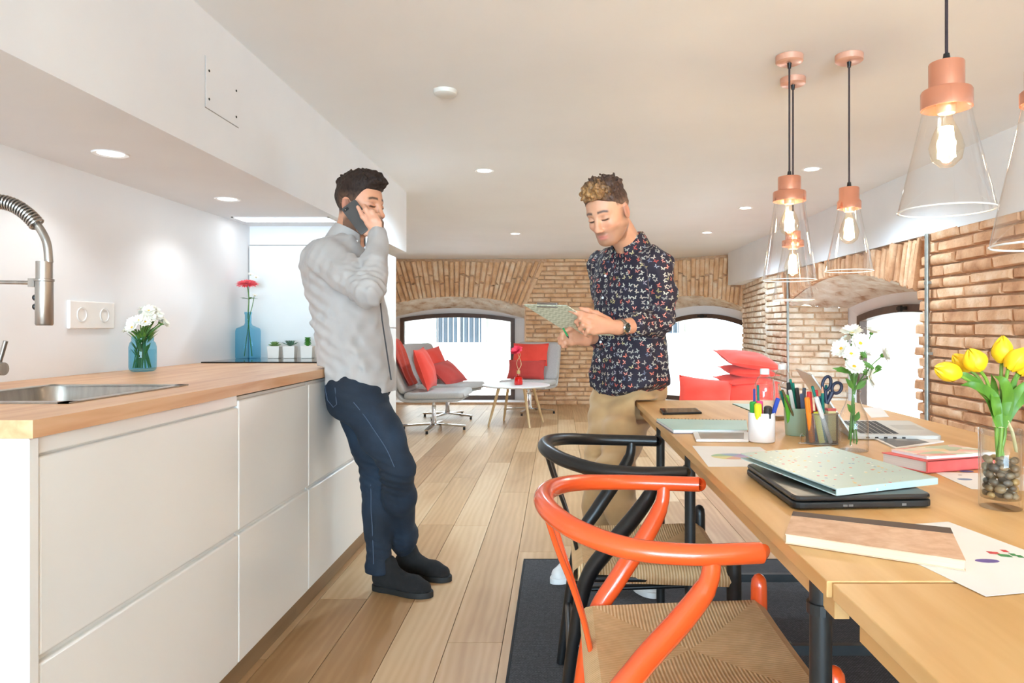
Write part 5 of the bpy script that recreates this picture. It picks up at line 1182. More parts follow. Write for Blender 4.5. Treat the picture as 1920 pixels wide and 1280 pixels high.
# ------------------------------------------------------------------ man on the phone, leaning on the counter
def man_phone():
    Y0 = 2.86; m = lambda px, py, Y=Y0: np.array(at(px, py, Y)); root = thing('person', 'man in pale grey shirt and dark jeans leaning on the counter, talking on a phone', 'person', (-0.70, 2.92, 0.0)); org = np.array(root.location)
    f = Vector((math.cos(-0.16), math.sin(-0.16), 0)); l = Vector((-f.y, f.x, 0))
    fr = head_frame(m(676, 384, 2.855), Vector((math.cos(-0.36), math.sin(-0.36), -0.10)), 0.0, 1.0)
    # body
    B = SDF(); add_head(B, fr)
    nb = m(652, 452); B.cap(hp(fr, (-0.032, 0, -0.06)), nb, 0.056, 0.060, 0.03); B.ell(m(648, 505), (0.11, 0.17, 0.10), None, 0.06)
    sh = m(612, 486, 2.70); el = m(690, 543, 2.56); wr = m(711, 445, 2.735)
    B.cap(m(640, 480, 2.78), sh, 0.06, 0.05, 0.05); B.cap(sh, el, 0.045, 0.036, 0.03); B.cap(el, wr, 0.036, 0.024, 0.02)
    K = 0.008; h = lambda *a: np.array(at(*a))
    for p, r_ in (((690, 419, 2.726), .0115), ((697, 413, 2.722), .012), ((706, 412, 2.724), .012), ((714, 418, 2.730), .011)): B.cap(wr+np.array([0, 0, 0.0]), h(*p), 0.019, r_, 0.012)
    B.chain([h(690, 419, 2.726), h(680, 406, 2.722), h(671, 388, 2.729)], [.0095, .0088, .0072], K)
    B.chain([h(697, 413, 2.722), h(686, 393, 2.724), h(683, 387, 2.742), h(682, 392, 2.76)], [.0105, .0094, .0085, .007], K)
    B.chain([h(706, 412, 2.724), h(698, 397, 2.728), h(695, 394, 2.748), h(694, 400, 2.762)], [.0105, .0094, .0085, .007], K)
    B.chain([h(714, 418, 2.730), h(709, 404, 2.737), h(706, 402, 2.754), h(705, 407, 2.764)], [.0095, .0085, .0078, .0065], K)
    B.chain([h(704, 437, 2.735), h(688, 436, 2.742), h(675, 430, 2.750), h(667, 420, 2.752)], [.0145, .0125, .0105, .008], 0.012)
    lo = np.array([-1.06, 2.50, 1.10]); hi = np.array([-0.60, 3.06, 1.80])
    fx = [(fr[0][0]-.13, fr[0][0]+.15, 0.0032)]; fy = [(2.70, 2.97, 0.0032)]; fz = [(1.40, 1.74, 0.0032)]
    def color(P):
        c = head_color(fr, P, '#d69a78', '#241812', '#b8685a', 0.78, '#4a3226', 0.9)
        q = hl(fr, P); hand = (P[:, 1] < 2.775) & (P[:, 0] > at(664, 400, 2.74).x) & (q[:, 2] < 0.02) & (P[:, 2] < at(700, 380, 2.73).z) & (np.abs(q[:, 1]) > .085)
        c[hand] = np.array(lin('#dba183')); return c
    sdf_object('body', B, M_skin, lo, hi, 0.013, (fx, fy, fz), root, color=color, origin=org)
    # hair, short at the sides, combed back on top
    ws = wave_set(3, 9, 30, 70, 0.0011, (0.3, 1, 0.6))
    def cut2(x, ay): return np.interp(x, [-.2, -.06, -.035, -.005, .012, .048, .060, .2], [-.06, -.055, .014, .016, -.012, .046, .060, .060]).astype(np.float32)
    H = SDF(); H.ell(hp(fr, (0, 0, 0.03)), (0.14, 0.12, 0.14)); hfr = [(a-.16, a+.16) for a in fr[0]]
    sdf_object('hair', H, tone_hair('dark_brown_hair', 70), [a for a, _ in hfr], [b_ for _, b_ in hfr], 0.0042, parent=root, post=hair_post(fr, 0.0030, 0.018, 0.022, lambda x, y, z: waves(x, y, z, ws)+.0016*np.sin(260*y+30*x), cut2), color=lambda P: hair_fade(fr, P, '#33231b', '#33231b', '#7d5a45'), origin=org)
    # shirt
    S = SDF(); u = [f.x, f.y, 0]; v = [l.x, l.y, 0]; o = np.array([0, 0, 0.0])
    def sec(py, pb, pf, bw):
        c = m((pb+pf)/2, py); a = (pf-pb)/2*Y0/FPX; return (c, a, bw)
    rows = [(722, 607, 739, .165), (690, 604, 737, .167), (640, 601, 730, .168), (590, 592, 722, .170), (545, 580, 716, .178), (505, 573, 704, .185), (475, 580, 690, .175), (455, 598, 680, .13)]
    secs = []
    for py, pb, pf, bw in rows:
        c, a, b_ = sec(py, pb, pf, bw); secs.append((c[2], c[0]*u[0]+c[1]*u[1], c[0]*v[0]+c[1]*v[1], a*1.0, b_))
    S.loft(o, [u, v, [0, 0, 1]], secs, 0.03, hem=lambda U, V: 0.04*np.clip((secs[0][1]-U)/0.14, -1, 1)**2*np.sign(secs[0][1]-U)*0.8, g=1)
    S.cap(m(640, 472, 2.77), m(614, 486, 2.695), 0.072, 0.068, 0.05, g=2); S.cap(m(650, 470, 2.95), m(640, 490, 3.03), 0.07, 0.066, 0.05, g=1)
    S.chain([m(614, 487, 2.695), m(655, 519, 2.62), el], [0.070, 0.066, 0.057], 0.025, g=2); S.chain([el, m(703, 496, 2.64), m(710, 452, 2.725)], [0.057, 0.050, 0.037], 0.012, g=2)
    S.cap(m(709, 462, 2.71), m(711, 442, 2.738), 0.0385, 0.0375, 0.004, g=2)
    S.chain([m(640, 492, 3.03), m(648, 590, 3.08), m(690, 640, 3.02)], [0.064, 0.055, 0.045], 0.02, g=1)
    w1 = wave_set(12, 8, 4, 10, 0.0017, (.6, .6, 1.2)); w2 = wave_set(15, 6, 14, 26, 0.0010, (1, .5, 1))
    eN = np.array(el); ax_ = (np.array(m(710, 452, 2.725))-eN); ax_ /= np.linalg.norm(ax_); ax2 = eN-np.array(m(614, 487, 2.695)); ax2 /= np.linalg.norm(ax2)
    def post(D, X, Y, Z):
        d = D+waves(X, Y, Z, w1)+waves(X, Y, Z, w2)
        ew = np.exp(-((X-eN[0])**2+(Y-eN[1])**2+(Z-eN[2])**2)/.09**2); ph = (X*ax_[0]+Y*ax_[1]+Z*ax_[2]); ph2 = (X*ax2[0]+Y*ax2[1]+Z*ax2[2])
        d = d+ew*(.0045*np.sin(200*ph+30*Y)+.004*np.sin(180*ph2-40*Y))
        bw = np.exp(-((X+.98)/.13)**2-((Z-1.12)/.16)**2); d = d+bw*.005*np.sin(130*Z+90*X)+.0035*np.exp(-((X+.78)/.10)**2-((Z-.98)/.10)**2)*np.sin(110*X+60*Z)
        return np.where(Z < .93, np.maximum(d, -.909-X), d)
    sh_o = sdf_object('shirt', S, M_gshirt, (-1.14, 2.44, 0.82), (-0.56, 3.20, 1.50), 0.0062, parent=root, post=post, origin=org)
    collar(Vector(m(652, 446, 2.85))-Vector(org), (0.34, -0.05, 1), f, 0.062, M_gshirt, sh_o, 0.04, 0.026, 0.35)
    M_edge = pm('dark_piping', '#3b3a3c', None, 20, 0.8); b = MB()
    fx_ = [(712, 560), (716, 600), (722, 640), (728, 680), (733, 712)]
    b.tube([Vector(m(px, py, 2.752))-Vector(org)+Vector((0.001, 0, 0)) for px, py in fx_], 0.0028, 6); b.build('placket_edge', M_edge, sh_o, smooth=True)
    for px, py in ((669, 452), (685, 464)): b = MB(); b.sphere(Vector(m(px, py, 2.775))-Vector(org), (.0055, .004, .0055), 10, 6); b.build('shirt_button', M_plast, sh_o, smooth=True)
    # jeans
    J = SDF(); hc = m(674, 722); J.ell(m(672, 722), (0.135, 0.172, 0.10), None, 0.05); J.ell(m(656, 742, 2.79), (0.10, 0.085, 0.10), None, 0.05)
    rh = m(668, 745, 2.78); rk = m(744, 872, 2.76); ra = m(757, 1012, 3.02); lh = m(672, 745, 2.94); lk = m(706, 885, 2.93); la = m(711, 1052, 2.885)
    J.chain([rh, (rh+rk)/2+np.array([.01, 0, .012]), rk, rk*.6+ra*.4, ra, ra*0.88+rk*.12], [.098, .084, .066, .063, .052, .052], 0.03); J.chain([lh, (lh+lk)/2, lk, lk*.6+la*.4, la], [.095, .080, .064, .060, .052], 0.03)
    for a_, k_ in ((ra, rk), (la, lk)): dd = (k_-a_)/np.linalg.norm(k_-a_); J.cap(a_-dd*.035, a_-dd*.015, .052, .0535, 0.008)
    j1 = wave_set(31, 7, 6, 14, 0.0016, (1, 1, 1)); kn = rk
    def jpost(D, X, Y, Z):
        d = D+waves(X, Y, Z, j1); 
        for c, amp, R_ in ((rk+np.array([-.04, 0, -.03]), .005, .09), (lk+np.array([-.02, 0, 0]), .003, .10), (ra+np.array([0, 0, .03]), .003, .06), (la+np.array([0, 0, .05]), .003, .07), (rh+np.array([.05, 0, 0]), .003, .10)):
            d = d+amp*np.exp(-((X-c[0])**2+(Y-c[1])**2+(Z-c[2])**2)/R_**2)*np.sin(190*Z+60*X)
        d = np.maximum(d, Z-0.955); d = np.maximum(d, -0.909-X-0.5*np.clip(0.86-Z, 0, 1)*0); return np.maximum(d, 0.075-Z)
    jo = sdf_object('jeans', J, M_jean, (-1.0, 2.62, 0.06), (-0.48, 3.16, 0.98), 0.0066, parent=root, post=jpost, origin=org)
    # stitched seam and pocket of the jeans
    M_st = pm('pale_denim_stitch', '#4c586a', None, 60, 0.9); b = MB(); q = []
    for t in np.linspace(0.03, 0.97, 24): p = (rh*(1-t)+rk*t); q.append(Vector(p)-Vector(org)+Vector((0.012+.015*math.sin(t*PI), -0.001, 0.0)))
    jb = SDF(); jb.p = J.p
    def to_surface(p, dirv):
        p = np.array(p)+org; dv = np.array(dirv); lo_, hi_ = 0.0, 0.2
        for _ in range(18):
            mid = (lo_+hi_)/2; pt = p+dv*mid; D_ = jb.field(np.array([pt[0]]), np.array([pt[1]]), np.array([pt[2]]), D=np.array([1.0]))
            if D_[0] < 0: lo_ = mid
            else: hi_ = mid
        return Vector(p+dv*(lo_+0.0035))-Vector(org)
    b.tube([to_surface(p, (0, -1, 0)) for p in q], 0.0016, 6)
    q2 = [la*(1-t)+lk*t for t in np.linspace(0.02, 0.9, 20)]; b.tube([to_surface(Vector(p)-Vector(org)+Vector((-.008, 0, 0)), (0, -1, 0)) for p in q2], 0.0016, 6); b.build('side_seam', M_st, jo, smooth=True)
    b = MB(); b.tube([to_surface(Vector(m(px, py, 2.80))-Vector(org), (0, -1, 0)) for px, py in ((622, 720), (628, 745), (640, 758), (648, 752), (645, 722))], 0.0016, 6); b.build('pocket_stitch', M_st, jo, smooth=True)
    lm = pm('tan_lace', '#6b5540', None, 40, 0.8)
    for he, to in (((-0.765, 2.905), (-0.50, 2.80)), ((-0.715, 3.085), (-0.475, 2.985))):
        o_ = shoe(root, he, to, M_suede, M_sole, 0.285, lace_mat=lm); o_.location = tuple(-org)
    # phone
    a = h(653, 383, 2.745); c = h(684, 424, 2.725); ax = Vector(c-a).normalized(); nrm = Vector((0.06, -1, 0.05)); nrm = (nrm-ax*nrm.dot(ax)).normalized(); s_ = ax.cross(nrm); M = Matrix(((ax.x, s_.x, nrm.x, 0), (ax.y, s_.y, nrm.y, 0), (ax.z, s_.z, nrm.z, 0), (0, 0, 0, 1)))
    r = thing('smartphone', 'dark grey smartphone held to the ear of the man in jeans', 'phone', Vector(a)+nrm*-0.004)
    b = MB(); b.prism([(x+.066, y) for x, y in rrect(.138, .068, .009)], -0.0038, 0.0038, M); b.build('phone_body', pm('dark_grey_phone', '#4b4846', '#44413f', 10, 0.4), r, bevel=0.002)
    b = MB(); b.prism([(x+.012, y+.018) for x, y in rrect(.012, .022, .005)], 0.0038, 0.0048, M); b.build('camera_island', M_black, r)
    b = MB(); b.sphere(M @ Vector((.012, .022, .0048)), .0028, 8, 6); b.build('camera_lens', M_chrome, r, smooth=True)
man_phone()

# ------------------------------------------------------------------ man with the clipboard, seated against the table corner
def man_clip():
    Y0 = 3.24; m = lambda px, py, Y=Y0: np.array(at(px, py, Y)); root = thing('person', 'man in butterfly print shirt and tan trousers reading a clipboard at the table corner', 'person', (0.22, 3.02, 0.0)); org = np.array(root.location)
    f = Vector((-0.75, -0.66, 0)).normalized(); l = Vector((-f.y, f.x, 0))
    fr = head_frame((0.213, 2.985, 1.576), (-0.54, -0.74, -0.46), 0.07, 1.07)
    B = SDF(); add_head(B, fr)
    nb = m(1180, 462, 3.17); B.cap(hp(fr, (-0.035, 0, -0.055)), nb, 0.058, 0.064, 0.03); B.ell(m(1186, 520, 3.24), (0.10, 0.10, 0.10), None, 0.05)
    ls = m(1231, 497, 3.08); le = m(1238, 602, 3.08); lw = m(1157, 614, 2.875); rs = m(1128, 497, 3.38); re = m(1146, 620, 3.30); rw = m(1098, 636, 3.05)
    B.cap(m(1195, 485, 3.15), ls, .06, .05, .05); B.cap(ls, le, .046, .04, .03); B.chain([le, le*.5+lw*.5, lw], [.042, .038, .0285], .02); B.cap(m(1160, 490, 3.25), rs, .06, .05, .05); B.cap(rs, re, .046, .04, .03); B.chain([re, rw], [.042, .029], .02)
    h = lambda *a: np.array(at(*a)); K = 0.008
    mcp = [h(1113, 593, 2.815), h(1106, 603, 2.805), h(1107, 614, 2.805), h(1113, 623, 2.815)]
    for p, r_ in zip(mcp, (.012, .0125, .012, .0105)): B.cap(lw, p, .022, r_, .014)
    B.chain([mcp[0], h(1092, 588, 2.795), h(1078, 585, 2.797), h(1068, 583, 2.803)], [.0105, .0095, .0085, .007], K); B.chain([mcp[1], h(1088, 597, 2.79), h(1081, 603, 2.805), h(1084, 611, 2.82)], [.011, .0095, .0085, .0072], K)
    B.chain([mcp[2], h(1093, 609, 2.79), h(1088, 616, 2.805), h(1094, 622, 2.822)], [.0105, .0095, .0085, .0072], K); B.chain([mcp[3], h(1102, 621, 2.80), h(1098, 626, 2.812), h(1103, 630, 2.826)], [.0095, .0085, .0078, .0066], K)
    B.chain([h(1140, 600, 2.86), h(1118, 588, 2.86), h(1102, 582, 2.845), h(1088, 578, 2.835)], [.0155, .0125, .0105, .008], .012)
    rm = [h(1078, 622, 3.0), h(1070, 627, 2.985), h(1068, 635, 2.98), h(1072, 643, 2.985)]
    for p, r_ in zip(rm, (.012, .0125, .012, .0105)): B.cap(rw, p, .022, r_, .014)
    B.chain([rm[0], h(1062, 620, 2.975), h(1055, 627, 2.985), h(1060, 632, 3.0)], [.0105, .0095, .0085, .007], K); B.chain([rm[1], h(1055, 626, 2.962), h(1049, 634, 2.975), h(1056, 639, 2.99)], [.011, .0095, .0085, .007], K)
    B.chain([rm[2], h(1054, 634, 2.957), h(1050, 642, 2.968), h(1057, 645, 2.985)], [.0105, .0095, .0085, .007], K); B.chain([rm[3], h(1060, 643, 2.965), h(1056, 649, 2.972), h(1062, 650, 2.985)], [.0095, .0085, .0078, .0065], K)
    B.chain([h(1090, 628, 3.03), h(1080, 618, 3.0), h(1070, 616, 2.97), h(1062, 620, 2.955)], [.015, .0125, .010, .008], .012)
    fx = [(0.0, 0.33, 0.0034)]; fy = [(2.77, 3.12, 0.0034)]; fz = [(0.98, 1.12, 0.0034), (1.44, 1.73, 0.0034)]
    def color(P):
        c = head_color(fr, P, '#dca483', '#3c2619', '#cf7c70', 0.55, '#7a5238', 0.9); low = P[:, 2] < 1.36; c[low] = np.array(lin('#d89a78')); return c
    sdf_object('body', B, M_skin, (-0.03, 2.74, 0.95), (0.58, 3.5, 1.76), 0.013, (fx, fy, fz), root, color=color, origin=org)
    # hair: clipped sides, textured blond quiff
    ws = wave_set(5, 12, 22, 60, 0.0022)
    def cut(x, ay): return np.where(x < -.05, -.05+.0*x, np.where(x < .035, -.05+(x+.05)/.085*.08, .03+(x-.035)/.05*.05))
    def cut2(x, ay): return np.minimum(np.maximum(cut(x, ay)+.02*np.clip((ay-.05)/.03, 0, 1), np.where((x > -.035) & (x < .02), .02, -9)), .074)
    H = SDF(); H.ell(hp(fr, (0, 0, 0.03)), (0.15, 0.13, 0.15)); hfr = [(a-.18, a+.18) for a in fr[0]]
    def htone(P):
        return hair_fade(fr, P, '#53382a', '#c9955a', '#b48a6c')
    def htone_old(P):
        q = hl(fr, P); w = np.clip((q[:, 0]-.02)/.07, 0, 1)*np.clip((q[:, 2]-.06)/.03, 0, 1); w = w*(0.55+0.45*np.sin(240*q[:, 1]+90*q[:, 0])**2); a = np.array(lin('#4b3121')); b_ = np.array(lin('#c08a4c')); return a*(1-w[:, None])+b_*w[:, None]
    t = NT('blond_brown_hair'); vc = t.node('VertexColor'); vc.layer_name = 'tone'; g = t.node('NewGeometry'); n = t.node('TexNoise'); n.inputs['Scale'].default_value = 110; n.inputs['Detail'].default_value = 4; t.link(g.outputs['Position'], n.inputs['Vector'])
    t.link(t.mix(0.9, vc.outputs['Color'], t.ramp(n.outputs['Fac'], [(0.35, (0.35, 0.3, 0.28, 1)), (0.6, (1, 1, 1, 1))]), 'MULTIPLY'), t.b.inputs['Base Color']); t.b.inputs['Roughness'].default_value = 0.5; t.bump(n.outputs['Fac'], 0.7, 0.006)
    sdf_object('hair', H, t.m, [a for a, _ in hfr], [b_ for _, b_ in hfr], 0.0042, parent=root, post=hair_post(fr, 0.0028, 0.019, 0.016, lambda x, y, z: waves(x, y, z, ws), cut2), color=htone, origin=org)
    # shirt
    S = SDF(); u = [l.x, l.y, 0]; v = [f.x, f.y, 0]; secs = []
    for py, cx, a_, b_ in ((738, 1176, .205, .135), (700, 1178, .200, .138), (650, 1179, .182, .128), (600, 1182, .182, .130), (550, 1184, .196, .134), (515, 1186, .205, .130), (488, 1186, .195, .112), (470, 1184, .13, .09)):
        c = m(cx, py, 3.22); secs.append((c[2], c[0]*u[0]+c[1]*u[1], c[0]*v[0]+c[1]*v[1], a_, b_))
    S.loft((0, 0, 0), [u, v, [0, 0, 1]], secs, 0.03, hem=lambda U, V: 0.06*np.clip(np.abs(U-secs[0][1])/0.2, 0, 1)**2, g=1)
    S.cap(m(1200, 487, 3.14), ls, .070, .066, .05, g=2); S.cap(m(1160, 490, 3.27), rs, .07, .066, .05, g=3)
    S.chain([ls, m(1240, 550, 3.07), le], [.067, .064, .060], .02, g=2); S.chain([le, le*.48+lw*.52], [.060, .053], .015, g=2); cu = le*.45+lw*.55; cd = (lw-le)/np.linalg.norm(lw-le); S.cap(cu-cd*.035, cu, .055, .056, .006, g=2)
    S.chain([rs, re], [.067, .06], .02, g=3); S.chain([re, re*.35+rw*.65], [.058, .05], .015, g=3)
    w1 = wave_set(52, 7, 5, 12, 0.0018); w2 = wave_set(55, 6, 12, 24, 0.0009)
    def post(D, X, Y, Z):
        d = D+waves(X, Y, Z, w1)+waves(X, Y, Z, w2); e = np.exp(-((X-le[0])**2+(Y-le[1])**2+(Z-le[2])**2)/.085**2)
        return d+e*.005*np.sin(170*Z+60*X)
    def uv(P):
        du = P[:, 0]*u[0]+P[:, 1]*u[1]; dv = P[:, 0]*v[0]+P[:, 1]*v[1]; cu_ = np.interp(P[:, 2], [s_[0] for s_ in secs], [s_[1] for s_ in secs]); cv_ = np.interp(P[:, 2], [s_[0] for s_ in secs], [s_[2] for s_ in secs])
        th = np.arctan2(du-cu_, dv-cv_); out = np.stack([th*.165, P[:, 2], np.zeros(len(P))], 1); d1 = S.group_dist(P, 1)
        for g, (a, b_, c) in ((2, (ls, le, lw)), (3, (rs, re, rw))):
            d2 = S.group_dist(P, g); M_ = d2 < d1-0.002
            for p0, p1, off in ((a, b_, 3.0), (b_, c, 5.0)):
                ax = (p1-p0)/np.linalg.norm(p1-p0); t_ = (P-p0) @ ax; L = np.linalg.norm(p1-p0); s1 = np.cross(ax, [0.31, 0.9, 0.2]); s1 /= np.linalg.norm(s1); s2 = np.cross(ax, s1); r_ = P-p0-np.outer(t_, ax); ang = np.arctan2(r_ @ s2, r_ @ s1)
                sel = M_ & ((t_ > 0) if p0 is b_ else (t_ <= L)); dd = np.linalg.norm(r_, axis=1)
                if p0 is b_: sel = sel & (dd < .075)
                out[sel] = np.stack([ang*.06+off+g, -t_, np.zeros(len(P))], 1)[sel]
        return out
    so = sdf_object('shirt', S, M_bfly, (-0.06, 2.8, 0.74), (0.62, 3.56, 1.47), 0.0062, parent=root, post=post, uv=uv, origin=org)
    ck = collar(Vector(m(1180, 456, 3.15))-Vector(org), (-0.18, -0.22, 1), f, 0.068, M_bfly, so, 0.035, 0.02, 0.42)
    a = ck.data.attributes.new('cloth_uv', 'FLOAT_VECTOR', 'POINT'); pv = np.array([v_.co for v_ in ck.data.vertices]); ang = np.arctan2(pv[:, 1]-pv[:, 1].mean(), pv[:, 0]-pv[:, 0].mean()); a.data.foreach_set('vector', np.stack([ang*.08+9, pv[:, 2], 0*ang], 1).astype(np.float32).ravel())
    def onshirt(px, py):
        Y = 2.8
        while Y < 3.4:
            p = at(px, py, Y); D_ = S.field(np.array([p.x]), np.array([p.y]), np.array([p.z]), D=np.array([1.0]))
            if D_[0] < 0.001: return p-Vector((0, .002, 0))
            Y += 0.002
        return at(px, py, 3.05)
    for px, py in ((1178, 474), (1135, 517), (1130, 558), (1126, 641), (1125, 674)): b = MB(); b.sphere(onshirt(px, py)-Vector(org), (.006, .003, .006), 12, 6); b.build('shirt_button', M_plast, so, smooth=True)
    # trousers
    J = SDF(); J.ell(m(1178, 724, 3.27), (0.165, 0.150, 0.11), None, .05); J.ell(m(1208, 735, 3.30), (.10, .10, .09), None, .05)
    lh = m(1187, 752, 3.22); lk = m(1152, 880, 3.0); la = m(1186, 1062, 2.915); rh = m(1147, 752, 3.28); rk = m(1126, 885, 3.10); ra = m(1113, 1050, 3.075)
    J.chain([lh, lh*.5+lk*.5, lk, lk*.6+la*.4, la], [.108, .094, .072, .068, .058], .03); J.chain([rh, rh*.5+rk*.5, rk, rk*.6+ra*.4, ra], [.10, .088, .07, .066, .058], .03)
    j1 = wave_set(71, 8, 5, 12, 0.002)
    def jpost(D, X, Y, Z):
        d = D+waves(X, Y, Z, j1)
        for c, amp, R_ in ((lh+np.array([.03, -.06, .0]), .005, .10), (lk, .004, .10), (rk, .003, .1), (la+np.array([0, 0, .04]), .004, .07)): d = d+amp*np.exp(-((X-c[0])**2+(Y-c[1])**2+(Z-c[2])**2)/R_**2)*np.sin(130*Z-60*X)
        tab = np.maximum(np.maximum(0.342-X, Y-3.208), Z-0.758); tab = np.maximum(tab, 0.66-Z); d = np.maximum(d, -tab); return np.maximum(np.maximum(d, Z-0.95), 0.06-Z)
    sdf_object('trousers', J, M_chino, (-0.08, 2.74, 0.05), (0.60, 3.52, 0.97), 0.007, parent=root, post=jpost, origin=org)
    for he, to in (((0.285, 3.02), (0.375, 2.80)), ((0.185, 3.10), (0.005, 2.95))):
        o_ = shoe(root, he, to, M_sneak, M_sneak, 0.28, name='sneaker', lace_mat=M_sneak); o_.location = tuple(-org+np.array([0, 0, 0.009]))
    # watch
    wp = Vector(lw*.93+le*.07); wd = Vector(lw-le).normalized(); r = thing('wrist_watch', 'steel wrist watch with dark dial on the wrist holding the clipboard', 'watch', wp)
    MW = wd.to_track_quat('Z', 'Y').to_matrix().to_4x4(); b = MB(); R0 = .0335; b.add([MW @ Vector((R0*math.cos(2*PI*i/32), R0*math.sin(2*PI*i/32), z)) for z in (-.009, .009) for i in range(32)], [(i, (i+1) % 32, 32+(i+1) % 32, 32+i) for i in range(32)]); b.build('bracelet', M_steel, r, smooth=True, solid=0.003, recalc=False)
    nd = Vector((-0.1, -1, -0.12)); nd = (nd-wd*nd.dot(wd)).normalized(); MF = nd.to_track_quat('Z', 'Y').to_matrix().to_4x4(); c = nd*.034
    b = MB(); b.lathe([(0, -.004), (.021, -.004), (.022, .004), (.019, .007), (.018, .005)], n=28); b.xform(Matrix.Translation(c) @ MF); cs = b.build('watch_case', M_chrome, r, smooth=True)
    b = MB(); b.lathe([(.0185, .0052), (0, .0053)], n=28); b.xform(Matrix.Translation(c) @ MF); b.build('dial', pm('dark_green_dial', '#2f352f', None, 20, 0.3), cs)
    b = MB(); b.bar((0, 0, .006), (.012, .004, .006), .0015, .0006); b.bar((0, 0, .0062), (-.004, .009, .0062), .0015, .0006); b.xform(Matrix.Translation(c) @ MF); b.build('watch_hands', M_chrome, cs)
    # clipboard
    A, B_, C_ = Vector(at(982, 571, 2.875)), Vector(at(1064, 573, 2.755)), Vector(at(1148, 629, 2.925)); D_ = A+C_-B_; n_ = (B_-A).cross(C_-B_).normalized()
    if n_.y > 0: n_ = -n_
    t = NT('green_zigzag_board'); tc = t.node('TexCoord'); sp = t.node('SeparateXYZ'); t.link(tc.outputs['Generated'], sp.inputs[0])
    at2 = t.node('Attribute'); at2.attribute_name = 'cloth_uv'; sp = t.node('SeparateXYZ'); t.link(at2.outputs['Vector'], sp.inputs[0])
    zig = t.math('PINGPONG', t.math('MULTIPLY', sp.outputs[0], 6.0), 0.5); ph = t.math('FRACT', t.math('ADD', t.math('MULTIPLY', sp.outputs[1], 11.0), t.math('MULTIPLY', zig, 1.3)))
    t.link(t.ramp(ph, [(0.0, lin('#bfc0a2')), (0.45, lin('#cccdb0')), (0.55, lin('#e4e3cd')), (0.9, lin('#dadbc0'))]), t.b.inputs['Base Color']); t.b.inputs['Roughness'].default_value = 0.5
    r = thing('clipboard', 'green zigzag patterned clipboard held by the man in the butterfly shirt', 'clipboard', tuple((A+C_)/2)); O = (A+C_)/2
    b = MB(); q = [A, B_, C_, D_]; th = .0025; N = 8
    b.add([p-O+n_*th/2 for p in q]+[p-O-n_*th/2 for p in q], [(0, 1, 2, 3), (7, 6, 5, 4)]+[(i, (i+1) % 4, 4+(i+1) % 4, 4+i) for i in range(4)]); o = b.build('board', t.m, r, recalc=True)
    w_, h_ = (B_-A), (D_-A); a = o.data.attributes.new('cloth_uv', 'FLOAT_VECTOR', 'POINT')
    a.data.foreach_set('vector', np.array([[(Vector(v_.co)+O-A).dot(w_)/w_.length_squared, (Vector(v_.co)+O-A).dot(h_)/h_.length_squared, 0] for v_ in o.data.vertices], dtype=np.float32).ravel())
    b = MB(); b.add([p-O-n_*.003 for p in (A.lerp(B_, .03), B_.lerp(A, .03), C_.lerp(D_, .03), D_.lerp(C_, .03))], [(0, 1, 2, 3)]); b.build('paper_sheets', M_plast, r)
    e = (B_-A).normalized(); g_ = (D_-A).normalized(); c = (A+B_)/2-O; b = MB(); b.bar(c-e*.05+g_*.012-n_*.006, c+e*.05+g_*.012-n_*.006, .012, .02); b.build('clip', M_chrome, r, bevel=.002)
    # pen in the other hand
    r = thing('pen', 'slim green pen held under the clipboard', 'pen', at(1062, 626, 2.945)); b = MB(); dv = (at(1066, 633, 2.94)-at(1058, 619, 2.955)).normalized(); b.tube([-dv*.03, dv*.012], .0042, 10); b.build('barrel', pm('green_pen', '#2f9a57', None, 5, 0.4), r, smooth=True)
    b = MB(); b.tube([dv*.012, dv*.022], [.004, .001], 10); b.build('tip', M_black, r, smooth=True)
man_clip()
# ================================================================== THINGS ON THE TABLE
def tp(px, py, z=TZ): return gz(px, py, z)
def slab(b, q, z0, z1): 
    n = len(q); b.add([(p[0], p[1], z0) for p in q]+[(p[0], p[1], z1) for p in q], [tuple(range(n-1, -1, -1)), tuple(range(n, 2*n))]+[(i, (i+1) % n, n+(i+1) % n, n+i) for i in range(n)]); return b
def centre(q): return Vector((sum(p[0] for p in q)/len(q), sum(p[1] for p in q)/len(q), 0))
def rel(q, c): return [(p[0]-c.x, p[1]-c.y) for p in q]
def inset(q, k): c = centre(q); return [(c.x+(p[0]-c.x)*k, c.y+(p[1]-c.y)*k) for p in q]
def bil(q, u, v): a = Vector(q[0][:2]).lerp(Vector(q[1][:2]), u); b_ = Vector(q[3][:2]).lerp(Vector(q[2][:2]), u); return a.lerp(b_, v)
def flat_print(parent, poly, z, mat, name='printed_shape'):
    b = MB(); b.add([(x, y, z) for x, y in poly], [tuple(range(len(poly)))]); o = b.build(name, mat, parent, recalc=False); return o
def print_disc(parent, c, r0, r1, a0, a1, z, mat, ex=1.0, n=14):
    poly = [(c[0]+r1*math.cos(a0+(a1-a0)*i/n), c[1]+ex*r1*math.sin(a0+(a1-a0)*i/n)) for i in range(n+1)]
    if abs(a1-a0) < 6.2: poly.append((c[0], c[1]))
    return flat_print(parent, poly, z, mat)
ink = lambda h: pm('ink_'+h.strip('#'), h, None, 10, 0.7)
M_paper = pm('white_paper', '#f1efee', '#ebe9e8', 6, 0.8)
E0 = 0.0004
# phone
q = [tp(1237, 769), tp(1305, 768), tp(1316, 776), tp(1243, 778)]; c = centre(q); r = thing('smartphone', 'black smartphone lying flat near the table corner', 'phone', (c.x, c.y, TZ+E0)); b = slab(MB(), rel(q, c), 0, 0.008); b.build('phone_body', M_black, r, bevel=0.002); b = slab(MB(), rel(inset(q, .92), c), 0.008, 0.0084); b.build('phone_screen', pm('dark_glass_screen', '#3a2f2b', None, 3, 0.08), r)
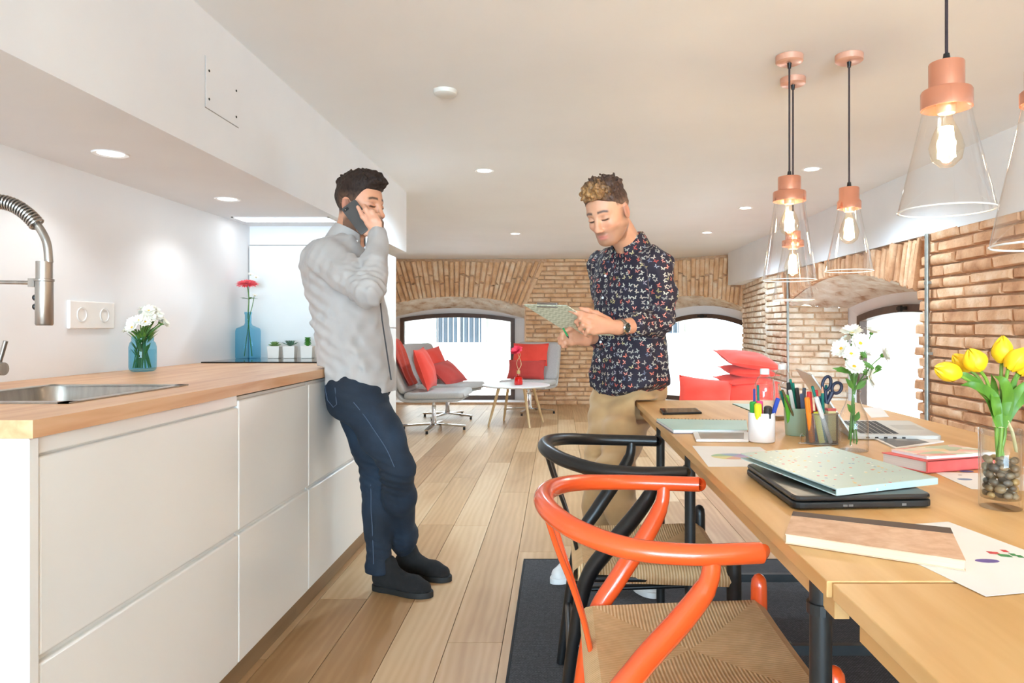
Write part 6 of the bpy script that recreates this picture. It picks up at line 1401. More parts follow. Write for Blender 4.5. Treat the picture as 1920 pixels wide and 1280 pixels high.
# notebooks near the corner
q = [tp(1230, 785, .762), tp(1400, 788, .762), tp(1402, 806, .762), tp(1262, 806, .762)]; c = centre(q); r = thing('spiral_notebook', 'mint green spiral notebook lying on the table corner beside the tablet', 'notebook', (c.x, c.y, TZ+E0)); b = slab(MB(), rel(q, c), 0, 0.003); b.build('back_cover', ink('#8a7f88'), r); b = slab(MB(), rel(inset(q, .985), c), 0.003, 0.011); b.build('pages', M_paper, r); b = slab(MB(), rel(q, c), 0.011, 0.0125); b.build('front_cover', pm('mint_cover', '#bcd9d3', '#b0cfc9', 6, 0.5), r)
for i in range(26):
    p = Vector(q[0][:2]).lerp(Vector(q[1][:2]), (i+.5)/26)-Vector((c.x, c.y)); b = MB(); b.tube([(p.x, p.y+.006*math.cos(a), .007+.008*math.sin(a)) for a in [2*PI*k/8 for k in range(8)]], .0007, 4, closed=True); b.build('spiral_ring', M_steel, r)
q = [tp(1373, 756, .754), tp(1425, 757, .754), tp(1445, 768, .754), tp(1409, 770, .754)]; c = centre(q); r = thing('notebook', 'thin dark green notebook behind the white pen cup', 'notebook', (c.x, c.y, TZ+E0)); slab(MB(), rel(q, c), 0, .002).build('cover', ink('#2f6b57'), r); slab(MB(), rel(inset(q, .97), c), .002, .004).build('pages', pm('pale_green_page', '#cfe0d8', None, 4, .7), r)
# tablet
q = [tp(1299, 809, .757), tp(1404, 810, .757), tp(1404, 825, .757), tp(1305, 824, .757)]; c = centre(q); r = thing('tablet', 'white tablet computer lying beside the white pen cup', 'tablet', (c.x, c.y, TZ+E0)); slab(MB(), rel(q, c), 0, .0075).build('tablet_body', pm('tablet_white', '#eeeae8', None, 5, .3), r, bevel=.003); slab(MB(), rel(inset(q, .82), c), .0075, .0078).build('tablet_screen', pm('grey_screen', '#b3aeab', '#a39e9b', 12, .12), r)
# sheet with colour wheel
q = [tp(1298, 836), tp(1425, 838), tp(1480, 875), tp(1328, 875)]; c = centre(q); r = thing('paper_sheet', 'white sheet printed with a pastel pie chart', 'paper', (c.x, c.y, TZ+E0)); slab(MB(), rel(q, c), 0, .0004).build('sheet', M_paper, r)
pc = tp(1374, 856)-Vector((c.x, c.y, 0))
for i, h_ in enumerate(('#b9a6cc', '#9fb6cf', '#a8c8a8', '#e6dc9f', '#e0b7a4', '#c4b3d2')): print_disc(r, pc, 0, .055, 2*PI*i/6, 2*PI*(i+1)/6, .0006+i*.00002, ink(h_), 0.75)
# black laptop, closed
zt = TZ+0.026; A, B_, C_ = tp(1397, 868, zt), tp(1489, 931, zt), tp(1752, 926, zt); q = [A, B_, C_, A+C_-B_]; c = centre(q); r = thing('black_laptop', 'closed black laptop under the terrazzo patterned folder', 'laptop', (c.x, c.y, TZ+E0))
def rq(q, rad):
    out = []; n = len(q)
    for i in range(n):
        p0, p, p1 = [Vector(q[j % n][:2]) for j in (i-1, i, i+1)]; a = p+(p0-p).normalized()*rad; b_ = p+(p1-p).normalized()*rad
        for k in range(5): t = k/4; out.append(tuple(a*(1-t)**2+p*2*t*(1-t)+b_*t*t))
    return out
slab(MB(), rel(rq(q, .02), c), 0.002, .0145).build('laptop_base', M_blackm, r, bevel=.003); slab(MB(), rel(rq(inset(q, .995), .02), c), .016, .0255).build('laptop_lid', pm('satin_black_lid', '#2b2826', '#262321', 5, .3), r, bevel=.004); slab(MB(), rel(inset(q, .9), c), 0, .002).build('feet', M_black, r)
for u in (.36, .40, .78): p = Vector(B_[:2]).lerp(Vector(C_[:2]), u)-Vector((c.x, c.y)); b = MB(); b.box((p.x-.004, p.y-.0012, .006), (p.x+.004, p.y+.001, .010)); b.build('port', ink('#7b7774'), r)
# terrazzo folder lying tilted on it
def terrazzo():
    t = NT('mint_terrazzo_card'); v = t.coords('Object', (1, 1, 1)); vo = t.node('TexVoronoi'); vo.inputs['Scale'].default_value = 70; t.link(v, vo.inputs['Vector']); m = t.math('LESS_THAN', vo.outputs['Distance'], 0.23); sc = t.node('SeparateColor'); t.link(vo.outputs['Color'], sc.inputs[0]); m = t.math('MULTIPLY', m, t.math('GREATER_THAN', sc.outputs[0], .35))
    c_ = t.ramp(sc.outputs[1], [(0, lin('#d96a58')), (.2, lin('#e8b64a')), (.4, lin('#eef0e8')), (.65, lin('#5a86b0')), (.82, lin('#c74b62'))], 'CONSTANT'); t.link(t.mix(m, lin('#bacdc7'), c_), t.b.inputs['Base Color']); t.b.inputs['Roughness'].default_value = .4; return t.m
M_terr = terrazzo()
A, B_, C_ = tp(1389, 850, .800), tp(1567, 917, .789), tp(1757, 896, .789); D_ = A+C_-B_; D_.z = .800; q = [A, B_, C_, D_]; c = sum(q, Vector())/4; r = thing('folder', 'mint terrazzo patterned folder resting on the closed black laptop', 'folder', c); th = Vector((0, 0, .0022))
for z0, nm in ((0, 'top_cover'), (-.0105, 'bottom_cover')):
    b = MB(); o_ = Vector((0, 0, z0)); b.add([p-c+o_-th*.5 for p in q]+[p-c+o_+th*.5 for p in q], [(3, 2, 1, 0), (4, 5, 6, 7)]+[(i, (i+1) % 4, 4+(i+1) % 4, 4+i) for i in range(4)]); b.build(nm, M_terr, r)
b = MB(); e = (C_-B_); s_ = [B_-c+Vector((0, 0, .001)), C_-c+Vector((0, 0, .001)), C_-c-Vector((0, 0, .0115)), B_-c-Vector((0, 0, .0115))]; n_ = Vector((e.y, -e.x, 0)).normalized()*.002; b.add(s_+[p+n_ for p in s_], [(0, 1, 2, 3), (7, 6, 5, 4)]+[(i, (i+1) % 4, 4+(i+1) % 4, 4+i) for i in range(4)]); b.build('spine', M_terr, r)
# cork notebook
zt = TZ+.015; q = [tp(1487, 959, zt), tp(1472, 1001, zt), tp(1811, 1051, zt), tp(1782, 990, zt)]; c = centre(q); r = thing('cork_notebook', 'notebook with pale cork cover and dark spine strip', 'notebook', (c.x, c.y, TZ+E0*2))
M_cork = pm('cork_cover', '#e6c3a6', '#d0a585', 45, .8, bump=.3, bdist=.001, detail=6); slab(MB(), rel(q, c), .0, .0015).build('back_cover', M_cork, r); slab(MB(), rel(inset(q, .988), c), .0015, .013).build('pages', pm('cream_pages', '#ddd2ae', '#cfc39c', 3, .8, stretch=(1, 1, 300)), r); slab(MB(), rel(q, c), .013, .0146).build('front_cover', M_cork, r)
sp = [bil(q, 0, 0), bil(q, .2, 0), bil(q, .2, 1), bil(q, 0, 1)]; slab(MB(), rel(sp, c), .0147, .0152).build('spine_strip', ink('#5a4a42'), r)
# printed sheet under the cork notebook
q = [(.665, 1.19), (.47, 1.15), (.526, .859), (.72, .90)]; c = centre(q); r = thing('paper_sheet', 'white sheet with purple and red charts under the cork notebook', 'paper', (c.x, c.y, TZ+E0*.5)); slab(MB(), rel(q, c), 0, .0004).build('sheet', M_paper, r); pc = tp(1851, 1052)-Vector((c.x, c.y, 0)); print_disc(r, pc, 0, .017, 0, 2*PI, .0006, ink('#6d5aa0'), .5)
for i, (px, py, h_) in enumerate(((1858, 1037, '#d2434a'), (1868, 1038, '#d2434a'), (1884, 1034, '#d2434a'), (1878, 1042, '#3f8f52'), (1890, 1043, '#3f8f52'), (1900, 1041, '#3f8f52'), (1912, 1044, '#3f8f52'))):
    p = tp(px, py)-Vector((c.x, c.y, 0)); flat_print(r, [(p.x-.004, p.y-.004), (p.x+.004, p.y-.006), (p.x+.005, p.y+.006), (p.x-.003, p.y+.008)], .0006+i*.00001, ink(h_))
# chart sheets by the tulip vase
q = [(.861, 1.602), (.847, 1.432), (1.06, 1.40), (1.075, 1.57)]; c = centre(q); r = thing('paper_sheet', 'white sheet with blue and red diagrams before the coral book', 'paper', (c.x, c.y, TZ+E0)); slab(MB(), rel(q, c), 0, .0004).build('sheet', M_paper, r)
for i, (px, py, ra, h_) in enumerate(((1812, 884, .016, '#4d5f9c'), (1809, 899, .016, '#7f93b8'), (1790, 884, .006, '#c9686a'), (1800, 891, .005, '#7a6f78'))): p = tp(px, py)-Vector((c.x, c.y, 0)); print_disc(r, p, 0, ra, 0, 2*PI, .0006+i*.00002, ink(h_), .6)
q = [(1.10, 1.66), (1.08, 1.50), (1.27, 1.47), (1.29, 1.63)]; c = centre(q); r = thing('paper_sheet', 'sheet with orange bars lying behind the tulip vase', 'paper', (c.x, c.y, TZ+E0)); slab(MB(), rel(q, c), 0, .0004).build('sheet', M_paper, r)
for i in range(4): flat_print(r, [(-.07, -.05+.03*i), (.03+.01*i, -.06+.03*i), (.03+.01*i, -.05+.03*i), (-.07, -.04+.03*i)], .0006, ink(('#d9a066', '#b0604e', '#d9a066', '#7a6f78')[i]))
# coral book and patterned notebook
q = [(.787, 1.698), (.838, 1.582), (1.03, 1.647), (.98, 1.763)]; c = centre(q); r = thing('coral_book', 'thick coral red hardback book on the table', 'book', (c.x, c.y, TZ+E0*3)); M_cor = pm('coral_cloth_cover', '#e76a66', '#df605d', 30, .6)
slab(MB(), rel(q, c), 0, .002).build('back_cover', M_cor, r); slab(MB(), rel(inset(q, .97), c), .002, .025).build('page_block', pm('page_edges', '#ddd6d0', '#cfc8c2', 3, .8, stretch=(1, 1, 200)), r); slab(MB(), rel(q, c), .025, .027).build('front_cover', M_cor, r); sp = [q[1], q[2], tuple(Vector(q[2])+Vector((-.002, .004))), tuple(Vector(q[1])+Vector((-.002, .004)))]; slab(MB(), rel(sp, c), 0, .027).build('spine', M_cor, r)
def pastel():
    t = NT('pastel_brush_print'); v = t.coords('Object', (16, 34, 10)); n = t.node('TexVoronoi'); n.inputs['Scale'].default_value = 1.0; t.link(v, n.inputs['Vector']); sc = t.node('SeparateColor'); t.link(n.outputs['Color'], sc.inputs[0]); t.link(t.ramp(sc.outputs[0], [(0, lin('#f0b6a8')), (.25, lin('#efd9c8')), (.45, lin('#a9c7a4')), (.6, lin('#ef8f88')), (.78, lin('#e9dfa6')), (.9, lin('#f3ece2'))]), t.b.inputs['Base Color']); t.b.inputs['Roughness'].default_value = .45; return t.m
q2 = [(.812, 1.70), (.848, 1.606), (1.04, 1.66), (1.0, 1.765)]; c = centre(q2); r = thing('patterned_notebook', 'thin pastel patterned notebook on top of the coral book', 'notebook', (c.x, c.y, TZ+E0*4+.027)); slab(MB(), rel(q2, c), 0, .006).build('pages', M_paper, r); slab(MB(), rel(inset(q2, 1.01), c), .006, .0075).build('cover', pastel(), r)
# magazine
q = [tp(1631, 820), tp(1679, 843), tp(1770, 829), tp(1726, 820)]; c = centre(q); r = thing('magazine', 'magazine with dark grey cover picture and white border beside the silver laptop', 'magazine', (c.x, c.y, TZ+E0)); slab(MB(), rel(q, c), 0, .004).build('pages', M_paper, r); cv = [bil(q, .06, .05), bil(q, .94, .05), bil(q, .94, .72), bil(q, .06, .72)]; slab(MB(), rel(cv, c), .004, .0043).build('cover_picture', pm('grey_cover_photo', '#6e6a68', '#4b4847', 22, .35), r)
for i in range(3): cc = bil(q, .25+.2*i, .3+.1*i)-Vector((c.x, c.y)); print_disc(r, cc, 0, .018, 0, 2*PI, .0045+i*.0001, ink(('#a09b98', '#c2beba', '#8f8a87')[i]), .6)
# silver laptop, open
q = [(.868, 2.065), (1.127, 2.05), (1.20, 2.385), (.935, 2.40)]; c = centre(q); r = thing('silver_laptop', 'open silver laptop behind the flower carafe', 'laptop', (c.x, c.y, TZ+E0)); M_alu = pm('silver_aluminium', '#d3d3d0', '#cbcbc8', 8, .35, .4)
slab(MB(), rel(rq(q, .012), c), .001, .0145).build('laptop_base', M_alu, r, bevel=.002); kb = [bil(q, .12, .08), bil(q, .56, .08), bil(q, .56, .92), bil(q, .12, .92)]
kbp = slab(MB(), rel(kb, c), .0146, .0148).build('keyboard', ink('#b9b9b6'), r)
for i in range(6):
    for j in range(13):
        kq = [bil(kb, (i+.1)/6, (j+.1)/13), bil(kb, (i+.88)/6, (j+.1)/13), bil(kb, (i+.88)/6, (j+.9)/13), bil(kb, (i+.1)/6, (j+.9)/13)]; slab(MB(), rel(kq, c), .0149, .0158).build('key', ink('#3f4043'), kbp)
pd = [bil(q, .64, .35), bil(q, .94, .35), bil(q, .94, .66), bil(q, .64, .66)]; slab(MB(), rel(pd, c), .0146, .0148).build('touchpad', ink('#c6c6c3'), r)
h0, h1 = Vector((q[0][0]-c.x, q[0][1]-c.y, .0155)), Vector((q[3][0]-c.x, q[3][1]-c.y, .0155)); up = Vector((-.11, .02, .175)); n_ = (h1-h0).cross(up).normalized()*.003; s_ = [h0, h1, h1+up, h0+up]; b = MB(); b.add([p-n_ for p in s_]+[p+n_ for p in s_], [(3, 2, 1, 0), (4, 5, 6, 7)]+[(i, (i+1) % 4, 4+(i+1) % 4, 4+i) for i in range(4)]); sco = b.build('screen_lid', M_alu, r, bevel=.0015)
mid = sum(s_, Vector())/4; fs = 1 if n_.x > 0 else -1; b = MB(); b.add([mid+(p-mid)*.93+n_*1.15*fs for p in s_], [(0, 1, 2, 3)]); b.build('display', pm('black_display', '#191a1c', None, 3, .1), sco)
for i in range(5): p = Vector(q[0]).lerp(Vector(q[1]), .18+.1*i)-Vector((c.x, c.y)); b = MB(); b.box((p.x-.005, p.y-.0006, .005), (p.x+.005, p.y+.001, .009)); b.build('port', M_black, r)
q = [tp(1622, 768), tp(1658, 767), tp(1674, 786), tp(1640, 788)]; c = centre(q); r = thing('paper_sheet', 'blank white sheet lying behind the silver laptop', 'paper', (c.x, c.y, TZ+E0)); slab(MB(), rel([(p[0]+.02, p[1]+.07) for p in q], c), 0, .0006).build('sheet', M_paper, r)
# sharpener
p = tp(1462, 787); r = thing('wood_block', 'small brown wooden sharpener block behind the white pen cup', 'sharpener', (p.x, p.y, TZ+E0), .3); b = MB(); b.box((-.018, -.011, 0), (.018, .011, .013)); b.build('block', M_plinth, r, bevel=.002); b = MB(); b.box((-.016, -.009, .013), (.012, .009, .0145)); b.build('blade', M_steel, r)

# ---- cups and what stands in them
def cup_root(px, py, name, label): p = tp(px, py); return thing(name, label, 'pen cup', (p.x, p.y, TZ+E0)), p
r, PW_ = cup_root(1428, 828, 'pen_cup', 'plain white ceramic cup filled with markers'); b = MB(); b.lathe([(0, 0), (.034, 0), (.0375, .003), (.038, .084), (.0372, .0855), (.0355, .084), (.035, .006), (0, .006)], n=36); b.build('cup_wall', pm('white_ceramic', '#efeae8', None, 5, .35), r, smooth=True)
r, PM_ = cup_root(1494, 815, 'pen_cup', 'pale mint metal cup filled with pencils and pens'); b = MB(); b.lathe([(0, 0), (.033, 0), (.034, .002), (.0385, .082), (.0392, .084), (.038, .0845), (.0375, .08), (.033, .005), (0, .005)], n=36); b.build('cup_wall', pm('mint_enamel', '#a9c4ae', '#a0bca5', 5, .4), r, smooth=True)
t = NT('grey_wire_mesh'); tr = t.node('BsdfTransparent'); mx = t.node('MixShader'); tcx = t.coords('Object', (1, 1, 1)); ck = t.node('TexChecker'); ck.inputs['Scale'].default_value = 700; t.link(tcx, ck.inputs['Vector']); t.link(t.math('MULTIPLY_ADD', ck.outputs['Fac'], .35, .33), mx.inputs[0]); t.link(tr.outputs[0], mx.inputs[1]); t.link(t.b.outputs[0], mx.inputs[2]); t.b.inputs['Base Color'].default_value = lin('#7d7a76'); t.b.inputs['Metallic'].default_value = .5; t.b.inputs['Roughness'].default_value = .45; t.link(mx.outputs[0], t.out.inputs['Surface']); M_mesh = t.m
r, PG_ = cup_root(1541, 832, 'pen_cup', 'grey wire mesh cup holding scissors and pencils'); b = MB(); b.shell([(.044, .003), (.045, .088)], n=40, sy=.78); b.build('mesh_wall', M_mesh, r, smooth=True, recalc=False)
for z in (.002, .088): b = MB(); b.tube([(.0445*math.cos(a), .0347*math.sin(a), z) for a in [2*PI*k/40 for k in range(40)]], .0018, 8, closed=True); b.build('wire_rim', M_steel, r, smooth=True)
b = MB(); b.lathe([(0, .001), (.044, .0015)], n=30, sy=.78); b.build('cup_bottom', M_steel, r)
def stick(base, px, py, Y, z0, rad, col, kind, label, name, group):
    """pen, pencil or marker leaning in a cup; its top ends at the given pixel"""
    a = Vector((base[0], base[1], TZ+z0)); e = Vector(at(px, py, Y)); d = (e-a).normalized(); r = thing(name, label, 'pen' if name != 'pencil' else 'pencil', a, 0, group); L = (e-a).length
    if kind == 'pencil': 
        b = MB(); b.tube([Vector(), d*(L-.022)], rad, 6); b.build('shaft', ink(col), r); b = MB(); b.tube([d*(L-.022), d*(L-.004)], [rad, .0012], 6); b.build('sharpened_wood', ink('#e0a07a'), r); b = MB(); b.tube([d*(L-.004), d*L], [.0012, .0003], 6); b.build('lead', ink('#3a2f2c'), r)
    elif kind == 'flat': b = MB(); b.tube([Vector(), d*L], rad, 6); b.build('shaft', ink(col), r); b = MB(); b.tube([d*L, d*(L+.001)], rad*.6, 6); b.build('end_cap', ink('#2a2a2a'), r)
    else:
        b = MB(); b.tube([Vector(), d*(L*.55)], rad*.94, 14); b.build('barrel', ink('#e6e6e2' if kind == 'cap_white' else col), r, smooth=True); b = MB(); b.tube([d*(L*.55), d*(L-.003), d*L], [rad, rad, rad*.8], 14); k = b.build('cap', ink(col), r, smooth=True); b = MB(); s_ = Vector((.2, -1, 0)); s_ = (s_-d*s_.dot(d)).normalized(); b.bar(d*(L*.68)+s_*rad*1.15, d*(L*.97)+s_*rad*1.15, .004, .0025); b.build('pocket_clip', ink(col), k)
    return r
G1, G2, G3 = 'markers in the white cup', 'pens in the mint cup', 'pens in the mesh cup'
def off(P, dx, dy): return (P.x+dx, P.y+dy)
stick(off(PW_, -.012, -.012), 1421, 757, 2.0, .008, .0105, '#d8d81e', 'marker', 'fat yellow highlighter in the white cup', 'highlighter', G1)
stick(off(PW_, -.02, .002), 1412, 753, 2.03, .008, .010, '#2fa03c', 'marker', 'fat green highlighter in the white cup', 'highlighter', G1)
stick(off(PW_, -.004, .012), 1424, 751, 2.05, .008, .010, '#e8467e', 'marker', 'pink highlighter at the back of the white cup', 'highlighter', G1)
stick(off(PW_, .013, -.008), 1440, 762, 2.0, .008, .0115, '#2b2522', 'marker', 'thick black marker in the white cup', 'marker', G1)
stick(off(PW_, .012, .004), 1459, 746, 2.03, .008, .0065, '#2647a8', 'marker', 'blue pen slanting out of the white cup', 'pen', G1)
stick(off(PW_, -.016, .014), 1414, 729, 2.06, .008, .0038, '#3d3f86', 'flat', 'dark blue pencil standing in the white cup', 'pencil', G1)
stick(off(PW_, .0, .02), 1421, 722, 2.06, .008, .0038, '#12796a', 'flat', 'dark green pencil standing in the white cup', 'pencil', G1)
for i, (dx, dy, px, py, Y, rad, col, kind, lab, nm) in enumerate(((-.02, -.004, 1474, 741, 2.13, .008, '#64b52c', 'marker', 'lime green marker in the mint cup', 'marker'), (-.012, .012, 1460, 719, 2.17, .0037, '#12796a', 'pencil', 'sharpened green pencil leaning out of the mint cup', 'pencil'), (.008, -.012, 1467, 731, 2.11, .0036, '#6b5a33', 'flat', 'olive brown pencil leaning across the mint cup', 'pencil'),
      (-.004, .004, 1478, 717, 2.16, .0065, '#26211f', 'marker', 'black capped pen standing tall in the mint cup', 'pen'), (.0, .015, 1482, 711, 2.18, .004, '#148a72', 'flat', 'tallest green pencil in the mint cup', 'pencil'), (.008, .012, 1487, 718, 2.17, .004, '#148a72', 'flat', 'green pencil beside the tallest one in the mint cup', 'pencil'),
      (-.002, -.014, 1481, 731, 2.13, .006, '#d9d6d0', 'marker', 'white pen in the mint cup', 'pen'), (.013, -.006, 1494, 727, 2.14, .006, '#3b3836', 'marker', 'black and silver ballpoint in the mint cup', 'pen'), (.018, .005, 1508, 727, 2.16, .0055, '#747a88', 'marker', 'grey metal pen in the mint cup', 'pen'), (.02, -.008, 1503, 738, 2.13, .0055, '#5b6f96', 'marker', 'slate blue pen in the mint cup', 'pen'))):
    stick(off(PM_, dx, dy), px, py, Y, .008, rad, col, kind, lab, nm, G2)
for i, (dx, dy, px, py, Y, rad, col, kind, lab, nm) in enumerate(((-.03, -.004, 1513, 745, 1.97, .0075, '#f0861c', 'marker', 'orange highlighter in the mesh cup', 'highlighter'), (-.022, .010, 1517, 734, 2.0, .007, '#e23b34', 'marker', 'red capped pen in the mesh cup', 'pen'), (.014, -.008, 1523, 724, 1.97, .0042, '#12796a', 'flat', 'green pencil slanting across the mesh cup', 'pencil'),
      (-.004, .008, 1530, 731, 2.0, .0055, '#cf2f35', 'marker', 'crimson pen in the mesh cup', 'pen'), (.020, -.012, 1530, 744, 1.95, .0065, '#dedad4', 'cap_white', 'white pen slanting in the mesh cup', 'pen'), (.004, .0, 1542, 722, 1.97, .0042, '#12796a', 'pencil', 'sharpened green pencil beside the scissors', 'pencil'), (.008, .016, 1549, 722, 2.0, .0042, '#0f5f5a', 'flat', 'dark teal pencil behind the scissors', 'pencil'), (-.012, .014, 1538, 743, 2.0, .005, '#3f7fb0', 'marker', 'blue pen in the mesh cup', 'pen'))):
    stick(off(PG_, dx, dy), px, py, Y, .006, rad, col, kind, lab, nm, G3)
# highlighter strip and eraser in the mesh cup
r = thing('eraser', 'yellow and red eraser stick in the mesh cup', 'eraser', (PG_.x+.025, PG_.y-.003, TZ+.05)); b = MB(); b.box((-.012, -.008, -.04), (.012, .008, .048)); b.build('eraser_body', ink('#ecdca0'), r, bevel=.002); b = MB(); b.box((-.0125, -.0085, .044), (.0125, .0085, .052)); b.build('eraser_tip', ink('#d95a54'), r, bevel=.002)
r = thing('sticky_tabs', 'strip of yellow sticky tabs inside the mesh cup', 'sticky notes', (PG_.x-.008, PG_.y-.022, TZ+.006)); b = MB(); b.box((-.008, -.0015, 0), (.008, .0015, .086), RY(-.18)); b.build('tab_strip', ink('#e5dc3e'), r)
b = MB(); b.box((-.008, -.0018, .086), (.008, .0012, .090), RY(-.18)); b.build('strip_end', ink('#d9cf30'), r)
# scissors
r = thing('scissors', 'scissors with dark blue handles standing in the mesh cup', 'scissors', (PG_.x+.012, PG_.y+.004, TZ+.012)); M_navy = pm('navy_plastic', '#2c3550', '#252d46', 6, .4)
def loop(cx, cz, rx, rz, tilt, rad):
    pts = []
    for k in range(20): a = 2*PI*k/20; x, z = rx*math.cos(a), rz*math.sin(a); pts.append(Vector((cx+x*math.cos(tilt)-z*math.sin(tilt), 0, cz+x*math.sin(tilt)+z*math.cos(tilt))))
    return pts
y = PG_.y+.004; rel_ = lambda px, py: Vector(at(px, py, y))-Vector((PG_.x+.012, y, TZ+.012))
c1_, c2_ = rel_(1550, 719), rel_(1569, 727)
b = MB(); b.tube(loop(c1_.x, c1_.z, .0115, .021, -.25, 0), .0045, 10, closed=True); b.tube([rel_(1546, 728)+Vector((.002, 0, -.006)), rel_(1549, 756)], [.006, .005], 10); b.build('handle', M_navy, r, smooth=True)
b = MB(); b.tube(loop(c2_.x, c2_.z, .013, .016, -.5, 0), .0045, 10, closed=True); b.tube([rel_(1560, 735), rel_(1550, 757)], [.008, .005], 10); b.build('handle', M_navy, r, smooth=True)
for s in (-1, 1): b = MB(); b.add([rel_(1549, 754)+Vector((-.005, .001*s, 0)), rel_(1549, 754)+Vector((.005, .001*s, 0)), Vector((.002*s, .001*s, 0)), Vector((.002*s-.002, .001*s, 0))], [(0, 1, 2, 3)]); b.build('blade', M_chrome, r, solid=.0015)
# binder clip
p = tp(1505, 832); r = thing('wire_clip', 'small upright wire clip beside the mesh cup', 'paper clip', (p.x, p.y, TZ+E0)); b = MB(); b.tube(catmull([(-.011, 0, .002), (-.007, 0, .004), (-.0065, 0, .022), (0, 0, .029), (.0065, 0, .022), (.006, 0, .004), (.011, 0, .002)], 6), .0009, 6); b.build('wire_loop', M_chrome, r, smooth=True); b = MB(); b.box((-.013, -.004, 0), (.013, .004, .003)); b.build('clip_foot', M_chrome, r, bevel=.001)
# water bottles
M_pet = thin_glass('clear_plastic_bottle', '#ffffff', .7, .06, .06, 1.8); M_wat = thin_glass('clear_water', '#fdfeff', .2, .02, .01, 3.0)
for X, Y, lab in ((.663, 2.24, 'clear plastic water bottle directly behind the white pen cup'), (.803, 2.50, 'clear plastic water bottle farther from the pen cups')):
    r = thing('water_bottle', lab, 'bottle', (X, Y, TZ+E0), 0, 'plastic water bottles'); pr_ = [(.024, 0), (.031, .006), (.032, .02)]
    for i in range(6): pr_ += [(.032, .026+.014*i), (.0305, .033+.014*i)]
    pr_ += [(.032, .112), (.0325, .135), (.030, .155), (.022, .172), (.0135, .182), (.0125, .186)]; b = MB(); b.shell(pr_, n=30); b.build('bottle_wall', M_pet, r, smooth=True, recalc=False)
    b = MB(); b.lathe([(0, .002), (.028, .004), (.030, .02), (.030, .10), (0, .10)], n=24); b.build('water', M_wat, r, smooth=True); b = MB(); b.lathe([(.0145, .182), (.0148, .197), (.0135, .2), (0, .2)], n=24); b.build('cap', pm('translucent_white_cap', '#eceeee', None, 4, .4), r, smooth=True)
# carafe with white chrysanthemums
M_clear = thin_glass('clear_carafe_glass', '#feffff', .8, .01, .03, 2.4)
p = tp(1600, 846); r = thing('flower_carafe', 'glass carafe of white daisy flowers beside the mesh cup', 'flowers', (p.x, p.y, TZ+E0)); b = MB(); pf = [(.034, 0), (.038, .004), (.0385, .06), (.037, .085), (.030, .108), (.021, .127), (.0165, .142), (.0165, .155), (.0195, .158), (.0195, .163), (.018, .164)]; b.shell(pf, n=36); b.lathe([(0, .003), (.036, .003)], n=30); b.build('carafe', M_clear, r, smooth=True, recalc=False)
b = MB(); b.lathe([(0, .006), (.0355, .006), (.0365, .06), (0, .06)], n=30); b.build('water', M_wat, r, smooth=True); rr = random.Random(17); yv = p.y
for i, (px, py, dy, R_, dd) in enumerate(((1597, 624, .0, .030, (-.2, -.3, 1)), (1634, 624, .01, .024, (.4, -.1, 1)), (1578, 654, -.01, .027, (-.8, -.6, .5)), (1612, 644, -.03, .028, (.1, -1, .35)), (1596, 664, -.03, .024, (-.3, -.7, .6)), (1655, 666, .0, .026, (1, -.3, .3)), (1601, 688, -.035, .028, (.0, -.8, .7)), (1630, 708, -.02, .028, (.5, -.5, .1)), (1618, 668, .03, .024, (.2, .3, 1)), (1586, 640, .03, .022, (-.4, .5, 1)))):
    hp_ = Vector(at(px, py, yv+dy))-Vector((p.x, p.y, TZ+E0)); ba = Vector((rr.uniform(-.012, .012), rr.uniform(-.012, .012), rr.uniform(.012, .05))); b = MB(); b.tube(catmull([ba, (ba.x*.2, ba.y*.2, .15), hp_*.5+Vector((0, 0, .09)), hp_], 5), .0017, 6); b.build('stem', M_stem, r, smooth=True); daisy(r, hp_, dd, R_, n=18, rr=rr)
for px, py, ex, ey in ((1612, 680, 1624, 700), (1610, 676, 1640, 690), (1602, 700, 1570, 690), (1614, 700, 1650, 692), (1608, 655, 1625, 668), (1600, 730, 1590, 712), (1606, 730, 1622, 715), (1604, 640, 1594, 655), (1640, 690, 1652, 688), (1598, 775, 1592, 760), (1603, 790, 1610, 775), (1584, 690, 1572, 694)):
    a = Vector(at(px, py, yv-.012))-Vector((p.x, p.y, TZ+E0)); e = Vector(at(ex, ey, yv-.025))-Vector((p.x, p.y, TZ+E0)); b = MB(); leaf(b, a, e-a, (e-a).length*1.15, .016, (0, -1, .4)); b.build('leaf', M_leaf, r)
# tulips in a pebble filled glass
p = tp(1876, 951); O = Vector((p.x, p.y, TZ+E0)); r = thing('tulip_vase', 'yellow tulips in a square-cut glass of brown pebbles', 'flowers', O)
b = MB(); pf = [(.034, 0), (.0355, .003), (.0355, .143), (.034, .145), (.0325, .143), (.0325, .018)]; b.shell(pf, n=36); b.lathe([(0, .018), (.0325, .018)], n=30); b.lathe([(0, 0), (.034, 0)], n=30); b.build('glass', thin_glass('thick_clear_glass', '#fdfefd', .9, .01, .02, 2.2), r, smooth=True, recalc=False)
rr = random.Random(23); cols = ['#75624f', '#93795a', '#665a4e', '#b3905f', '#85735f', '#c9a36c', '#5c5148', '#9c886f']; pm_ = [pm('pebble_'+c_.strip('#'), c_, None, 60, .4) for c_ in cols]; z = .025; lay_n = 0
while z < .098:
    for k in range(7):
        a = 2*PI*(k+.5*lay_n)/7+rr.uniform(-.2, .2); rad = .0235; s = rr.uniform(.0068, .0098); b = MB(); b.sphere((rad*math.cos(a), rad*math.sin(a), z+rr.uniform(-.002, .002)), (s*1.05, s*.8, s*.75), 10, 7, RZ(a+PI/2).to_3x3() @ RX(rr.uniform(-.5, .5)).to_3x3()); b.build('pebble', rr.choice(pm_), r, smooth=True)
    b = MB(); b.sphere((rr.uniform(-.006, .006), rr.uniform(-.006, .006), z), (.011, .01, .008), 10, 7); b.build('pebble', rr.choice(pm_), r, smooth=True); z += .0125; lay_n += 1
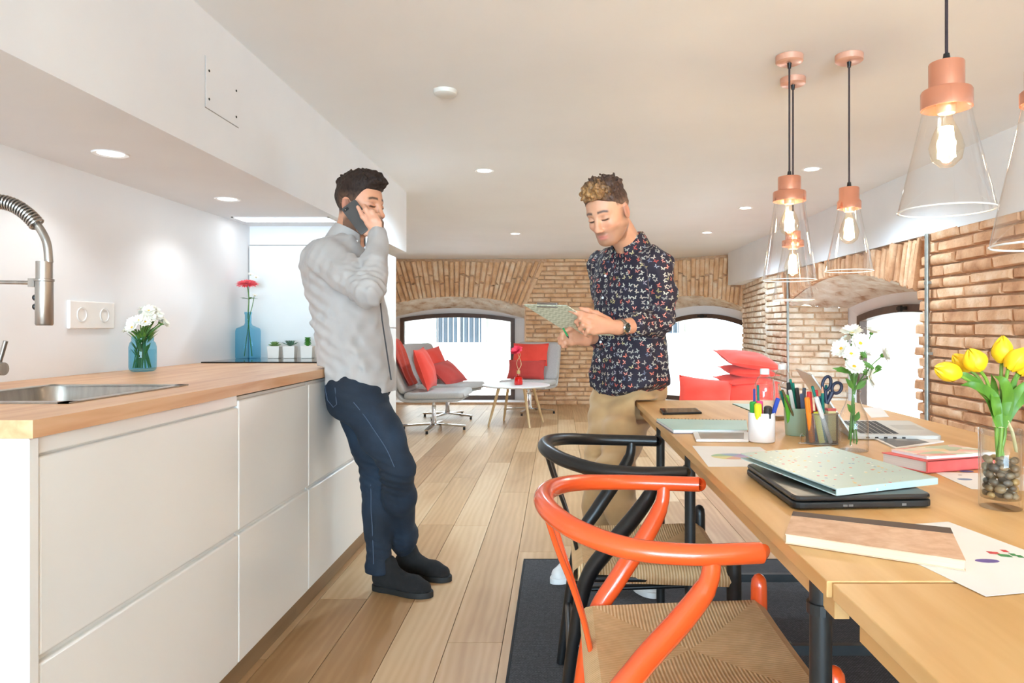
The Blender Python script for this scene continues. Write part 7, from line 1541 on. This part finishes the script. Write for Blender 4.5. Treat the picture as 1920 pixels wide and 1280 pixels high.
M_tul = pm('yellow_tulip_petal', '#f6cf1c', '#eebb12', 25, .5, stretch=(1, 1, .3)); M_tst = pm('tulip_green', '#7fa53a', '#668c2c', 14, .5); M_tlf = pm('tulip_leaf', '#5f8d26', '#44701a', 20, .5, stretch=(3, 3, .4))
def tulip(base, tip, L=.05, R_=.02):
    base, tip = Vector(base), Vector(tip); M = aim(base, tip-base); f = None
    for k in range(6):
        a = 2*PI*k/6; inner = k % 2; b = MB(); n, w = 8, 6; vs = []
        for j in range(n+1):
            t = j/n; rad = R_*(math.sin(PI*min(1, .13+.855*t))**.8)*(0.93 if inner else 1.0); half = 1.15*math.sin(PI*(.10+.86*t))**.8
            for i in range(w+1): q_ = a+half*(2*i/w-1)*.85; vs.append(M @ Vector((rad*math.cos(q_), rad*math.sin(q_), L*t*(1-.08*abs(2*i/w-1)))))
        b.add(vs, [(j*(w+1)+i, j*(w+1)+i+1, (j+1)*(w+1)+i+1, (j+1)*(w+1)+i) for j in range(n) for i in range(w)]); b.build('petal', M_tul, r, smooth=True, recalc=False)
yv = p.y
for bx, by, tx, ty, dy, L, R_ in ((1798, 702, 1752, 689, -.01, .047, .019), (1818, 692, 1786, 664, .02, .042, .017), (1836, 692, 1822, 664, -.02, .042, .021), (1878, 679, 1880, 637, .0, .046, .0185), (1890, 692, 1912, 668, -.02, .046, .019), (1908, 700, 1932, 676, .01, .046, .019), (1920, 690, 1950, 660, .02, .046, .019), (1852, 690, 1848, 665, .035, .04, .018)):
    if (bx, by) == (1852, 690): continue
    B0 = Vector(at(bx, by, yv+dy))-O; T0 = Vector(at(tx, ty, yv+dy-.008))-O; tulip(B0, T0, L*1.10, R_*0.98)
    b = MB(); b.tube(catmull([Vector((rr.uniform(-.006, .006), rr.uniform(-.006, .006), .09)), Vector((rr.uniform(-.008, .008), rr.uniform(-.006, .006), .155)), B0*.6+Vector((0, 0, .075)), B0], 6), .0032, 8); b.build('stem', M_tst, r, smooth=True)
for pts, w in ((((1872, 800), (1850, 740), (1812, 705), (1797, 700)), .022), (((1873, 800), (1862, 745), (1825, 722), (1800, 722)), .024), (((1876, 800), (1888, 750), (1880, 715), (1862, 704)), .030), (((1879, 800), (1892, 755), (1912, 728), (1926, 712)), .026), (((1880, 800), (1900, 760), (1930, 735), (1950, 720)), .026), (((1874, 800), (1866, 760), (1862, 720), (1858, 700)), .022), (((1878, 800), (1884, 765), (1900, 720), (1905, 700)), .02)):
    P_ = catmull([Vector(at(a, c_, yv-.012+.012*rr.uniform(-1, 1)))-O for a, c_ in pts], 6); b = MB(); vs = []; n = len(P_)
    for i, q_ in enumerate(P_):
        t = i/(n-1); ww = w*.85*(.3+.7*math.sin(PI*min(1, .15+.75*t)))*(1-t**3); d = (P_[min(i+1, n-1)]-P_[max(0, i-1)]).normalized(); s_ = d.cross(Vector((0, -1, .15))).normalized(); nn = s_.cross(d); vs += [q_-s_*ww/2+nn*ww*.15, q_, q_+s_*ww/2+nn*ww*.15]
    b.add(vs, [f_ for i in range(n-1) for f_ in ((i*3, i*3+1, i*3+4, i*3+3), (i*3+1, i*3+2, i*3+5, i*3+4))]); b.build('tulip_leaf', M_tlf, r, smooth=True, recalc=False)
b = MB(); b.lathe([(.0125, .148), (.0135, .158), (.012, .166)], n=16); q_ = Vector((.004, -.012, .16)); b.tube(catmull([q_, q_+Vector((.006, -.006, -.02)), q_+Vector((.012, -.008, -.055))], 5), [.006, .005, .005, .005, .005, .005, .005, .005, .005, .005, .004], 8, flat=.3); b.build('raffia_tie', pm('cream_raffia', '#e9dfb4', '#d8cc98', 50, .7), r, smooth=True)
